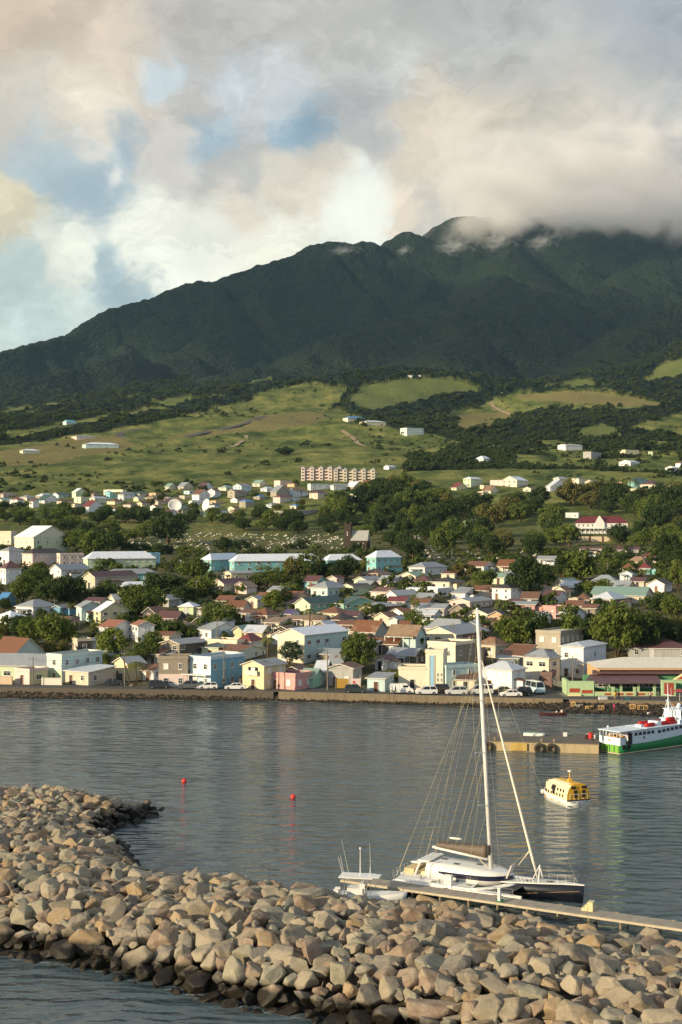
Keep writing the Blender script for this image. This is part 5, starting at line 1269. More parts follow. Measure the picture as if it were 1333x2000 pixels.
# named trees: px, base, width, height, shape, leaves, label
TL = [
 (218, 1293, 56, 66, 'round', 'bright', 'bright green round tree in front of the white house with rust red roof'),
 (200, 1302, 34, 28, 'low', 'bright', 'low bright bush at the foot of the bright round tree'),
 (250, 1302, 54, 28, 'low', 'mid', 'low hedge bush left of the shore palm'),
 (288, 1296, 48, 48, 'round', 'mid', 'loose green tree left of the dark concrete house'),
 (300, 1276, 44, 40, 'round', 'mid', 'small tree above the dark concrete house'),
 (62, 1262, 60, 66, 'round', 'mid', 'left one of the three tall trees behind the grey shed'),
 (100, 1268, 66, 76, 'round', 'mid', 'middle and tallest of the three trees behind the grey shed'),
 (130, 1262, 44, 56, 'round', 'bright', 'right one of the three tall trees behind the grey shed'),
 (38, 1255, 36, 52, 'round', 'dark', 'dark narrow tree behind the rusty warehouse roof'),
 (108, 1290, 50, 42, 'round', 'olive', 'olive bushy tree right of the rusty warehouse gable'),
 (6, 1252, 26, 34, 'round', 'olive', 'reddish olive tree at the left edge'),
 (265, 1202, 66, 60, 'round', 'mid', 'large tree right of the yellow gabled house'),
 (300, 1200, 50, 50, 'round', 'mid', 'tree between the yellow gabled house and the green hut'),
 (250, 1166, 46, 28, 'round', 'dark', 'dark tree in front of the white-roofed cream house'),
 (298, 1248, 50, 50, 'round', 'bright', 'bright tree right of the balcony house'),
 (335, 1248, 60, 34, 'wide', 'dark', 'dark spreading tree above the dark concrete house'),
 (364, 1248, 44, 26, 'wide', 'mid', 'small spreading tree left of the pale blue gable'),
 (322, 1166, 76, 50, 'round', 'dark', 'largest of the round dark trees below the car park'),
 (378, 1132, 64, 38, 'wide', 'mid', 'topmost round tree in front of the turquoise hall'),
 (394, 1176, 62, 50, 'round', 'mid', 'round tree left of the maroon-roofed cream house'),
 (362, 1182, 44, 36, 'round', 'dark', 'smaller round tree left of the pair by the utility pole'),
 (396, 1194, 26, 26, 'thin', 'blue', 'small bluish tree below the round pair'),
 (432, 1227, 72, 46, 'wide', 'mid', 'wide tree above the pale blue gable'),
 (430, 1176, 30, 22, 'round', 'mid', 'small tree beside the cream maroon-roofed house'),
 (474, 1160, 26, 20, 'round', 'bright', 'yellow-green bush by the tan gabled roof'),
 (520, 1152, 64, 48, 'thin', 'mid', 'feathery tree in front of the long turquoise school, left'),
 (545, 1150, 46, 44, 'thin', 'bright', 'feathery tree in front of the long turquoise school, right'),
 (505, 1150, 40, 30, 'round', 'dark', 'dark tree below the yellow box house'),
 (535, 1195, 40, 42, 'round', 'bright', 'light green tree right of the little cream house'),
 (553, 1182, 36, 36, 'round', 'dark', 'dark tree left of the brick-red shed'),
 (510, 1206, 30, 20, 'low', 'bright', 'pale bush below the little cream house'),
 (572, 1138, 44, 52, 'round', 'olive', 'olive tree at the left of the dark trees before the school'),
 (602, 1138, 48, 66, 'tall', 'mid', 'tallest tree before the school, rounded crown'),
 (632, 1134, 46, 44, 'round', 'dark', 'dark tree in the middle of the group before the school'),
 (676, 1134, 50, 52, 'round', 'dark', 'dark round tree left of the turquoise villa'),
 (655, 1138, 34, 36, 'round', 'dark', 'dark small tree between the two dark round trees'),
 (560, 1166, 46, 24, 'low', 'mid', 'bushes below the feathery trees'),
 (700, 1124, 30, 26, 'round', 'mid', 'small tree at the corner of the turquoise villa'),
 (566, 1302, 44, 52, 'tall', 'blue', 'blue-green conical tree before the large cream and aqua house'),
 (703, 1312, 70, 78, 'round', 'mid', 'big bushy dark tree right of the large cream and aqua house'),
 (680, 1300, 30, 50, 'round', 'mid', 'slender tree leaning on the big bushy tree'),
 (686, 1320, 34, 24, 'low', 'bright', 'yellow-green bush below the big bushy tree'),
 (768, 1330, 44, 18, 'low', 'bright', 'bright creeper over the wall beside the aqua lean-to'),
 (716, 1206, 34, 32, 'thin', 'bright', 'sparse tree right of the large green house'),
 (741, 1206, 32, 26, 'round', 'dark', 'small dark tree beside the sparse tree'),
 (806, 1232, 40, 44, 'round', 'mid', 'leafy tree in front of the white gabled hut'),
 (812, 1206, 20, 46, 'thin', 'bright', 'tall narrow papaya-like tree left of the mast top'),
 (800, 1140, 22, 18, 'round', 'dark', 'little dark tree by the pale green gabled roof'),
 (905, 1132, 50, 32, 'round', 'olive', 'brownish olive tree between white houses'),
 (944, 1152, 46, 44, 'round', 'mid', 'round tree above the tall white house'),
 (918, 1170, 30, 22, 'round', 'bright', 'bright bush below the palm'),
 (1028, 1168, 72, 86, 'round', 'dark', 'very large dark tree behind the tall white house'),
 (1062, 1155, 46, 52, 'round', 'dark', 'dark tree right of the very large dark tree'),
 (1008, 1270, 72, 74, 'round', 'mid', 'large leafy tree left of the bare concrete building'),
 (1048, 1266, 62, 76, 'round', 'dark', 'large dark tree above the bare concrete building'),
 (984, 1250, 34, 36, 'round', 'dark', 'dark bush tree beside the shaggy brown roof'),
 (1010, 1203, 30, 20, 'round', 'olive', 'small olive tree above the large leafy tree'),
 (1120, 1262, 66, 60, 'wide', 'mid', 'spreading tree behind the bare concrete building'),
 (1152, 1270, 56, 66, 'round', 'dark', 'dark tree left of the giant tree'),
 (1208, 1284, 96, 112, 'round', 'mid', 'giant tree crown in front of the arched hall'),
 (1176, 1280, 46, 80, 'round', 'mid', 'tall tree at the left shoulder of the giant tree'),
 (1258, 1280, 72, 88, 'round', 'dark', 'giant tree right of the giant crown'),
 (1298, 1272, 66, 70, 'round', 'dark', 'dark tree above the maroon hipped roof'),
 (1325, 1262, 46, 60, 'round', 'olive', 'olive tree at the right picture edge above the huts'),
 (1170, 1192, 34, 22, 'round', 'dark', 'small dark round tree below the brown hipped roof'),
 (1165, 1164, 56, 34, 'round', 'mid', 'tree left of the arched hall'),
 (1142, 1160, 36, 26, 'round', 'mid', 'small tree right of the pale green-roofed house'),
 (1130, 1134, 74, 58, 'wide', 'mid', 'wide round tree above the pale green-roofed house'),
 (1098, 1134, 40, 46, 'round', 'dark', 'dark tree at the left of the wide round tree'),
 (1196, 1118, 40, 30, 'round', 'mid', 'round treetop left of the red pyramid roofs'),
 (1225, 1100, 44, 22, 'round', 'dark', 'low dark tree behind the brown pyramid roof'),
 (1306, 1112, 56, 80, 'tall', 'dark', 'tall dark tree right of the red-roofed cream house'),
 (1325, 1160, 44, 66, 'round', 'mid', 'tree at the right picture edge above the white gabled house'),
 (1322, 1212, 56, 50, 'round', 'mid', 'tree at the right picture edge above the giant trees'),
 (1290, 1200, 50, 40, 'round', 'dark', 'dark tree below the white gabled dark-roofed house'),
 (330, 1064, 76, 64, 'round', 'dark', 'lone dark rounded tree standing in the cemetery'),
 (150, 1080, 50, 42, 'round', 'mid', 'tree just right of the tallest hall'),
 (185, 1086, 56, 48, 'wide', 'mid', 'wide tree behind the lime green school building, left'),
 (218, 1082, 54, 46, 'round', 'dark', 'dark tree behind the lime green school building, middle'),
 (250, 1080, 34, 22, 'round', 'dark', 'small tree behind the lime green school building, right'),
 (275, 1080, 46, 16, 'low', 'dark', 'hedge in front of the cemetery, left'),
 (315, 1082, 46, 18, 'low', 'dark', 'hedge in front of the cemetery, middle'),
 (372, 1084, 46, 18, 'low', 'mid', 'hedge in front of the cemetery, right'),
 (435, 1080, 40, 32, 'round', 'dark', 'dark tree above the turquoise hall'),
 (470, 1076, 40, 20, 'low', 'dark', 'bush behind the long white school roof'),
 (76, 1118, 30, 22, 'round', 'mid', 'small tree in front of the pinkish house'),
 (122, 1096, 28, 12, 'round', 'bright', 'sunlit bush before the plain pinkish annexe'),
 (213, 1112, 30, 22, 'round', 'dark', 'dark tree in front of the lime green school building'),
 (45, 1180, 52, 56, 'round', 'mid', 'leftmost tree of the big dark clump below the white balcony house'),
 (72, 1150, 50, 44, 'round', 'dark', 'back left tree of the big dark clump below the white balcony house'),
 (100, 1185, 62, 62, 'round', 'dark', 'central tree of the big dark clump below the white balcony house'),
 (138, 1182, 60, 54, 'wide', 'dark', 'right tree of the big dark clump below the white balcony house'),
 (165, 1174, 30, 22, 'round', 'olive', 'small olive tree below the beige maroon-roofed house'),
 (205, 1172, 46, 26, 'wide', 'dark', 'low dark tree in front of the beige maroon-roofed house'),
 (8, 1196, 30, 30, 'round', 'dark', 'dark tree below the blue-roofed hut'),
 (330, 1304, 20, 16, 'low', 'bright', 'bush beside the stone-fronted building'),
 (555, 889, 36, 14, 'wide', 'dark', 'lone dark tree on the open grass slope'),
 (1100, 1300, 24, 16, 'low', 'mid', 'bush below the bare concrete building'),
 (905, 1312, 22, 14, 'low', 'bright', 'bush right of the tower block'),
]
for t_ in TL: T(t_[0], t_[1], t_[2], t_[3], t_[4], t_[5], t_[6], 'trees of the harbour town')
# woods: many crowns, each one a tree
rw = random.Random(9)
def wood(poly, n, wr, hr, group, leaves, label, gap=.45, shapes=('round', 'wide', 'round')):
    xs = [p[0] for p in poly]; ys = [p[1] for p in poly]; got = []; tr = 0
    while len(got) < n and tr < n * 60:
        tr += 1; x = rw.uniform(min(xs), max(xs)); y = rw.uniform(min(ys), max(ys))
        if not in_poly(np.array([x]), np.array([y]), poly)[0]: continue
        w = rw.uniform(*wr)
        if any(abs(x - a) < gap * (w + c) and abs(y - b) < 5.5 for a, b, c in got): continue
        if any(abs(x - q[0]) < 14 and -3 < q[1] - y < 0 for q in HOUSES): continue
        got.append((x, y, w))
    for (x, y, w) in got: T(x, y, w, w * rw.uniform(*hr), rw.choice(shapes), rw.choice(leaves), label, group)
wood([(640, 985), (700, 962), (800, 960), (880, 990), (890, 1075), (720, 1078), (700, 1040), (640, 1040)], 34, (36, 54), (.75, 1.0), 'trees of the wood around the ruined church', ['dark', 'dark', 'mid'], 'dark full tree in the dense wood around the ruined church')
wood([(470, 1010), (560, 1018), (690, 1010), (690, 1048), (560, 1042), (470, 1040)], 16, (26, 42), (.6, .85), 'trees between warehouse and cemetery', ['dark', 'dark', 'mid'], 'dark tree in the belt between the grey warehouse and the cemetery')
wood([(780, 985), (1000, 985), (1110, 1000), (1120, 1075), (1060, 1092), (780, 1098)], 34, (36, 58), (.75, 1.0), 'trees of the wood left of the red-roofed mansion', ['dark', 'mid', 'dark', 'olive'], 'tree in the dense wood left of the red-roofed mansion')
wood([(1110, 985), (1333, 980), (1345, 1040), (1240, 1052), (1225, 1005), (1120, 1002)], 22, (30, 52), (.75, 1.1), 'trees behind the red-roofed mansion', ['dark', 'mid', 'olive'], 'tree in the wood behind the red-roofed mansion')
wood([(1200, 1060), (1340, 1050), (1345, 1120), (1300, 1120), (1290, 1075), (1200, 1075)], 10, (34, 52), (.8, 1.1), 'trees right of the cream yard wall', ['dark', 'mid'], 'tree right of the long cream retaining wall')
wood([(0, 1002), (120, 1000), (330, 1010), (330, 1024), (120, 1030), (0, 1024)], 24, (24, 40), (.6, .8), 'trees in front of the distant houses, left', ['dark', 'dark', 'mid'], 'dark tree in the belt below the distant houses on the left', )
wood([(100, 1035), (310, 1038), (300, 1060), (140, 1070)], 12, (28, 42), (.6, .8), 'trees beyond the lime green school', ['dark', 'mid'], 'dark tree between the lime green school and the cemetery')
wood([(700, 960), (830, 962), (830, 975), (700, 972)], 7, (28, 44), (.6, .8), 'sunlit trees along the upper edge of the wood', ['bright', 'olive'], 'sunlit yellow-green tree on the upper edge of the wood')
wood([(340, 1006), (470, 1012), (470, 1024), (340, 1022)], 10, (16, 28), (.6, .8), 'small trees below the satellite dishes', ['mid', 'dark'], 'small tree below the satellite dishes')
wood([(300, 1195), (560, 1195), (900, 1240), (560, 1262), (300, 1220)], 12, (16, 26), (.7, .9), 'yard trees among the old town houses', ['mid', 'dark', 'bright'], 'small yard tree squeezed between old town roofs', .8)
wood([(760, 1100), (1100, 1110), (1250, 1170), (1050, 1180), (700, 1170)], 12, (15, 24), (.7, .9), 'yard trees among the upper old town houses', ['mid', 'dark', 'bright'], 'small yard tree between houses right of the turquoise villa', .8)
wood([(150, 960), (330, 950), (600, 950), (600, 1000), (330, 1000), (150, 995)], 16, (14, 24), (.6, .9), 'small trees between the distant houses', ['mid', 'dark', 'olive'], 'small tree squeezed between distant houses at the hill foot', .8)
print('trees', NT_)
# palms
def palm_mesh(seed):
    r = random.Random(seed); mb = MB()
    for i in range(16):
        a = i * 2.4; up = r.uniform(.1, 1.0); L = r.uniform(2.4, 3.1); n = 9; pts = []
        for k in range(n + 1):
            s = k / n; pts.append(Vector((math.cos(a) * L * s * (.85 + .15 * (1 - up)), math.sin(a) * L * s, up * 1.6 * s - (1.2 + up) * s * s * 1.35)))
        side = Vector((-math.sin(a), math.cos(a), 0))
        for k in range(n):
            for sg in (-1, 1):
                p = pts[k]; q = pts[k + 1]; w = .62 * math.sin(math.pi * min((k + 1.2) / (n + 1), 1)) + .08
                tip = (p + q) / 2 + side * sg * w + Vector((0, 0, -.22 * w)) + (q - p) * .7
                mb.add([p, p + (q - p) * .7, tip], [(0, 1, 2)], 0)
    me = mb.mesh('fronds', [LEAF['palm']]); at_ = me.color_attributes.new('tint', 'FLOAT_COLOR', 'POINT')
    for i in range(len(me.vertices)): v = r.random(); at_.data[i].color = (v, v, v, 1)
    return me
PM = [palm_mesh(3), palm_mesh(4)]
def palm(px, base, h, wpx, label):
    X, Y, z = ground(px, base); m = Y / F; H_ = h * m; s = wpx * m / 5.2
    root = empty('palm_tree', (X, Y, z), rnd.uniform(0, 6), label, 'palm tree', 'palms of the town')
    mb = MB(); mb.tube([(0, 0, -.5), (.15, .1, H_ * .35), (.1, .25, H_ * .62), (0, .2, H_ - s * 1.0)], [.24, .17, .15, .13], 7); mb.build('trunk', [BARK], root, True)
    link_mesh('crown', PM[int(px) % 2], root, (0, .2, H_ - s * 1.0), None, (s, s, s))
for a in [(268, 1334, 48, 50, 'palm beside the leaning pole on the shore road'), (525, 1302, 62, 40, 'palm left of the large cream and aqua house'), (604, 1230, 46, 38, 'palm in front of the large light green house'), (925, 1172, 46, 40, 'palm standing above the tall white house'),
          (1262, 1142, 34, 30, 'palm right of the small pale blue house'), (377, 1088, 34, 24, 'dry brown palm left of the turquoise hall'), (712, 1122, 32, 30, 'palm in front of the turquoise villa'), (1232, 975, 46, 44, 'tall palm left of the distant turquoise house'), (150, 1268, 34, 26, 'small palm by the square beige hut'), (1198, 1075, 26, 30, 'palm right of the long cream retaining wall'), (230, 978, 20, 18, 'tiny palm before the turquoise-blue block'), (57, 1000, 22, 18, 'tiny palm in the distant row on the left')]: palm(*a)

# scrub and hedgerows: uncountable -> one object
def scrub():
    g = np.random.default_rng(4); bm = bmesh.new(); bmesh.ops.create_icosphere(bm, subdivisions=1, radius=1.0)
    bv = np.array([v.co[:] for v in bm.verts]); bf = np.array([[v.index for v in f.verts] for f in bm.faces]); bm.free()
    base = [crown_np(700 + k, nl=72, flat=.62, leaf=.25, clumps=9) for k in range(6)]
    V = []; Fs = []; Ts = []; off = 0
    N = 60000; px = g.uniform(-60, 1400, N); s = g.uniform(0, 1, N)
    Y = 640 * (3000 / 640) ** s; X = (px - CX) * Y / F; Z = zterrain(X, Y); PY = HY + (CH - Z) * F / Y
    r, gg, b = cover(px, PY, X, Y)
    dens = fbm(X / 55, Y / 90, 4, 41); fine = fbm(X / 14, Y / 20, 2, 44)
    p = np.where(r > .5, 1.0, np.clip((dens - .47) * 5, 0, 1) * (fine > .45) * np.where(b > .5, .03, np.where(gg > .5, .05, .45)))
    p = p * np.where(Y < 900, np.where((PY > 1000) & (Y < 900), .12, .6), 1) * np.where(Y > 2500, .5, 1)
    m = g.uniform(0, 1, N) < p * .55
    X, Y, Z, r, PY = X[m], Y[m], Z[m], r[m], PY[m]
    for i in range(len(X)):
        k = min(4.2, .9 + g.exponential(.85)) * (1.5 if r[i] > .5 else .85) * (1 + max(0, Y[i] - 1500) / 2200)
        v, f_, t_ = base[g.integers(6)]; kk = k * 1.35
        V.append(v * np.array([kk, kk, kk * g.uniform(.7, 1.1)]) + np.array([X[i], Y[i], Z[i] - .3 * kk])); Fs.append(f_ + off); off += len(v); Ts.append(t_ * .8 + g.uniform(0, .2))
    V = np.concatenate(V); Fs = np.concatenate(Fs); Ts = np.concatenate(Ts); print('scrub', len(X), len(V))
    m_ = leaf_mat('scrub_leaves', (32, 44, 26), (66, 78, 38))
    o = link_mesh('hillside_scrub', np_mesh('hillside_scrub', V, Fs, m_, False, np.stack([Ts] * 3, 1))); tag(o, 'dark green bushes and hedgerows scattered over the hillside fields', 'bushes', None, 'stuff')
scrub()
def yards():
    g = np.random.default_rng(14); base = [crown_np(900 + k, nl=260, flat=.6, leaf=.13, clumps=9) for k in range(5)]; V = []; Fs = []; Ts = []; off = 0
    N = 3200; px = g.uniform(-30, 1370, N); Y = g.uniform(345, 720, N); X = (px - CX) * Y / F; Z = zterrain(X, Y); PY = HY + (CH - Z) * F / Y
    keep = fbm(X / 22, Y / 22, 3, 66) > .47; keep &= ~((PY > 1040) & (PY < 1078) & (px > 240) & (px < 700) & (g.uniform(0, 1, N) > .12))
    for x, y, z in zip(X[keep], Y[keep], Z[keep]):
        v, f, t = base[g.integers(5)]; k = min(3.4, .8 + g.exponential(.8)); V.append(v * np.array([k, k, k * g.uniform(.7, 1.3)]) + np.array([x, y, z - .1])); Fs.append(f + off); off += len(v); Ts.append(t)
    T_ = np.concatenate(Ts); print('yards', len(V))
    o = link_mesh('garden_shrubs', np_mesh('garden_shrubs', np.concatenate(V), np.concatenate(Fs), leaf_mat('shrub_leaves', (46, 60, 28), (100, 112, 50)), False, np.stack([T_] * 3, 1))); tag(o, 'low green shrubs and weeds filling the yards between the houses', 'shrubs', None, 'stuff')
yards()
# cemetery stones: pale slabs, past counting
def graves():
    g = np.random.default_rng(8); r = random.Random(3)
    polys = [[(235, 1048), (330, 1040), (470, 1042), (560, 1045), (690, 1045), (690, 1072), (560, 1072), (330, 1080), (240, 1076)], [(780, 1075), (860, 1068), (1060, 1078), (1060, 1100), (900, 1100), (790, 1092)]]
    st = [paint((186, 182, 166), key='pale_grave'), paint((140, 136, 122), key='grey_grave')]
    n = 0; rest = MB()
    for poly, cnt in zip(polys, (300, 70)):
        xs = [p[0] for p in poly]; ys = [p[1] for p in poly]; k = 0
        while k < cnt:
            x = r.uniform(min(xs), max(xs)); y = r.uniform(min(ys), max(ys))
            if not in_poly(np.array([x]), np.array([y]), poly)[0]: continue
            k += 1; X, Y, z = ground(x, y, 560); w, d, h = r.uniform(.8, 1.2), r.uniform(1.6, 2.6), r.uniform(.2, .5); a = r.uniform(.9, 1.3)
            mb = rest; rot = a; c = (X, Y, z + h / 2)
            mb.box(c, (d, w, h), 0 if r.random() < .8 else 1, rz=rot)
            if r.random() < .3: mb.box((X + math.cos(rot) * d * .45, Y + math.sin(rot) * d * .45, z + h + .3), (.18, w * .6, .7), 0, rz=rot)
    o = rest.build('grave_slabs', st); tag(o, 'hundreds of pale grave slabs and headstones spread over the grassy cemetery', 'graves', None, 'stuff')
graves()
# ---------------------------------------------------------------- roads, seawall, shore
def ribbon(name, pts, w, mat, dz=.02, kind='structure', top=None):
    V = []; Fq = []
    for i, (x, y) in enumerate(pts):
        a = Vector(pts[max(i - 1, 0)]); b = Vector(pts[min(i + 1, len(pts) - 1)]); d = (b - a).normalized(); n = Vector((-d.y, d.x))
        for s in (-.5, 0, .5):
            q = Vector((x, y)) + n * w * s; V.append((q.x, q.y, (float(zterrain(q.x, q.y)) if top is None else top) + dz))
    for i in range(len(pts) - 1):
        for k in (0, 1): Fq.append((i * 3 + k, i * 3 + k + 1, (i + 1) * 3 + k + 1, (i + 1) * 3 + k))
    mb = MB(); mb.add(V, Fq); o = mb.build(name, [mat]); o['kind'] = kind; return o
asph = paint((78, 76, 74), key='asphalt', stain=.3, rough=.9, scale=.5)
conc = paint((122, 110, 90), key='seawall_concrete', stain=.6, rough=.95, scale=1.0)
rpts = [at(px, float(roadY(px)) + 3.4)[:2] for px in range(-500, 2000, 25)]
ribbon('shore_road', rpts, 6.0, asph, .012, top=1.78)
ribbon('footpath', [at(px, float(roadY(px)) + .0)[:2] for px in range(-500, 2000, 25)], 1.0, paint((128, 120, 106), key='footpath_concrete', rough=.9), .016, top=1.78)
track = paint((84, 82, 78), key='track_asphalt', rough=.9)
def hillroad(name, pl, w, mat):
    pts = []
    for (a, b) in zip(pl[:-1], pl[1:]):
        for k in range(6):
            t = k / 6; X, Y, z = ground(a[0] + (b[0] - a[0]) * t, a[1] + (b[1] - a[1]) * t, 1000); pts.append((X, Y))
    ribbon(name, pts, w, mat, .6)
hillroad('hill_road', [(250, 858), (236, 853), (233, 849), (245, 844), (275, 838)], 9, track)
hillroad('hill_road', [(345, 858), (400, 846), (450, 836), (480, 828), (500, 819), (520, 812)], 9, track)
dirt = paint((150, 132, 104), key='dirt_track', rough=.95)
hillroad('dirt_road', [(668, 842), (690, 856), (700, 868), (715, 874)], 5, dirt)
hillroad('dirt_road', [(420, 882), (460, 872), (480, 858), (482, 850)], 5, dirt)
hillroad('dirt_road', [(958, 787), (965, 797), (985, 806), (1000, 812)], 6, dirt)
# side streets running inland
for (a, b) in (((605, 1349), (680, 1318)), ((1095, 1360), (1050, 1348)), ((138, 1230), (150, 1195))):
    p0 = ground(*a); p1 = ground(*b); n = 8
    ribbon('side_street', [(p0[0] + (p1[0] - p0[0]) * k / n, p0[1] + (p1[1] - p0[1]) * k / n) for k in range(n + 1)], 5, asph, .05)

def seawall(px0, px1, h, label, mat):
    pts = [at(px, float(roadY(px)) - .6) for px in np.linspace(px0, px1, 26)]; mb = MB()
    prof = [(-.35, -1.6), (-.22, h), (.22, h), (.22, -1.6)]
    secs = []
    for i, p in enumerate(pts):
        a = Vector(pts[max(i - 1, 0)]); b = Vector(pts[min(i + 1, len(pts) - 1)]); d = (b - a).normalized(); n = Vector((-d.y, d.x, 0))
        secs.append([tuple(Vector(p) + n * q + Vector((0, 0, 1.75 + z))) for q, z in prof])
    mb.loft(secs); o = mb.build('seawall', [mat]); tag(o, label, 'seawall', 'sea walls along the shore road')
seawall(545, 1100, .14, 'long sunlit concrete sea wall in front of the pink bungalow and the parked cars', conc)
seawall(-300, 535, .12, 'low rough sea wall edge along the left part of the shore road', paint((86, 78, 66), key='rough_wall', stain=.6, scale=2))
seawall(1112, 1800, .06, 'low kerb of the promenade above the stony beach on the right', conc)
def shore_stones():
    g = random.Random(12); ms = [rock_mesh(300 + k) for k in range(3)]; V = []; Fs = []; off = 0
    from mathutils import Euler
    base = []
    for me in ms:
        bm = bmesh.new(); bmesh.ops.create_icosphere(bm, subdivisions=2, radius=1.0)
        for v in bm.verts: v.co *= g.uniform(.78, 1.1)
        base.append((np.array([v.co[:] for v in bm.verts]), np.array([[v.index for v in f.verts] for f in bm.faces]))); bm.free()
    for n in range(2600):
        px = g.uniform(-60, 1395); sy, ry = float(shoreY(px)), float(roadY(px)); d = ry - sy
        t = g.uniform(-.15, .95); Y = sy + d * t; X = at(px, Y)[0]; z = float(zterrain(X, Y))
        r_ = g.uniform(.12, .34) * (1.25 if px > 1050 else 1)
        bv, bf = g.choice(base); M = np.array(Euler((g.uniform(0, 6), g.uniform(0, 6), 0)).to_matrix())
        V.append((bv * np.array([r_, r_ * .8, r_ * .6])) @ M.T + np.array([X, Y, z + r_ * .1])); Fs.append(bf + off); off += len(bv)
    m = rock_mat('shore_stone', [(84, 74, 62), (108, 96, 80), (96, 88, 76)])
    o = link_mesh('shore_stones', np_mesh('shore_stones', np.concatenate(V), np.concatenate(Fs), m, False)); tag(o, 'loose dark stones covering the narrow beach below the sea wall', 'stones', None, 'stuff')
shore_stones()

# ---------------------------------------------------------------- cars
TYRE = plain('tyre_rubber', (28, 28, 28), .85); CHROME = plain('rim_metal', (150, 152, 154), .35, .6); LAMPR = plain('tail_lamp', (130, 22, 18), .3); LAMPW = plain('headlamp', (210, 210, 205), .15)
def car_paint(col):
    k = ('car', tuple(col))
    if k in _mc: return _mc[k]
    m, t, b = new_mat('car_paint'); t.set(b.inputs['Base Color'], s2l(col)); b.inputs['Roughness'].default_value = .3; b.inputs['Coat Weight'].default_value = .6
    _mc[k] = m; return m
PROF = { # (x, z) side outline of body up to beltline ; cabin outline
 'sedan': ([(-2.2, .35), (-2.22, .75), (-2.05, .95), (-1.2, 1.0), (.95, .98), (1.9, .82), (2.2, .62), (2.2, .32)], [(-1.55, .98), (-.95, 1.38), (.25, 1.42), (1.0, .97)], 4.4),
 'hatch': ([(-1.95, .35), (-2.0, .9), (-1.85, 1.0), (.95, 1.0), (1.75, .85), (2.0, .62), (2.0, .32)], [(-1.9, .99), (-1.5, 1.45), (.3, 1.5), (1.05, .99)], 4.0),
 'suv': ([(-2.2, .42), (-2.25, 1.05), (-2.1, 1.12), (1.0, 1.12), (1.95, 1.0), (2.2, .75), (2.2, .4)], [(-2.1, 1.11), (-1.8, 1.68), (.35, 1.72), (1.1, 1.11)], 4.4),
 'van': ([(-2.4, .38), (-2.45, 1.2), (-2.4, 1.25), (1.6, 1.22), (2.25, .98), (2.45, .7), (2.45, .36)], [(-2.4, 1.24), (-2.3, 1.92), (1.0, 1.98), (1.75, 1.2)], 4.9),
 'bus': ([(-2.6, .4), (-2.65, 1.3), (-2.6, 1.35), (2.3, 1.35), (2.55, 1.1), (2.6, .7), (2.6, .38)], [(-2.6, 1.34), (-2.5, 2.35), (1.9, 2.4), (2.35, 1.34)], 5.2)}
def car(px, base, kind, col, ang, label, panelvan=False):
    X, Y, z = at(px, (CH - 1.8) * F / (base - HY), 1.8)
    Y = max(Y, float(roadY(px)) + 1.5); X = at(px, Y)[0]
    root = empty('car' if kind not in ('van', 'bus') else ('van' if kind == 'van' else 'minibus'), (X, Y, 1.796), R(ang), label, 'car' if kind not in ('van', 'bus') else ('van' if kind == 'van' else 'minibus'), 'vehicles parked along the shore road')
    body, cab, L = PROF[kind]; cp = car_paint(col); hw = .88 if kind != 'bus' else 1.0
    def shell(pts, inset, mat, name, extra=0):
        mb = MB(); n = len(pts); secs = []
        for y, k in ((-hw, .94), (-hw * .82, 1.0), (hw * .82, 1.0), (hw, .94)):
            secs.append([(x * (1 if abs(y) < hw * .9 else .985), y, z0 if i not in () else z0) for i, (x, z0) in enumerate(pts)])
        mb.loft(secs); return mb.build(name, [mat], root, False)
    shell(body + [(body[-1][0] - .05, .28), (body[0][0] + .05, .28)], 0, cp, 'body')
    # cabin: roof narrower than belt
    mb = MB(); zr = max(p[1] for p in cab); secs = []
    for s_ in (-1, 1): secs.append([(x, s_ * (hw - .06 - (zz - cab[0][1]) / (zr - cab[0][1]) * .2), zz) for x, zz in cab])
    mb.loft(secs); mb.build('cabin_glass' if not panelvan else 'cabin', [GLASS if not panelvan else cp], root)
    rf = MB(); xs = [p[0] for p in cab]; rf.box(((cab[1][0] + cab[2][0]) / 2, 0, zr + .0), (cab[2][0] - cab[1][0] + .1, (hw - .22) * 2, .07), 0)
    for s_ in (-1, 1):
        for (p, q) in ((cab[0], cab[1]), (cab[3], cab[2])):
            rf.tube([(p[0], s_ * (hw - .05), p[1]), (q[0], s_ * (hw - .25), q[1])], .05, 4)
        xm = (cab[1][0] + cab[2][0]) / 2; rf.tube([(xm, s_ * (hw - .05), cab[0][1]), (xm, s_ * (hw - .25), zr)], .05, 4)
    rf.build('roof', [cp], root)
    if panelvan:
        g = MB(); g.add([(1.76, -.7, 1.26), (1.76, .7, 1.26), (1.06, .62, 1.92), (1.06, -.62, 1.92)], [(0, 1, 2, 3)], 0)
        for s_ in (-1, 1): g.box((.75, s_ * .8, 1.5), (1.0, .06, .45), 0)
        g.build('windscreen', [GLASS], root)
    wx = body[-1][0] * .66
    for x in (-wx, wx):
        for s_ in (-1, 1):
            w = MB(); w.tube([(x, s_ * (hw - .2), .33), (x, s_ * (hw + .03), .33)], .33, 14, 0); wo = w.build('wheel', [TYRE], root)
            w = MB(); w.tube([(x, s_ * (hw + .0), .33), (x, s_ * (hw + .045), .33)], .19, 10, 0); w.build('rim', [CHROME], wo)
    for s_ in (-1, 1):
        l = MB(); l.box((body[-1][0] - .0, s_ * .62, .7), (.08, .3, .14), 0); l.build('headlight', [LAMPW], root)
        l = MB(); l.box((body[0][0] - .0, s_ * .68, .82), (.08, .2, .2), 0); l.build('tail_light', [LAMPR], root)
wt, dg_, gr, bk = (224, 224, 220), (50, 54, 56), (92, 96, 98), (26, 27, 30)
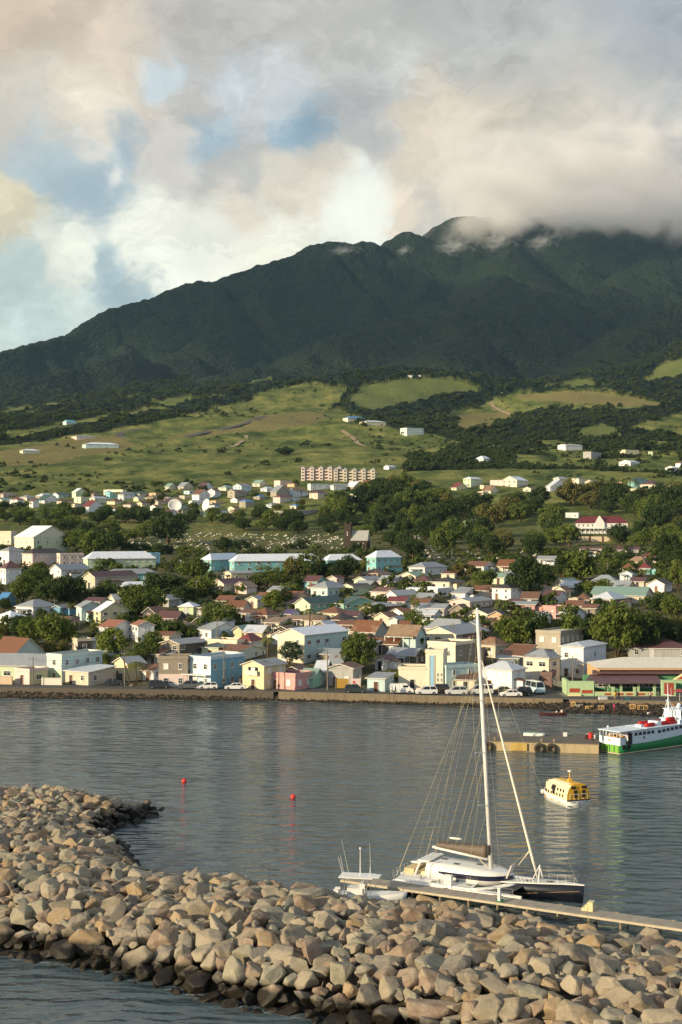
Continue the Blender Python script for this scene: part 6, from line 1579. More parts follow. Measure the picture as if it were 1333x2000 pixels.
for c in [(311, 1344, 'suv', dg_, 8, 'dark grey people carrier, leftmost of the parked cars', 0), (337, 1342, 'hatch', (196, 198, 196), 4, 'silver white hatchback partly behind the dark people carrier', 0), (368, 1345, 'suv', gr, 186, 'grey estate car in front of the blue building', 0), (407, 1346, 'hatch', wt, 184, 'white hatchback in front of the blue shop canopy', 0),
          (460, 1347, 'sedan', wt, 182, 'white saloon between the blue and pale yellow buildings', 0), (694, 1353, 'suv', (52, 60, 60), 2, 'dark green-grey hatchback before the billboards', 0), (785, 1354, 'van', wt, 0, 'white panel van beside the pale aqua lean-to house', 1), (833, 1358, 'suv', wt, 186, 'white sport utility car below the blue-striped tower', 0),
          (857, 1352, 'suv', (62, 52, 48), 180, 'dark brown car half hidden behind the white sport utility car', 0), (891, 1357, 'suv', (206, 208, 204), 184, 'white estate car with dark windows left of the mast', 0), (940, 1356, 'van', (204, 204, 198), 184, 'silver people carrier right behind the mast', 0), (982, 1354, 'sedan', (150, 138, 104), 180, 'olive beige car behind the low white saloon', 0),
          (1018, 1358, 'suv', bk, 182, 'black car right of the white saloon', 0), (998, 1364, 'sedan', wt, 184, 'low white saloon nearest the sea wall right of the mast', 0), (1046, 1353, 'bus', (186, 208, 216), -70, 'pale blue white minibus seen from behind', 0), (222, 1338, 'sedan', (60, 66, 74), 20, 'dark car in the shade beside the beige bungalow', 0)]: car(c[0], c[1], c[2], c[3], c[4], c[5], bool(c[6]))
Xp, Yp, zp = ground(357, 1098)
def farcar(px, py, col, label):
    X, Y, z = ground(px, py); root = empty('car', (X, Y, z), R(10), label, 'car', 'distant parked cars'); body, cab, L = PROF['sedan']; mb = MB()
    mb.loft([[(x, y, zz) for x, zz in body + [(2.15, .2), (-2.15, .2)]] for y in (-.88, .88)]); mb.build('body', [car_paint(col)], root)
    mb = MB(); mb.loft([[(x, y, zz) for x, zz in cab] for y in (-.75, .75)]); mb.build('cabin', [GLASS], root)
    for x in (-1.4, 1.4):
        mb = MB(); mb.tube([(x, -.9, .33), (x, .9, .33)], .33, 10); mb.build('wheel', [TYRE], root)
farcar(357, 1098, (180, 190, 200), 'pale car parked left of the turquoise hall'); farcar(140, 1212, (90, 60, 60), 'dark red car on the narrow inland street')

# ---------------------------------------------------------------- poles
POLE = paint((120, 112, 100), key='pole_wood', stain=.4)
def pole(px, base, h, label, lamp=False, lean=0.0, cat='utility pole', on=None):
    X, Y, z = ground(px, base) if on is None else on
    H_ = h * Y / F; root = empty('street_lamp' if lamp else 'utility_pole', (X, Y, z), 0, label, 'street lamp' if lamp else cat, 'poles of the town')
    mb = MB(); mb.tube([(0, 0, -.3), (lean, 0, H_)], [.16, .09], 7); mb.build('post', [POLE], root)
    mb = MB()
    if lamp: mb.tube([(lean, 0, H_ - .2), (lean - .9, -.4, H_ + .25), (lean - 1.5, -.6, H_ + .3)], .05, 5); mb.box((lean - 1.7, -.65, H_ + .27), (.6, .25, .14), 0); mb.build('lamp_arm', [plain('galvanised', (150, 150, 146), .5, .4)], root)
    else: mb.box((lean, 0, H_ - .6), (1.8, .1, .12), 0); mb.box((lean - .7, 0, H_ - .48), (.08, .08, .16), 0); mb.box((lean + .7, 0, H_ - .48), (.08, .08, .16), 0); mb.build('crossarm', [POLE], root)
    return Vector((X + lean, Y, z + H_ - .5))
tips = []
for a in [(65, 1338, 56, 'thin pole before the tiny cream pink shop', 0), (244, 1340, 68, 'street pole beside the leaning pole near the palm', 0), (438, 1346, 86, 'street pole right of the blue building', 0), (640, 1350, 80, 'street lamp pole at the side street right of the mint cottage', 1), (1119, 1360, 78, 'wooden pole at the market corner', 0), (545, 1349, 46, 'thin pole in front of the pink bungalow', 0),
          (424, 1260, 50, 'pole above the blue building', 0), (885, 1260, 42, 'dark thin pole before the grey roof', 0), (1138, 1256, 34, 'pole standing above the bare concrete building', 0), (384, 1180, 48, 'pole beside the two round trees', 0), (425, 1162, 46, 'pole before the maroon-roofed cream house', 0), (153, 1180, 40, 'pole right of the big dark tree clump', 0),
          (107, 1195, 26, 'short pole by the blue hut', 0), (693, 1130, 24, 'pole left of the turquoise villa', 0), (777, 1012, 26, 'pole in the dark wood', 0), (883, 1095, 22, 'pole at the edge of the wood', 0), (1112, 1040, 34, 'white flag pole left of the mansion', 0), (1100, 1050, 30, 'street lamp left of the mansion', 1), (1187, 1120, 22, 'pole above the round treetops', 0), (1051, 1048, 26, 'tall lamp in the wood clearing', 1), (477, 1000, 26, 'pole among the distant houses', 0), (1298, 1170, 22, 'pole by the white gabled dark-roofed house', 0)]:
    tips.append(pole(a[0], a[1], a[2], a[3], bool(a[4])))
# leaning pole
X, Y, z = ground(258, 1341); root = empty('utility_pole', (X, Y, z), 0, 'dark pole leaning left with a small stone at its foot', 'utility pole', 'poles of the town')
mb = MB(); mb.tube([(0, 0, -.3), (-1.9, 0, 6.0)], [.15, .1], 7); mb.build('post', [paint((60, 50, 42), key='dark_pole')], root)
mb = MB(); mb.sphere((0.1, -.4, .25), .55, 8, 5, 0, (1, .8, .7)); mb.build('base_stone', [conc], root)
WIRE = plain('black_wire', (40, 40, 40), .6)
def wire(a, b, sag, r_=.022):
    mb = MB(); pts = [a.lerp(b, k / 10) + Vector((0, 0, -sag * 4 * (k / 10) * (1 - k / 10))) for k in range(11)]
    mb.tube(pts, r_, 4); o = mb.build('overhead_wire', [WIRE]); tag(o, 'thin sagging overhead cable strung between street poles', 'cable', 'overhead cables')
for i, j in ((0, 1), (1, 2), (2, 3), (6, 2), (9, 10)):
    wire(tips[i], tips[j], 1.0); wire(tips[i] + Vector((.5, 0, -.4)), tips[j] + Vector((.5, 0, -.4)), 1.2)

# ---------------------------------------------------------------- people (one continuous skinned body each)
SKIN = plain('skin', (92, 62, 46), .6)
def cloth(c): return paint(c, key='cloth', stain=0, var=.05)
def person(loc, rz, pose, shirt, pants, label, scale=1.0, hair=(24, 20, 18)):
    J = {'stand': dict(pel=(0, 0, .95), kn=((.1, .02, .5), (-.1, -.04, .5)), ft=((.12, .0, .06), (-.12, .02, .06)), el=((.24, .03, 1.12), (-.24, .0, 1.12)), ha=((.22, -.1, .85), (-.24, -.12, .88))),
         'walk': dict(pel=(0, 0, .94), kn=((.1, -.2, .52), (-.1, .05, .5)), ft=((.1, -.32, .08), (-.1, .38, .1)), el=((.25, .14, 1.14), (-.25, -.12, 1.14)), ha=((.22, .1, .88), (-.22, -.3, .95))),
         'sit': dict(pel=(0, 0, .3), kn=((.14, -.42, .42), (-.14, -.42, .42)), ft=((.14, -.48, .05), (-.14, -.48, .05)), el=((.26, -.1, .5), (-.26, -.1, .5)), ha=((.16, -.34, .5), (-.16, -.34, .5)))}[pose]
    p = Vector(J['pel']); bend = -.12 if pose == 'sit' else 0
    V = [p, p + Vector((0, bend * .5, .25)), p + Vector((0, bend, .47)), p + Vector((0, bend, .56)), p + Vector((0, bend - .01, .66)), p + Vector((0, bend - .02, .78))]
    Rr = [.145, .13, .15, .06, .095, .085]; E = [(0, 1), (1, 2), (2, 3), (3, 4), (4, 5)]; C = [1, 2, 2, 3, 3, 3]
    for i, s_ in enumerate((1, -1)):
        n = len(V); V += [p + Vector((s_ * .09, 0, -.06)), Vector(J['kn'][i]), Vector(J['ft'][i]), Vector(J['ft'][i]) + Vector((0, -.17, -.02))]
        Rr += [.095, .062, .045, .038]; E += [(0, n), (n, n + 1), (n + 1, n + 2), (n + 2, n + 3)]; C += [1, 1, 3, 4]
        n = len(V); sh = V[2] + Vector((s_ * .17, 0, 0)); V += [sh, Vector(J['el'][i]), Vector(J['ha'][i]), Vector(J['ha'][i]) + Vector((0, -.03, -.09))]
        Rr += [.055, .042, .03, .034]; E += [(2, n), (n, n + 1), (n + 1, n + 2), (n + 2, n + 3)]; C += [2, 2, 3, 3]
    me = bpy.data.meshes.new('tmp'); me.from_pydata([tuple(v) for v in V], E, []); o = bpy.data.objects.new('tmp', me); COL.objects.link(o)
    sk = o.modifiers.new('s', 'SKIN'); sd_ = o.modifiers.new('d', 'SUBSURF'); sd_.levels = 1
    for i, r_ in enumerate(Rr): me.skin_vertices[0].data[i].radius = (r_, r_)
    me.skin_vertices[0].data[0].use_root = True
    dg = bpy.context.evaluated_depsgraph_get(); m2 = bpy.data.meshes.new_from_object(o.evaluated_get(dg)); bpy.data.objects.remove(o)
    for m in (SKIN, cloth(pants), cloth(shirt)): m2.materials.append(m)
    VV = [Vector(v) for v in V]
    for f in m2.polygons:
        c = f.center; i = min(range(len(VV)), key=lambda k: (VV[k] - c).length - Rr[k] * .5)
        f.material_index = {1: 1, 2: 2, 3: 0, 4: 1}[C[i]]; f.use_smooth = True
    ob = bpy.data.objects.new('person', m2); COL.objects.link(ob); ob.location = loc; ob.rotation_euler = (0, 0, rz); ob.scale = (scale,) * 3
    hd = V[5] + Vector((0, .01, .03)); mb = MB(); mb.sphere(tuple(hd), .112, 10, 6, 0, (.9, 1, .85)); mb.build('hair', [plain('dark_hair', hair, .8)], ob, True)
    tag(ob, label, 'person', 'people on the waterfront'); return ob
def rp3(px, off, z=1.8): Y = float(roadY(px)) + off; return at(px, Y, z)
person(rp3(545, .3), R(20), 'stand', (40, 40, 44), (30, 30, 34), 'person in dark clothes standing before the pink bungalow')
person(rp3(766, -.2), R(60), 'walk', (220, 218, 210), (50, 52, 60), 'person in white shirt walking by the white panel van')
person(rp3(773, .1), R(60), 'walk', (50, 48, 50), (40, 40, 44), 'person in dark shirt walking by the white panel van')
person(rp3(387, -.1), R(0), 'sit', (200, 200, 196), (60, 60, 60), 'person in a white shirt sitting on the sea wall below the blue building')
person(rp3(1201, .4), R(-20), 'stand', (206, 172, 60), (170, 150, 90), 'person in yellow standing before the market')
person(rp3(1209, .2), R(10), 'stand', (28, 28, 40), (24, 24, 30), 'person in dark blue standing beside the one in yellow')
person(rp3(1270, .4), R(30), 'stand', (222, 220, 214), (60, 56, 60), 'person in a white top on the market pavement')
def shorept(px, t): sy, ry = float(shoreY(px)), float(roadY(px)); Y = sy + (ry - sy) * t; X = at(px, Y)[0]; return (X, Y, float(zterrain(X, Y)))
person(shorept(1200, .25), R(0), 'stand', (196, 60, 100), (120, 50, 70), 'person in bright pink at the water edge')
person(shorept(1168, .4), R(90), 'stand', (40, 40, 44), (60, 60, 66), 'person in dark clothes among the beach crates')
person(shorept(1172, .45), R(-80), 'sit', (214, 206, 190), (70, 66, 60), 'person in pale shirt crouched beside a beach crate')
# wooden crates and stuff on the beach
WOODL = paint((206, 166, 104), key='new_timber', stain=.1)
def frame_crate(px, t, w, d, h, label, rz=0.1):
    p = shorept(px, t); mb = MB(); e = .09
    for x in (-w / 2, w / 2):
        for y in (-d / 2, d / 2): mb.box((x, y, h / 2), (e, e, h), 0)
    for z_ in (e / 2, h - e / 2):
        for y in (-d / 2, d / 2): mb.box((0, y - .01, z_), (w, e, e), 0)
        for x in (-w / 2, w / 2): mb.box((x - .01, 0, z_), (e, d, e), 0)
    mb.box((0, -d / 2 - .02, h / 2), (e, e, h), 0); mb.box((0, 0, h * .3), (w * .9, d * .9, .05), 1)
    o = mb.build('timber_frame', [WOODL, paint((110, 96, 80), key='net')], None, loc=(p[0], p[1], p[2] + .05), rot=(0, 0, rz)); tag(o, label, 'fish trap', 'timber frames on the beach')
frame_crate(1236, .55, .95, .8, .85, 'smaller pale timber frame on the beach before the market')
frame_crate(1256, .5, 1.7, .9, .85, 'longer pale timber frame on the beach before the market')
frame_crate(1174, .4, 1.0, .8, .8, 'timber frame beside the crouching person')
frame_crate(1152, .45, 1.3, .9, .5, 'low timber frame left of the beach people', .5)
frame_crate(1120, .6, .8, .7, .9, 'timber frame below the wooden pole', -.3)
def junk(px, t, d, col, label, name='crate'):
    p = shorept(px, t) if t is not None else rp3(px, .2); mb = MB(); mb.box((0, 0, d[2] / 2), d, 0); mb.box((0, 0, d[2] + .04), (d[0] * 1.06, d[1] * 1.06, .08), 0); mb.box((0, -d[1] / 2 - .02, d[2] * .5), (d[0] * .9, .04, .08), 0)
    o = mb.build(name, [paint(col, key='crate_paint')], None, loc=p, rot=(0, 0, .2)); tag(o, label, name.replace('_', ' '))
junk(1178, None, (1.7, .6, .5), (206, 208, 206), 'long pale box on the promenade edge above the crates', 'box')
junk(1226, None, (.9, .5, .4), (60, 110, 120), 'teal box on the promenade edge before the market', 'box')
junk(1219, None, (.6, .5, .35), (70, 70, 80), 'dark small box beside the teal one', 'box')
junk(1130, .6, (1.6, .7, .35), (170, 160, 146), 'grey beige bench-like box on the beach below the pole', 'box')
junk(1267, .18, (.4, .3, .3), (220, 220, 216), 'small white bundle lying on the beach', 'bundle')
# parasol at right
X, Y, z = rp3(1328, .6); root = empty('parasol', (X, Y, z), 0, 'dull red market parasol over a stall at the right picture edge', 'parasol')
mb = MB(); mb.loft([[(r_ * math.cos(6.283 * k / 8), r_ * math.sin(6.283 * k / 8), zz) for k in range(8)] for r_, zz in ((1.5, 1.9), (1.4, 2.0), (.05, 2.45))]); mb.build('canopy', [paint((150, 70, 66), key='canopy_red')], root)
mb = MB(); mb.tube([(0, 0, 0), (0, 0, 2.3)], .04, 6); mb.build('pole', [WHITE], root)
junk(1322, .7, (1.6, .8, .8), (150, 120, 90), 'brown wooden stall table under the red parasol', 'table')

# ---------------------------------------------------------------- jetty
JC = paint((176, 158, 122), key='jetty_concrete', stain=.6, rough=.95, scale=.7); JT = paint((104, 98, 88), key='jetty_deck', rough=.95, scale=.5)
def jetty():
    root = empty('jetty', (23.4, 229.6, 0), 0, 'old concrete jetty with sunlit stained face, tyres and a weathered deck', 'jetty')
    L = 17.9; mb = MB(); ang = math.atan2(-3.6, 17.3)
    mb.box((L / 2, 4.2, .0), (L, 8.2, 2.9), 0); o = mb.build('wall', [JC], root, rot=(0, 0, ang))
    mb = MB(); mb.box((L / 2, 4.2, 1.53), (L + .1, 8.3, .16), 0); mb.build('deck', [JT], root, rot=(0, 0, ang))
    mb = MB(); mb.box((5.3, -.12, .75), (2.6, .2, 1.2), 0); mb.build('yellow_panel', [paint((186, 156, 84), key='ochre_patch', stain=.5)], root, rot=(0, 0, ang))
    ca, sa = math.cos(ang), math.sin(ang)
    W = lambda x, y, z: (23.4 + x * ca - y * sa, 229.6 + x * sa + y * ca, z)
    for x, lab in ((.3, 'leftmost big tyre fender hanging at the jetty end'), (8.6, 'left one of the pair of tyre fenders on the jetty face'), (10.5, 'right one of the pair of tyre fenders on the jetty face')):
        mb = MB(); n = 20; secs = []
        for k in range(n + 1):
            a = 2 * math.pi * k / n; secs.append([((.62 + .26 * math.cos(b)) * math.cos(a), .24 * math.sin(b), (.62 + .26 * math.cos(b)) * math.sin(a)) for b in [2 * math.pi * j / 8 for j in range(8)]])
        mb.loft(secs, 0, True, False); o = mb.build('tyre_fender', [paint((58, 52, 42), key='old_tyre', stain=.5)], None, True, loc=W(x, -.32, .62), rot=(0, 0, ang)); tag(o, lab, 'tyre', 'tyre fenders on the jetty')
    for x, y, lab in ((1.4, .5, 'bollard with ropes at the left end of the jetty'), (8.9, .4, 'bollard above the left tyre of the pair'), (10.9, .4, 'bollard above the right tyre of the pair')):
        mb = MB(); mb.tube([(0, 0, 0), (0, 0, .35), (0, 0, .4), (0, 0, .5)], [.16, .14, .24, .2], 8); o = mb.build('bollard', [paint((150, 130, 110), key='bollard')], None, loc=W(x, y, 1.6)); tag(o, lab, 'bollard', 'bollards on the jetty')
    for x, y, lab in ((12.3, 7.2, 'white square block on the far edge of the jetty, left one'), (16.0, 6.0, 'pale square block on the far edge of the jetty, right one')):
        mb = MB(); mb.box((0, 0, .3), (.55, .5, .6), 0); mb.box((0, 0, .62), (.62, .57, .06), 0); o = mb.build('mooring_block', [WHITE], None, loc=W(x, y, 1.61)); tag(o, lab, 'mooring block', 'blocks on the jetty')
    mb = MB(); secs = []
    for t in np.linspace(0, 1, 9):
        w = .75 * math.sin(math.pi * (.12 + .80 * t)) ** .6; x = -1.7 + 3.5 * t; h = .42
        secs.append([(x, -w, 0), (x, -w * .95, h * .5), (x, -w * .5, h), (x, w * .5, h), (x, w * .95, h * .5), (x, w, 0)])
    mb.loft(secs); n0 = len(mb.v); o = mb.build('upturned_dinghy', [paint((222, 224, 214), key='dinghy_white', stain=.1)], None, True, loc=W(7.2, 6.8, 1.62), rot=(0, 0, ang)); tag(o, 'white and pale green dinghy lying upside down on the jetty', 'dinghy')
    k = MB(); k.box((0, 0, .45), (3.0, .5, .05), 0); k.build('keel_stripe', [paint((150, 196, 160), key='pale_green_paint')], o)
    for x, col, lab in ((17.1 - .6, (190, 50, 44), 'red drum and gear on the right end of the jetty'), (17.6 - 1.8, (70, 40, 40), 'dark bundle left of the red drum'), (17.6 - .5, (200, 196, 186), 'white bucket right of the red drum')):
        mb = MB(); r0 = .42 if 'drum' in lab and 'bundle' not in lab and 'bucket' not in lab else .28
        mb.tube([(0, 0, 0), (0, 0, .1), (0, 0, r0 * 2.3)], [r0, r0 * 1.02, r0 * .95], 12); mb.tube([(0, 0, r0 * 1.1), (0, 0, r0 * 1.2)], r0 * 1.06, 12)
        o = mb.build('drum' if r0 > .4 else ('bundle' if 'bundle' in lab else 'bucket'), [paint(col, key='drum_paint')], None, True, loc=W(x, 5.4, 1.62)); tag(o, lab, 'drum' if r0 > .4 else ('bundle' if 'bundle' in lab else 'bucket'))
    p = person(W(17.0, .7, 1.61), R(90), 'stand', (70, 40, 34), (36, 34, 40), 'person in dark brown shirt standing on the jetty beside the ferry stern', 1.05)
    # tall post behind
    root2 = empty('mooring_post', W(1.9, .8, 1.61), 0, 'tall thin wooden post at the left end of the jetty', 'post'); mb = MB(); mb.tube([(0, 0, 0), (.1, 0, 8.6)], [.12, .07], 7); mb.build('post', [POLE], root2); mb = MB(); mb.tube([(.1, 0, 8.6), (.5, -.2, 8.75), (.9, -.3, 8.6)], .035, 5); mb.build('hook', [POLE], root2)
jetty()

# ---------------------------------------------------------------- boats
def frame_mat(loc, head):
    return loc, head
def hull_secs(L, B, D, sheer, zk=-.4, n=15, fine=1.6, tran=.9, flare=.0, stem=.35):
    """stern at x=0, bow at x=L"""
    secs = []
    for i in range(n + 1):
        t = i / n; w = B / 2 * (1 - max(0, (t - .45) / .55) ** fine) * (tran + (1 - tran) * min(1, t / .35)); w = max(w, .02)
        zd = D + sheer * t ** 2.2; x = L * t; xs = x - stem * (t ** 6); wl_ = w * (.78 - flare * t * .4)
        secs.append([(x, w, zd), (x - (x - xs) * .4, w * .97, zd * .55), (xs, wl_ * .9, 0.02), (xs, wl_ * .3, zk), (xs, -wl_ * .3, zk), (xs, -wl_ * .9, 0.02), (x - (x - xs) * .4, -w * .97, zd * .55), (x, -w, zd)])
    return secs
def loftx(secs, name, mats, root, smooth=True):
    mb = MB(); mb.loft(secs); return mb.build(name, mats, root, smooth)
GW = car_paint((226, 224, 216)); NAVY = car_paint((10, 11, 22)); STEEL = plain('stainless', (190, 190, 186), .3, .7); ROPE = plain('rope', (190, 176, 140), .8)

def catamaran():
    a = math.atan2(-.47, .88); ca, sa = math.cos(a), math.sin(a); B0 = Vector((23.3, 136.1, 0))
    L = 19.0; org = B0 - Vector((ca, sa, 0)) * L
    root = empty('sailing_trimaran', org, a, 'long white and navy multihull sailing yacht with tall white mast, moored along the pontoon', 'sailing yacht')
    # local: x forward 0..19, y left(away from pontoon) +
    M = L
    # centre hull
    secs = []
    for i in range(19):
        t = i / 18; x = t * L
        w = 1.15 * (1 - max(0, (t - .55) / .45) ** 2.0); w = max(w, .03); zd = .95 + .85 * max(0, (t - .35) / .65) ** .7
        if t > .9: zd -= (t - .9) * .8
        stem = .25 * t ** 6
        secs.append([(x, w, zd), (x - stem * .5, w * .94, .4), (x - stem, w * .66, 0), (x - stem, w * .3, -.4), (x - stem, -w * .3, -.4), (x - stem, -w * .66, 0), (x - stem * .5, -w * .94, .4), (x, -w, zd)])
    loftx(secs, 'main_hull', [NAVY], root)
    dk = [[(s[0][0], s[0][1] + .03, s[0][2] + .09), (s[0][0], s[0][1] + .03, s[0][2] - .02), (s[7][0], s[7][1] - .03, s[7][2] - .02), (s[7][0], s[7][1] - .03, s[7][2] + .09)] for s in secs]
    loftx(dk, 'deck', [GW], root, False)
    # outriggers
    for sgn, nm in ((-1, 'near'), (1, 'far')):
        y0 = sgn * 3.55; ss = []; L2 = 13.6
        for i in range(13):
            t = i / 12; x = .4 + t * L2; w = .5 * (1 - max(0, (t - .6) / .4) ** 2.0) * (.7 + .3 * min(1, t * 4)); w = max(w, .02); zd = .85 - .05 * t
            ss.append([(x, y0 + w, zd), (x, y0 + w * .9, .35), (x - .1 * t, y0 + w * .5, -.2), (x - .1 * t, y0 - w * .5, -.2), (x, y0 - w * .9, .35), (x, y0 - w, zd)])
        h = loftx(ss, 'outrigger_hull', [NAVY], root)
        loftx([[(s[0][0], s[0][1] + .03, s[0][2] + .08), (s[0][0], s[0][1] + .03, s[0][2] - .22), (s[5][0], s[5][1] - .03, s[5][2] - .22), (s[5][0], s[5][1] - .03, s[5][2] + .08)] for s in ss], 'outrigger_deck', [GW], h, False)
        # wing deck between hull and outrigger: aft solid part
        mb = MB(); n = 10; ww = []
        for i in range(n + 1):
            x = .6 + 8.2 * i / n; ww.append([(x, sgn * .9, 1.25), (x, sgn * 2.2, 1.16), (x, y0, .98), (x, y0, .86), (x, sgn * 2.2, 1.0), (x, sgn * .9, 1.05)])
        loftx(ww, 'wing_deck', [GW], root, False)
        # curved forward crossbeam
        pts = [(12.6, sgn * .5, 1.35), (11.6, sgn * 1.6, 1.2), (10.2, sgn * 2.7, 1.0), (9.0, y0, .95)]; mb = MB(); mb.loft([[(p[0] - .42, p[1], p[2] - .06), (p[0] - .3, p[1], p[2] + .1), (p[0] + .3, p[1], p[2] + .1), (p[0] + .42, p[1], p[2] - .06), (p[0], p[1], p[2] - .14)] for p in pts]); mb.build('crossbeam', [GW], root, True)
        # trampoline
        mb = MB(); mb.add([(8.8, sgn * 1.1, .98), (13.2, sgn * .9, 1.2), (12.6, y0 - sgn * .4, .86), (8.8, y0 - sgn * .3, .9)], [(0, 1, 2, 3)], 0); mb.add([(8.8, sgn * 1.1, .95), (13.2, sgn * .9, 1.17), (12.6, y0 - sgn * .4, .83), (8.8, y0 - sgn * .3, .87)], [(3, 2, 1, 0)], 0)
        mb.build('net', [plain('black_net', (52, 54, 56), .9)], root)
        mb = MB()
        for x in np.linspace(.7, 13.2, 8): mb.tube([(x, y0 + sgn * .35, .85), (x, y0 + sgn * .35, 1.55)], .02, 5)
        mb.tube([(.7, y0 + sgn * .35, 1.53), (13.2, y0 + sgn * .35, 1.53)], .016, 4); mb.tube([(.7, y0 + sgn * .35, 1.2), (13.2, y0 + sgn * .35, 1.2)], .012, 4)
        mb.build('guard_rail', [STEEL], root)
    # cabin
    cs = []
    for i in range(13):
        t = i / 12; x = 3.2 + 8.6 * t; w = 2.05 * (1 - max(0, (t - .62) / .38) ** 2.4 * .93); zt = 2.6 - .34 * t - .2 * max(0, (t - .7) / .3) ** 1.5; zt = max(zt, 2.02)
        cs.append([(x, w, 1.05), (x, w, 1.95), (x, w * .86, zt - .05), (x, w * .45, zt), (x, -w * .45, zt), (x, -w * .86, zt - .05), (x, -w, 1.95), (x, -w, 1.05)])
    loftx(cs, 'cabin', [GW], root)
    for sgn in (-1, 1):
        ws = []
        for i in range(2, 13):
            t = i / 12; x = 3.2 + 8.6 * t; w = 2.05 * (1 - max(0, (t - .62) / .38) ** 2.4 * .93) + .03; hh = .44 * min(1, (i - 1) / 3)
            ws.append([(x, sgn * w, 1.90 - hh), (x, sgn * w, 1.92), (x, sgn * (w - .12), 1.92), (x, sgn * (w - .12), 1.90 - hh)])
        loftx(ws, 'window_band', [car_paint((20, 24, 52))], root, False)
    # cockpit arch, seats, stern rail
    mb = MB()
    for y in (-1.7, 1.7): mb.tube([(1.9, y, 1.2), (2.5, y, 2.55), (3.4, y, 2.7)], .11, 6)
    mb.box((2.9, 0, 2.7), (1.3, 3.5, .1), 0); mb.build('cockpit_arch', [GW], root)
    mb = MB(); mb.box((1.2, 0, 1.45), (1.1, 3.2, .5), 0); mb.box((2.6, 0, 1.35), (1.0, 2.6, .35), 0); mb.build('cockpit_seat', [paint((206, 184, 140), key='tan_cushion', stain=0)], root)
    mb = MB()
    for y in np.linspace(-3.4, 3.4, 9): mb.tube([(.3, y, 1.0), (.3, y, 1.85)], .022, 5)
    mb.tube([(.3, -3.4, 1.85), (.3, 3.4, 1.85)], .025, 5); mb.tube([(.3, -3.4, 1.45), (.3, 3.4, 1.45)], .018, 5); mb.build('stern_rail', [STEEL], root)
    mb = MB(); mb.sphere((.9, 1.9, 1.6), .42, 10, 6, 0, (1.6, .8, .5)); mb.sphere((1.2, .2, 1.95), .35, 10, 6, 0, (2.0, .7, .35)); mb.build('stern_gear', [GW], root, True)
    # mast
    mx = 9.4; top = Vector((mx - 1.5, 0, 28.0)); foot = Vector((mx, 0, 2.1)); mb = MB(); mb.tube([foot, foot.lerp(top, .5), foot.lerp(top, .93), top], [.21, .21, .19, .11], 10); ma = mb.build('mast', [GW], root, True)
    mp = lambda z: foot.lerp(top, (z - 1.9) / 26.1)
    sp_h = (8.4, 13.6, 18.8)
    for z in sp_h:
        mb = MB(); c = mp(z)
        for s_ in (-1, 1): mb.tube([c, c + Vector((-.45, s_ * 1.35, .12))], .045, 6)
        mb.build('spreader', [GW], root)
    # standing rigging
    def stay(name, pts, r_=.018, m=ROPE): mb = MB(); mb.tube(pts, r_ * .75, 4); mb.build(name, [m], root)
    for s_ in (-1, 1):
        ch = Vector((mx - 1.2, s_ * 3.5, 1.0)); sp = [mp(z) + Vector((-.45, s_ * 1.35, .12)) for z in sp_h]
        stay('shroud', [ch, sp[0], sp[1], sp[2], mp(26.5)], .016)
        stay('shroud', [ch + Vector((.2, 0, 0)), mp(sp_h[0])], .014); stay('shroud', [sp[0], mp(sp_h[1])], .012); stay('shroud', [sp[1], mp(sp_h[2])], .012)
        rb = Vector((.6, s_ * 3.3, 1.2)); blk = rb.lerp(mp(22.5), .16); stay('running_backstay', [rb, blk], .04); stay('running_backstay', [blk, mp(22.5)], .016)
        stay('running_backstay', [Vector((2.2, s_ * 3.2, 1.1)), mp(24)], .013)
        for q, z in ((4.6, 17.5), (5.6, 15.0), (6.4, 13.2)): stay('lazy_jack', [Vector((q, s_ * .15, 4.1)), mp(z)], .012)
    stay('topping_lift', [Vector((3.5, 0, 4.0)), mp(27.6)], .014)
    stay('halyard', [mp(26) + Vector((.25, 0, 0)), Vector((mx + .3, 0, 2.0))], .014, plain('red_rope', (150, 90, 70), .8)); stay('halyard', [mp(27) + Vector((.3, -.1, 0)), Vector((mx + 1.2, -.6, 1.8))], .012)
    # furled headsail, A frame
    fs0 = Vector((14.35, 0, 1.55)); fs1 = mp(22.8) + Vector((.2, 0, 0)); mb = MB(); mb.tube([fs0, fs0.lerp(fs1, .1), fs0.lerp(fs1, .5), fs0.lerp(fs1, .92), fs1], [.07, .15, .13, .08, .04], 8); mb.build('furled_headsail', [paint((214, 208, 192), key='sailcloth', stain=.05)], root, True)
    stay('forestay', [Vector((18.4, 0, 1.6)), mp(26.5)], .012); 
    mb = MB(); mb.tube([(14.6, -.7, 1.4), (14.5, 0, 3.2)], .07, 6); mb.tube([(14.6, .7, 1.4), (14.5, 0, 3.2)], .07, 6); mb.tube([(13.6, 0, 1.4), (14.5, 0, 3.2)], .05, 6); mb.build('a_frame', [GW], root, True)
    w_ = fs0.lerp(fs1, .14); mb = MB(); mb.tube([w_, w_.lerp(Vector((12, -1.5, 2.2)), .6)], [.1, .03], 6); stay('sheet', [w_, Vector((10.5, -1.6, 1.9))], .014); mb.build('sail_clew', [paint((206, 196, 160), key='clew')], root)
    # boom & sail cover
    b0 = Vector((mx - .35, 0, 3.15)); b1 = Vector((3.1, 0, 3.75)); mb = MB(); mb.tube([b0, b0.lerp(b1, .5), b1], [.14, .17, .15], 8); mb.build('boom', [GW], root, True)
    secs = []; N = 16
    for i in range(N + 1):
        t = i / N; c = b0.lerp(b1, .02 + .9 * t); h = 1.45 - .85 * t + .05 * math.sin(t * 31); w = .2 + .035 * math.sin(t * 47)
        secs.append([(c.x, w, c.z + .14), (c.x, w * 1.05, c.z + h * .6), (c.x, .05, c.z + h), (c.x, -w * 1.05, c.z + h * .6), (c.x, -w, c.z + .14)])
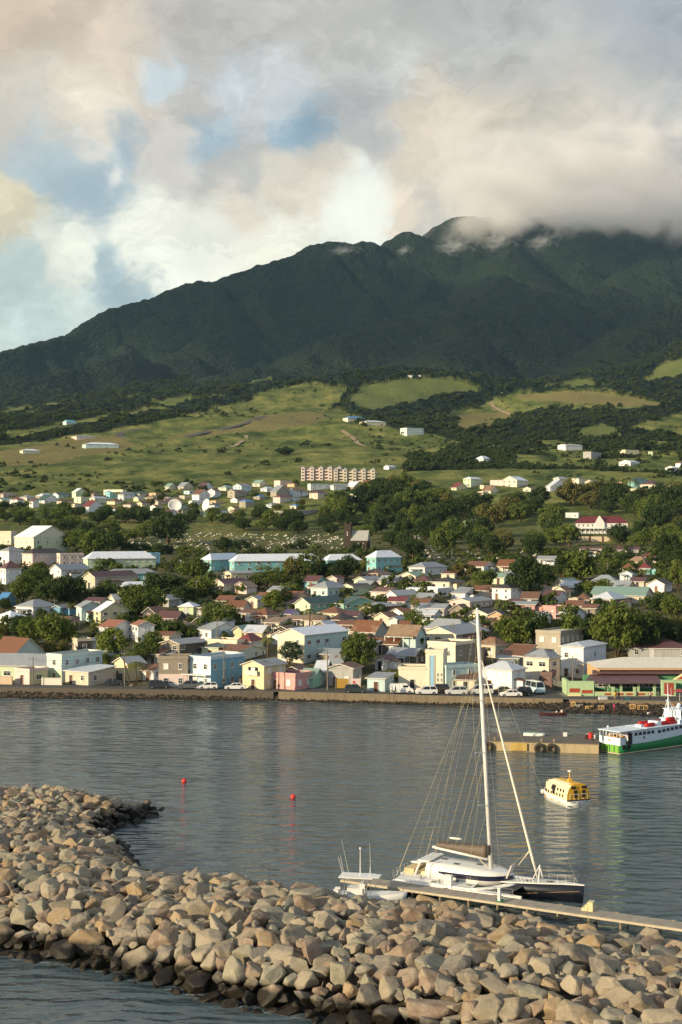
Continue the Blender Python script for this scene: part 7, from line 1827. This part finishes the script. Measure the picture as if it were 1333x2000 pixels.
    loftx(secs, 'sail_cover', [paint((108, 96, 82), key='canvas_brown', stain=.1)], root)
    mb = MB(); mb.sphere((5.6, 0, 4.85), .2, 10, 5, 0, (3.8, .9, .6)); mb.build('folded_sail', [paint((220, 216, 204), key='sailcloth', stain=.05)], root, True)
    mb = MB(); mb.tube([b1 + Vector((.4, 0, -.1)), (3.2, -.8, 2.7)], .025, 5); mb.tube([b1 + Vector((.4, 0, -.1)), (3.2, .8, 2.7)], .025, 5); mb.tube([b0 + Vector((-.9, 0, -.1)), (mx, 0, 2.1)], .06, 5); mb.build('mainsheet', [ROPE], root)
    mb = MB(); mb.sphere((mx - .15, -.2, 4.1), .3, 8, 6, 0, (.7, .8, 1.9)); mb.build('rope_coils', [plain('dark_rope', (56, 52, 48), .9)], root, True)
    # forward details
    for (x, y, z_) in ((4.6, -2.9, 1.08), (6.6, -2.2, 1.18), (8.2, -2.6, 1.1), (13.4, -.35, 1.62), (15.6, -.2, 1.78), (6.0, -.7, 2.53), (8.0, .5, 2.45), (4.2, .4, 2.6)):
        mb = MB(); mb.box((x, y, z_), (.55, .42, .05), 0); mb.build('hatch', [GLASS], root)
    mb = MB()
    for (x, y) in ((3.0, -2.6), (5.2, -3.1), (9.9, -.9), (8.9, -.9)): mb.tube([(x, y, 1.05), (x, y, 1.4)], [.13, .1], 8)
    mb.build('winch', [STEEL], root)
    mb = MB(); mb.box((11.6, -.3, 2.35), (.12, 1.1, 1.4), 0, rot=Matrix.Rotation(R(22), 3, 'Y')); mb.build('solar_panel', [paint((206, 196, 184), key='panel_back')], root)
    mb = MB()
    for k in range(5): x = 12.6 + k * .42; mb.tube([(x, -.6, 1.4), (x - .35, -.75, 1.95)], .035, 5)
    mb.tube([(12.2, -.75, 1.95), (13.95, -.75, 1.95)], .035, 5); mb.build('grab_rail', [GW], root)
    mb = MB()
    for k in range(4): x = 15.2 + k * .9; mb.tube([(x, .62 - k * .12, 1.6), (x, .62 - k * .12, 2.3)], .022, 5)
    mb.tube([(15.2, .62, 2.3), (17.9, .26, 2.3)], .022, 5); mb.tube([(17.9, .26, 2.3), (18.3, .1, 2.0)], .022, 5); mb.build('pulpit', [STEEL], root)
    mb = MB(); mb.add([(12.2, -1.16, .4), (18.6, -.28, 1.2), (18.6, -.285, 1.16), (12.2, -1.165, .36)], [(0, 1, 2, 3)]); mb.build('gold_line', [plain('gold_line', (150, 120, 60), .4)], root)
    for x in (4, 7, 9.8): mb = MB(); mb.sphere((x, -4.12, .45), .2, 8, 6, 0, (1, 1, 1.7)); mb.build('fender', [GW], root, True)
    mb = MB(); mb.box((6.3, -3.4, 1.45), (.8, .5, 1.1), 0); mb.build('deck_locker', [GW], root)
catamaran()

def pontoon():
    p0 = Vector((.5, 142.9)); p1 = Vector((60, 108.2)); d = (p1 - p0); L = d.length; a = math.atan2(d.y, d.x)
    root = empty('pontoon', (p0.x, p0.y, 0), a, 'long narrow wooden pontoon walkway behind the boulders', 'pontoon')
    m, t, b = new_mat('deck_planks'); obj = t.coord('Object'); br = t.node('ShaderNodeTexBrick'); t.set(br.inputs['Vector'], t.map(obj, (1, 1, 1)))
    br.inputs['Scale'].default_value = 1; br.inputs['Brick Width'].default_value = .22; br.inputs['Row Height'].default_value = 5; br.inputs['Mortar Size'].default_value = .014
    br.inputs['Color1'].default_value = s2l((182, 172, 154)) + (1,); br.inputs['Color2'].default_value = s2l((156, 146, 130)) + (1,); br.inputs['Mortar'].default_value = s2l((60, 52, 46)) + (1,); br.offset = 0
    n = t.noise(t.map(obj, (.3, 1, 1)), .8, 5, .6); t.set(b.inputs['Base Color'], t.mix(t.math('MULTIPLY', n, .5), br.outputs[0], s2l((112, 104, 96)))); b.inputs['Roughness'].default_value = .85
    mb = MB(); mb.box((L / 2, 0, .80), (L, 2.1, .08), 0); mb.build('deck', [m], root)
    mb = MB(); mb.box((L / 2, -1.11, .72), (L, .1, .2), 0); mb.box((L / 2, 1.11, .72), (L, .1, .2), 0); mb.build('edge_board', [paint((186, 174, 148), key='edge_timber', stain=.4)], root)
    for x in np.arange(2, L, 3.0):
        for y in (-.95, .95): mb = MB(); mb.tube([(x, y, -1.5), (x, y, .62)], .13, 7); mb.build('pile', [paint((132, 120, 100), key='pile_timber', stain=.5)], root)
    def on(px, side): # point on pontoon at photo x
        best = min(np.linspace(0, L, 800), key=lambda s: abs(px_of(p0.x + math.cos(a) * s, p0.y + math.sin(a) * s) - px))
        return Vector((p0.x + math.cos(a) * best - math.sin(a) * side, p0.y + math.sin(a) * best + math.cos(a) * side, .845))
    q = on(982, -.75); r2 = empty('service_pedestal', q, a, 'white service pedestal with coiled green hose standing on the pontoon', 'pedestal')
    mb = MB(); mb.box((0, 0, .6), (.26, .26, 1.2), 0); mb.box((0, 0, 1.24), (.32, .32, .1), 0); mb.build('column', [GW], r2)
    mb = MB(); 
    for k in range(3): mb.tube([(.1 + (.35 + .05 * k) * math.cos(t_), (.3 + .04 * k) * math.sin(t_), .03 + .05 * k) for t_ in np.linspace(0, 6.3, 14)], .03, 5)
    mb.build('hose', [paint((70, 140, 110), key='hose')], r2)
    q = on(1137, .55); mb = MB()
    for k in range(3): mb.box((k * .32, 0, .14 + .14 * k), (.34 if k < 2 else .5, .85, .28 + .28 * k), 0)
    o = mb.build('boarding_steps', [paint((206, 196, 150), key='cream_plastic', stain=.1)], None, loc=q, rot=(0, 0, a + .1)); tag(o, 'cream plastic boarding steps with three treads on the pontoon by the bow', 'steps')
    for px in (862, 960, 1090, 1200, 1310):
        q = on(px, .85); mb = MB(); mb.tube([(-.18, 0, .1), (.18, 0, .1)], .04, 6); mb.box((-.07, 0, .05), (.05, .06, .1), 0); mb.box((.07, 0, .05), (.05, .06, .1), 0); o = mb.build('cleat', [plain('cleat_metal', (140, 130, 110), .5, .5)], None, loc=q, rot=(0, 0, a)); tag(o, 'small metal mooring cleat on the far edge of the pontoon', 'cleat', 'cleats on the pontoon')
pontoon()

def motorboat():
    a = R(-12); root = empty('motorboat', (-.1, 137.4, -.12), a, 'small white sport fishing motorboat with hardtop and tall antennas behind the boulders', 'motorboat')
    s = hull_secs(6.6, 2.2, .8, .45, fine=2.0, tran=.92); loftx(s, 'hull', [GW], root)
    dk = [[(p[0][0], p[0][1] * .96, p[0][2] + .05), (p[0][0], p[0][1] * .96, p[0][2] - .03), (p[7][0], p[7][1] * .96, p[7][2] - .03), (p[7][0], p[7][1] * .96, p[7][2] + .05)] for p in s]
    loftx(dk, 'deck', [GW], root, False)
    mb = MB(); mb.box((1.6, 0, 1.15), (1.5, 1.5, .7), 0); mb.box((2.3, 0, 1.5), (.5, 1.2, .9), 0); mb.build('console', [GW], root)
    mb = MB(); mb.box((2.5, 0, 1.75), (.06, 1.1, .5), 0, rot=Matrix.Rotation(R(-20), 3, 'Y')); mb.build('windscreen', [GLASS], root)
    mb = MB(); mb.box((1.7, 0, 2.55), (3.3, 2.0, .1), 0); mb.box((3.6, 0, 2.6), (.7, 1.4, .06), 0); mb.build('hardtop', [GW], root)
    mb = MB()
    for x in (.6, 2.8):
        for y in (-.8, .8): mb.tube([(x, y, .9), (x, y * 1.05, 2.55)], .035, 6)
    mb.build('hardtop_post', [STEEL], root)
    for (x, y, h, lx, r_) in ((2.0, 0, 2.6, 0, .06), (2.9, .6, 3.0, -.1, .02), (.5, -.8, 1.9, -.5, .025), (.2, .7, 1.7, -.3, .02), (.7, .8, 3.1, -.7, .015), (3.0, -.5, 1.0, .05, .03)):
        mb = MB(); mb.tube([(x, y, 2.6), (x + lx, y, 2.6 + h)], [r_, r_ * .6], 6)
        if r_ > .05: mb.sphere((x, y, 2.6 + h), .12, 8, 6)
        mb.build('antenna', [GW], root)
    mb = MB(); mb.box((-.3, .4, .7), (.5, .4, 1.1), 0); mb.box((-.3, -.4, .7), (.5, .4, 1.1), 0); mb.build('outboard_motor', [GW], root)
motorboat()

def tender():
    a = R(90 + 22); org = Vector((30.5, 182.6, 0)); root = empty('tender_boat', org, a, 'yellow and white enclosed ship tender motoring away, seen from the stern', 'tender')
    YEL = paint((226, 172, 50), key='tender_yellow', stain=.05, rough=.45); CRM = paint((232, 216, 168), key='tender_cream', stain=.05, rough=.45); L = 8.4
    secs = []
    for i in range(13):
        t = i / 12; w = 1.75 * (1 - max(0, (t - .5) / .5) ** 2.3); w = max(w, .05); zd = .95 + .3 * t
        secs.append([(L * t, w, zd), (L * t, w * 1.02, zd * .8), (L * t - .3 * t ** 4, w * .85, 0), (L * t - .4 * t ** 4, w * .3, -.4), (L * t - .4 * t ** 4, -w * .3, -.4), (L * t - .3 * t ** 4, -w * .85, 0), (L * t, -w * 1.02, zd * .8), (L * t, -w, zd)])
    loftx(secs, 'hull', [GW], root)
    mb = MB(); mb.box((-.03, 0, 1.0), (.1, 3.52, .12), 0)
    mb.build('rubbing_strake', [plain('dark_rubber', (30, 30, 34), .7)], root)
    cs = []
    for i in range(12):
        t = i / 11; x = .25 + (L - .9) * t; k = 1 - max(0, (t - .5) / .5) ** 2.3 * .92; zt = 3.05 - .05 * t - 1.0 * max(0, (t - .62) / .38) ** 1.4; w = 1.68 * k
        if i == 0: x = .05
        cs.append([(x, w, 1.0), (x, w * 1.0, 1.7), (x, w * .86, 2.4), (x, w * .62, zt - .12), (x, w * .3, zt), (x, -w * .3, zt), (x, -w * .62, zt - .12), (x, -w * .86, 2.4), (x, -w * 1.0, 1.7), (x, -w, 1.0)])
    mb = MB(); mb.loft(cs, 0); o = mb.build('canopy', [YEL, CRM], root, False)
    for f in o.data.polygons:
        if abs(f.normal.y) > .5 or (f.normal.z > .3 and f.center.x > .6): f.material_index = 1 if f.center.y > 0 or abs(f.normal.y) > .5 else 0
    DK = plain('tender_window', (40, 34, 40), .2)
    for y, z, w, h in ((-.85, 2.62, .75, .32), (.75, 2.62, .6, .32), (-.75, 2.05, .42, .42), (.45, 2.05, .42, .42), (-.75, 1.5, .42, .4), (.45, 1.5, .42, .4)):
        mb = MB(); mb.box((.0, y, z), (.14, w, h), 0); mb.build('stern_window', [DK], root)
    for i in range(8):
        x = 1.1 + i * .72; t = (x - .25) / (L - .9); k = 1 - max(0, (t - .5) / .5) ** 2.3 * .92
        for s_ in (-1, 1):
            mb = MB(); mb.box((x, s_ * 1.68 * k, 1.45), (.3, .06, .38), 0); mb.build('side_window', [DK], root)
            if i in (0, 1, 2, 4): mb = MB(); mb.box((x, s_ * 1.56 * k, 2.05), (.34, .06, .42), 0, rot=Matrix.Rotation(s_ * R(10), 3, 'X')); mb.build('side_window', [DK], root)
    for s_ in (-1, 1): mb = MB(); mb.box((3.4, s_ * 1.65, 1.95), (.62, .12, 1.2), 0); mb.build('side_door', [DK], root)
    mb = MB(); mb.tube([(2.2, -.25, 3.0), (2.2, 0, 3.6)], .05, 6); mb.tube([(2.2, .25, 3.0), (2.2, 0, 3.6)], .05, 6); mb.tube([(2.2, 0, 3.4), (2.2, 0, 4.3)], .06, 6); mb.box((2.2, 0, 3.15), (.5, .5, .3), 0); mb.build('radar_mast', [YEL], root)
    mb = MB(); mb.sphere((2.2, 0, 4.35), .3, 10, 6, 0, (1, 1, .45)); mb.build('radar_dome', [GW], root, True)
    mb = MB()
    for k in range(5): mb.tube([(-.02, -1.3 + k * .65, 1.1), (-.02, -1.3 + k * .65, 1.75)], .02, 5)
    mb.tube([(-.02, -1.3, 1.75), (-.02, 1.3, 1.75)], .025, 5); mb.build('stern_rail', [GW], root)
    for i in (1, 3, 5): mb = MB(); mb.box((1.2 + i * .9, 1.66 - (.12 if i == 5 else 0), .62), (.5, .06, .4), 0); mb.build('hull_recess', [paint((170, 150, 110), key='recess')], root)
    mb = MB(); mb.sphere((L - 1.4, 1.25, 1.0), .26, 10, 6, 0, (1, 1, 1.3)); mb.build('fender', [GW], root, True)
    mb = MB(); mb.box((-.08, 0, .35), (.12, .3, .7), 0); mb.box((-.06, -1.5, .3), (.1, .5, .12), 0); mb.box((-.06, 1.5, .3), (.1, .4, .12), 0); mb.build('stern_fitting', [plain('grey_metal', (140, 146, 150), .5, .3)], root)
    mb = MB()
    for k, y in enumerate(np.linspace(.5, 1.2, 9)): mb.box((-.03, y, .72), (.02, .05, .09 if k % 3 else .13), 0)
    mb.box((-.03, -1.15, .72), (.02, .07, .16), 0); mb.box((-.03, -1.3, .72), (.02, .07, .16), 0); mb.build('stern_lettering', [plain('navy_letters', (50, 70, 110), .5)], root)
tender()
def wake():
    m, t, b = new_mat('foam'); pos = t.geo(); n = t.noise(pos, 1.6, 5, .7, .8)
    b.inputs['Base Color'].default_value = (.62, .66, .66, 1); b.inputs['Roughness'].default_value = .8
    at_ = t.attr('tint'); sp = t.node('ShaderNodeSeparateColor'); t.set(sp.inputs[0], at_)
    al = t.math('MULTIPLY', t.ramp(n, [(.42, 0.0), (.62, 1.0)]), sp.outputs[0]); t.set(b.inputs['Alpha'], al)
    V = []; Fq = []; Cc = []
    def patch(c, u, L, W, n1, n2, fade, z=.03):
        u = Vector((u[0], u[1], 0)).normalized(); v = Vector((-u.y, u.x, 0)); o = len(V)
        for i in range(n1 + 1):
            for j in range(n2 + 1):
                a, bb = i / n1, j / n2 * 2 - 1; V.append(tuple(Vector((c[0], c[1], z)) + u * L * a + v * W * bb * (.5 + .8 * a))); k = fade(a) * (1 - bb * bb); Cc.append((k, k, k))
        for i in range(n1):
            for j in range(n2): q = o + i * (n2 + 1) + j; Fq.append((q, q + 1, q + n2 + 2, q + n2 + 1))
    h = Vector((math.cos(R(112)), math.sin(R(112))))
    patch((30.5, 182.9), (-h.x, -h.y), 3.2, 2.2, 8, 8, lambda a: (1 - a) ** 1.2)
    patch((30.5, 182.9), (-h.x, -h.y), 16, 3.5, 12, 8, lambda a: .22 * (1 - a))
    patch((26.6, 189.5), (.55, -1.0), 9, .6, 8, 3, lambda a: .5 * (1 - a) * min(1, a * 5)); patch((26.8, 189.8), (-.9, -1.0), 5, .5, 8, 3, lambda a: .35 * (1 - a))
    for px, w in ((20, 45), (150, 60), (165, 14), (215, 30), (465, 24), (535, 30), (610, 30), (700, 34), (900, 20), (130, 30), (350, 26)):
        Y = float(shoreY(px)) - 1.2; c = at(px, Y); patch((c[0] - w * Y / F / 2, c[1]), (1, -.02), w * Y / F, .5, 8, 3, lambda a: .8 * math.sin(math.pi * a))
    rr_ = random.Random(2)
    for i in range(20):
        px = i * 36 + rr_.uniform(0, 20); py = np.interp(px, [0, 150, 300, 450, 600, 750], [1862, 1888, 1922, 1962, 1990, 2022]) + rr_.uniform(2, 10); c = water(px, py); patch((c[0], c[1]), (1, -.12), rr_.uniform(1.5, 4), rr_.uniform(.25, .5), 6, 3, lambda a: .55 * math.sin(math.pi * a))
    me = np_mesh('wake_foam', np.array(V), np.array(Fq), m, True, np.array(Cc)); o = link_mesh('wake_foam', me); tag(o, 'thin white foam of the tender wake and of ripples at the shore', 'foam', None, 'stuff')
wake()

def ferry():
    a = math.atan2(9.0, 12.1); org = Vector((42.9, 226.9, 0)); root = empty('passenger_ferry', org, a, 'green and white passenger ferry with red life raft canisters moored at the jetty', 'ferry')
    GR = paint((36, 118, 66), key='ferry_green', stain=.15, rough=.5); GL = paint((120, 170, 70), key='ferry_stern_green', stain=.2); FW = paint((216, 226, 232), key='ferry_white', stain=.12, rough=.5)
    B = 4.4; L = 27; secs = []
    for i in range(16):
        t = i / 15; w = B / 2 * (1 - max(0, (t - .6) / .4) ** 2); w = max(w, .05); zd = 1.42 + 1.5 * max(0, (t - .2) / .8) ** 1.4
        secs.append([(L * t, w, zd), (L * t, w * .98, .6), (L * t, w * .9, 0), (L * t, w * .5, -.6), (L * t, -w * .5, -.6), (L * t, -w * .9, 0), (L * t, -w * .98, .6), (L * t, -w, zd)])
    h = loftx(secs, 'hull', [GR], root)
    mb = MB()
    for s_ in (-1, 1): mb.tube([(0.0, s_ * B / 2 * .94, .1), (L * .6, s_ * B / 2 * .94, .1)], .09, 6)
    mb.box((-.06, 0, .12), (.12, B * .9, .14), 0); mb.build('boot_line', [paint((214, 196, 160), key='boot_stripe')], h)
    mb = MB(); mb.box((-.04, 0, .8), (.08, B * .95, 1.1), 0)
    for y in np.linspace(-B * .45, B * .45, 5): mb.box((-.12, y, .8), (.1, .12, 1.1), 1)
    mb.build('transom', [GL, GR], h)
    mb = MB(); mb.box((-.05, 0, 2.0), (.1, B, 1.2), 0); mb.box((.6, -B / 2, 2.0), (1.2, .08, 1.2), 0); mb.box((.8, B / 2, 2.0), (1.6, .08, 1.2), 0); mb.box((-.12, 0, 2.1), (.04, .5, .26), 1); mb.build('stern_bulwark', [FW, paint((190, 150, 110), key='badge')], root)
    mb = MB(); mb.box((8.8, 0, 2.45), (12.2, B * .98, 2.1), 0); mb.box((18.0, 0, 2.9), (7, B * .9, 2.6), 0); mb.build('deckhouse', [FW], root)
    mb = MB(); mb.box((3.0, 0, 3.58), (6.6, B * 1.06, .12), 0); mb.box((11, 0, 3.6), (9.6, B * 1.03, .14), 0); mb.box((18, 0, 4.25), (7.4, B * .98, .14), 0); mb.build('roof', [FW], root)
    mb = MB()
    for x in (.05, 1.4, 2.7):
        for y in (-B / 2 + .05, B / 2 - .05): mb.box((x, y, 3.05), (.1, .1, 1.05), 0)
    for y in np.linspace(-B / 2, B / 2, 7)[1:-1]: mb.box((.05, y, 3.05), (.07, .07, 1.05), 0)
    mb.build('awning_post', [FW], root)
    mb = MB(); mb.box((1.2, 0, 1.45), (2.4, B * .9, .1), 0); mb.build('aft_deck', [paint((120, 110, 90), key='deck_brown')], root)
    for x in np.linspace(0.9, 2.3, 2):
        mb = MB(); mb.box((x, .3, 2.2), (.5, 2.6, .9), 0); mb.build('bench', [paint((180, 130, 70), key='bench_orange')], root)
    mb = MB(); mb.box((2.35, -B / 2 * .98, 2.3), (.9, .1, 1.8), 0); mb.build('doorway', [plain('painted_interior_shade', (44, 44, 46), .8)], root)  # dark panel across the opening stands for the shade inside
    for i in range(5): mb = MB(); mb.box((3.7 + i * 1.0, -B * .49, 2.95), (.7, .06, .5), 0); mb.build('window', [GLASS], root)
    for i in range(8): mb = MB(); mb.box((9.3 + i * 1.05, -B * .49 if 9.3 + i * 1.05 < 14.8 else -B * .45, 2.9 + i * .06), (.72, .08, .5), 0); mb.build('window', [GLASS], root)
    mb = MB(); mb.box((5.6, -B * .49, 2.25), (.4, .06, .35), 0); mb.build('name_plate', [plain('dark_plate', (60, 60, 60), .5)], root)
    for x in (.7, 1.9):
        mb = MB(); n = 14; secs = []
        for k in range(n + 1):
            t_ = 2 * math.pi * k / n; secs.append([((.3 + .12 * math.cos(b_)) * math.cos(t_), .12 * math.sin(b_), (.3 + .12 * math.cos(b_)) * math.sin(t_)) for b_ in [2 * math.pi * j / 6 for j in range(6)]])
        mb.loft(secs, 0, True, False); mb.build('tyre_fender', [TYRE], root, True, loc=(x, -B / 2 - .1, 1.1))
    RED = paint((186, 34, 36), key='raft_red', stain=.05)
    for (x, y, l) in ((8.2, -1.1, 2.2), (9.0, 1.0, 2.2), (11.2, -1.0, 2.6), (11.6, 1.0, 2.8), (13.4, -1.1, 2.0), (13.2, -1.1, 2.0)):
        mb = MB(); zz = 3.95 if x != 13.2 else 4.5; mb.tube([(x - l / 2, y, zz), (x - l / 2 + .15, y, zz), (x + l / 2 - .15, y, zz), (x + l / 2, y, zz)], [.2, .34, .34, .2], 10); mb.build('life_raft', [RED], root, True)
    mb = MB(); mb.box((10.2, -.4, 4.0), (1.0, 2.0, .75), 0); mb.box((7.0, 0, 3.8), (.9, 1.2, .35), 0); mb.build('roof_locker', [FW], root)
    mb = MB(); mb.box((16.6, 0, 5.0), (3.2, B * .8, 1.5), 0); mb.box((16.6, 0, 5.8), (3.6, B * .86, .14), 0); mb.build('wheelhouse', [FW], root)
    for i in range(3): mb = MB(); mb.box((15.5 + i * 1.0, -B * .405, 5.2), (.7, .06, .6), 0); mb.build('window', [GLASS], root)
    mb = MB(); mb.tube([(14.2, 0, 4.3), (13.8, 0, 10.2)], [.14, .06], 7)
    for s_ in (-1, 1): mb.tube([(14.9, s_ * 1.0, 4.3), (13.95, 0, 7.8)], .06, 6); mb.tube([(13.4, s_ * .8, 4.3), (13.95, 0, 7.8)], .06, 6)
    mb.box((13.9, 0, 8.3), (.1, 1.6, .08), 0); mb.box((13.9, 0, 7.4), (.6, .5, .06), 0); mb.tube([(13.5, .7, 8.3), (13.2, .9, 10.4)], .03, 5); mb.tube([(13.9, -.7, 8.3), (13.7, -.8, 9.6)], .03, 5); mb.build('signal_mast', [FW], root)
    for x, y in ((15.6, -.8), (17.4, .6)): mb = MB(); mb.sphere((x, y, 6.3), .36, 10, 7); mb.tube([(x, y, 5.8), (x, y, 6.1)], .12, 6); mb.build('radome', [FW], root, True)
    mb = MB(); mb.tube([(.4, .8, 3.6), (.4, .8, 3.95)], .04, 6); mb.sphere((.4, .8, 4.1), .2, 8, 6); mb.build('stern_lamp', [FW], root, True)
    c = Vector((org.x, org.y, 0))
    ca, sa = math.cos(a), math.sin(a)
    W = lambda x, y, z: (org.x + x * ca - y * sa, org.y + x * sa + y * ca, z)
    person(W(2.35, -1.9, 1.5), R(-40), 'stand', (214, 140, 110), (70, 60, 70), 'person in an orange-pink top in the doorway of the ferry aft deck')
    person(W(.9, .9, 1.5), R(-60), 'stand', (210, 200, 190), (60, 60, 70), 'person in a pale shirt at the ferry stern rail')
ferry()
def rowboat():
    X, Y, z = water(1081, 1397); root = empty('rowing_boat', (X - 2.6, Y + .4, 0), R(-3), 'low dark maroon open fishing boat by the beach with gear at its right end', 'rowing boat')
    s = []
    for i in range(13):
        t = i / 12; w = .62 * math.sin(math.pi * (.06 + .86 * t)) ** .7; zd = .38 + .28 * (2 * t - 1) ** 2
        s.append([(5.2 * t, w, zd), (5.2 * t, w * .7, -.1), (5.2 * t, -w * .7, -.1), (5.2 * t, -w, zd)])
    loftx(s, 'hull', [paint((70, 32, 34), key='maroon_boat', stain=.2)], root, False)
    loftx([[(p[0][0], p[0][1] * .86, p[0][2] + .01), (p[0][0], p[0][1] * .86, p[0][2] - .1), (p[3][0], p[3][1] * .86, p[3][2] - .1), (p[3][0], p[3][1] * .86, p[3][2] + .01)] for p in s[1:-1]], 'inside', [paint((96, 66, 54), key='boat_inside')], root, False)
    for x in (1.4, 2.6, 3.8): mb = MB(); mb.box((x, 0, .46), (.25, 1.0, .06), 0); mb.build('thwart', [paint((120, 90, 66), key='thwart')], root)
    mb = MB(); mb.sphere((4.3, 0, .75), .28, 8, 6, 0, (1, 1, 1.2)); mb.sphere((3.3, .1, .6), .2, 8, 6); mb.build('gear', [paint((206, 190, 180), key='gear_cloth')], root, True)
rowboat()
for (px, py, lab) in ((360, 1528, 'red round buoy nearer the town, left one'), (573, 1559, 'red round buoy further out, right one')):
    X, Y, z = water(px, py); root = empty('buoy', (X, Y, 0), 0, lab, 'buoy', 'red mooring buoys'); mb = MB(); mb.sphere((0, 0, .16), .36, 14, 9); mb.build('float', [paint((214, 60, 54), key='buoy_red', stain=0, rough=.4)], root, True)
    mb = MB(); mb.tube([(0, 0, .45), (0, 0, .62)], .07, 7); mb.build('ring', [paint((214, 60, 54), key='buoy_red', stain=0, rough=.4)], root)
# ---------------------------------------------------------------- clouds and air
def volume_mat(name, build):
    m = bpy.data.materials.new(name); m.use_nodes = True; m.node_tree.nodes.clear(); t = NT(m.node_tree)
    out = t.node('ShaderNodeOutputMaterial'); v = t.node('ShaderNodeVolumePrincipled'); t.l.new(v.outputs[0], out.inputs['Volume']); build(t, v); return m
def lumps(name, seed, sc, loc, mat, amp=.25, sub=4):
    bm = bmesh.new(); bmesh.ops.create_icosphere(bm, subdivisions=sub, radius=1.0); P = np.array([v.co[:] for v in bm.verts])
    d = fbm(P[:, 0] * 1.6 + seed, P[:, 1] * 1.6 + P[:, 2] * 1.3, 3, seed)
    for v, k in zip(bm.verts, d): v.co *= 1 + (float(k) - .5) * 2 * amp
    me = bpy.data.meshes.new(name); bm.to_mesh(me); bm.free(); me.materials.append(mat); return link_mesh(name, me, None, loc, None, sc)
def cap(t, v):
    pos = t.geo(); sp = t.node('ShaderNodeSeparateXYZ'); t.set(sp.inputs[0], pos)
    n = t.noise(t.map(pos, (1, .8, 1.5)), .0036, 7, .64, .6); n2 = t.noise(pos, .0012, 3, .5)
    # base of the cloud sags to the right of the summit
    zb = t.math('MULTIPLY_ADD', t.math('SUBTRACT', n2, .5), -460, 1085)
    lo = t.math('DIVIDE', t.math('SUBTRACT', sp.outputs[2], zb), 90, clamp=False)
    xl = t.math('DIVIDE', t.math('SUBTRACT', sp.outputs[0], 330), 260)
    hi = t.math('DIVIDE', t.math('SUBTRACT', 1500, sp.outputs[2]), 330)
    shape = t.math('MINIMUM', t.math('MINIMUM', lo, xl), t.math('MINIMUM', hi, 1.0))
    d = t.math('ADD', shape, t.math('MULTIPLY', t.math('SUBTRACT', n, .52), 5.0))
    d = t.math('MULTIPLY', d, 1.0, clamp=True)
    t.set(v.inputs['Density'], t.math('MULTIPLY', t.math('MULTIPLY', d, d), .0065)); v.inputs['Color'].default_value = (.97, .96, .95, 1); v.inputs['Anisotropy'].default_value = .0
cm = volume_mat('cap_cloud_vapour', cap)
mb = MB(); mb.box((1350, 5250, 1340), (2300, 1500, 860)); o = mb.build('cap_cloud', [cm]); tag(o, 'soft grey beige cloud wrapped round the summit of the mountain', 'cloud', None, 'stuff')
def wisp(t, v):
    o_ = t.coord('Object'); n = t.noise(o_, 2.2, 8, .72, 1.0); r_ = t.vmath('LENGTH', o_)
    d = t.math('MULTIPLY', t.math('SUBTRACT', t.math('MULTIPLY_ADD', n, 3.2, -1.1), r_), 1.6, clamp=True); t.set(v.inputs['Density'], t.math('MULTIPLY', d, .010)); v.inputs['Color'].default_value = (.98, .98, .98, 1)
wm_ = volume_mat('wisp_vapour', wisp)
for (px, py, w, h, lab) in ((890, 480, 62, 26, 'pale wisp of mist clinging to the ridge left of the summit'), (975, 468, 60, 34, 'bright ragged mist just below the summit'), (672, 488, 46, 12, 'thin streak of mist on the long left ridge'), (1060, 470, 50, 26, 'ragged mist under the cloud base right of the summit'), (790, 488, 22, 12, 'small puff of mist under the little peak')):
    Y = 5000 if px > 800 else 4900; p = at(px, Y, CH - (py - HY) * Y / F); s = Y / F
    tag(lumps('mist', int(px), (w * s, 110, h * s), p, wm_, .2, 3), lab, 'mist', None, 'stuff')
bk = volume_mat('shade_cloud_vapour', lambda t, v: (v.inputs['Density'].__setattr__('default_value', .0013), v.inputs['Color'].__setattr__('default_value', (.97, .97, .97, 1))))
tag(lumps('shade_cloud', 5, (1050, 2250, 130), (-2450, 3350, 1450), bk, .22), 'unseen flat cloud added outside the view to shade the mountain', 'cloud', None, 'stuff')  # cloud added out of view, shades the mountain and leaves the fields sunlit
HAZE = 2.0e-5
hz = volume_mat('haze_air', lambda t, v: (v.inputs['Density'].__setattr__('default_value', HAZE), v.inputs['Color'].__setattr__('default_value', (.45, .72, 1.0, 1))))
mb = MB(); mb.box((0, 2600, 646), (9000, 11000, 1308)); o = mb.build('haze', [hz]); o['kind'] = 'stuff'
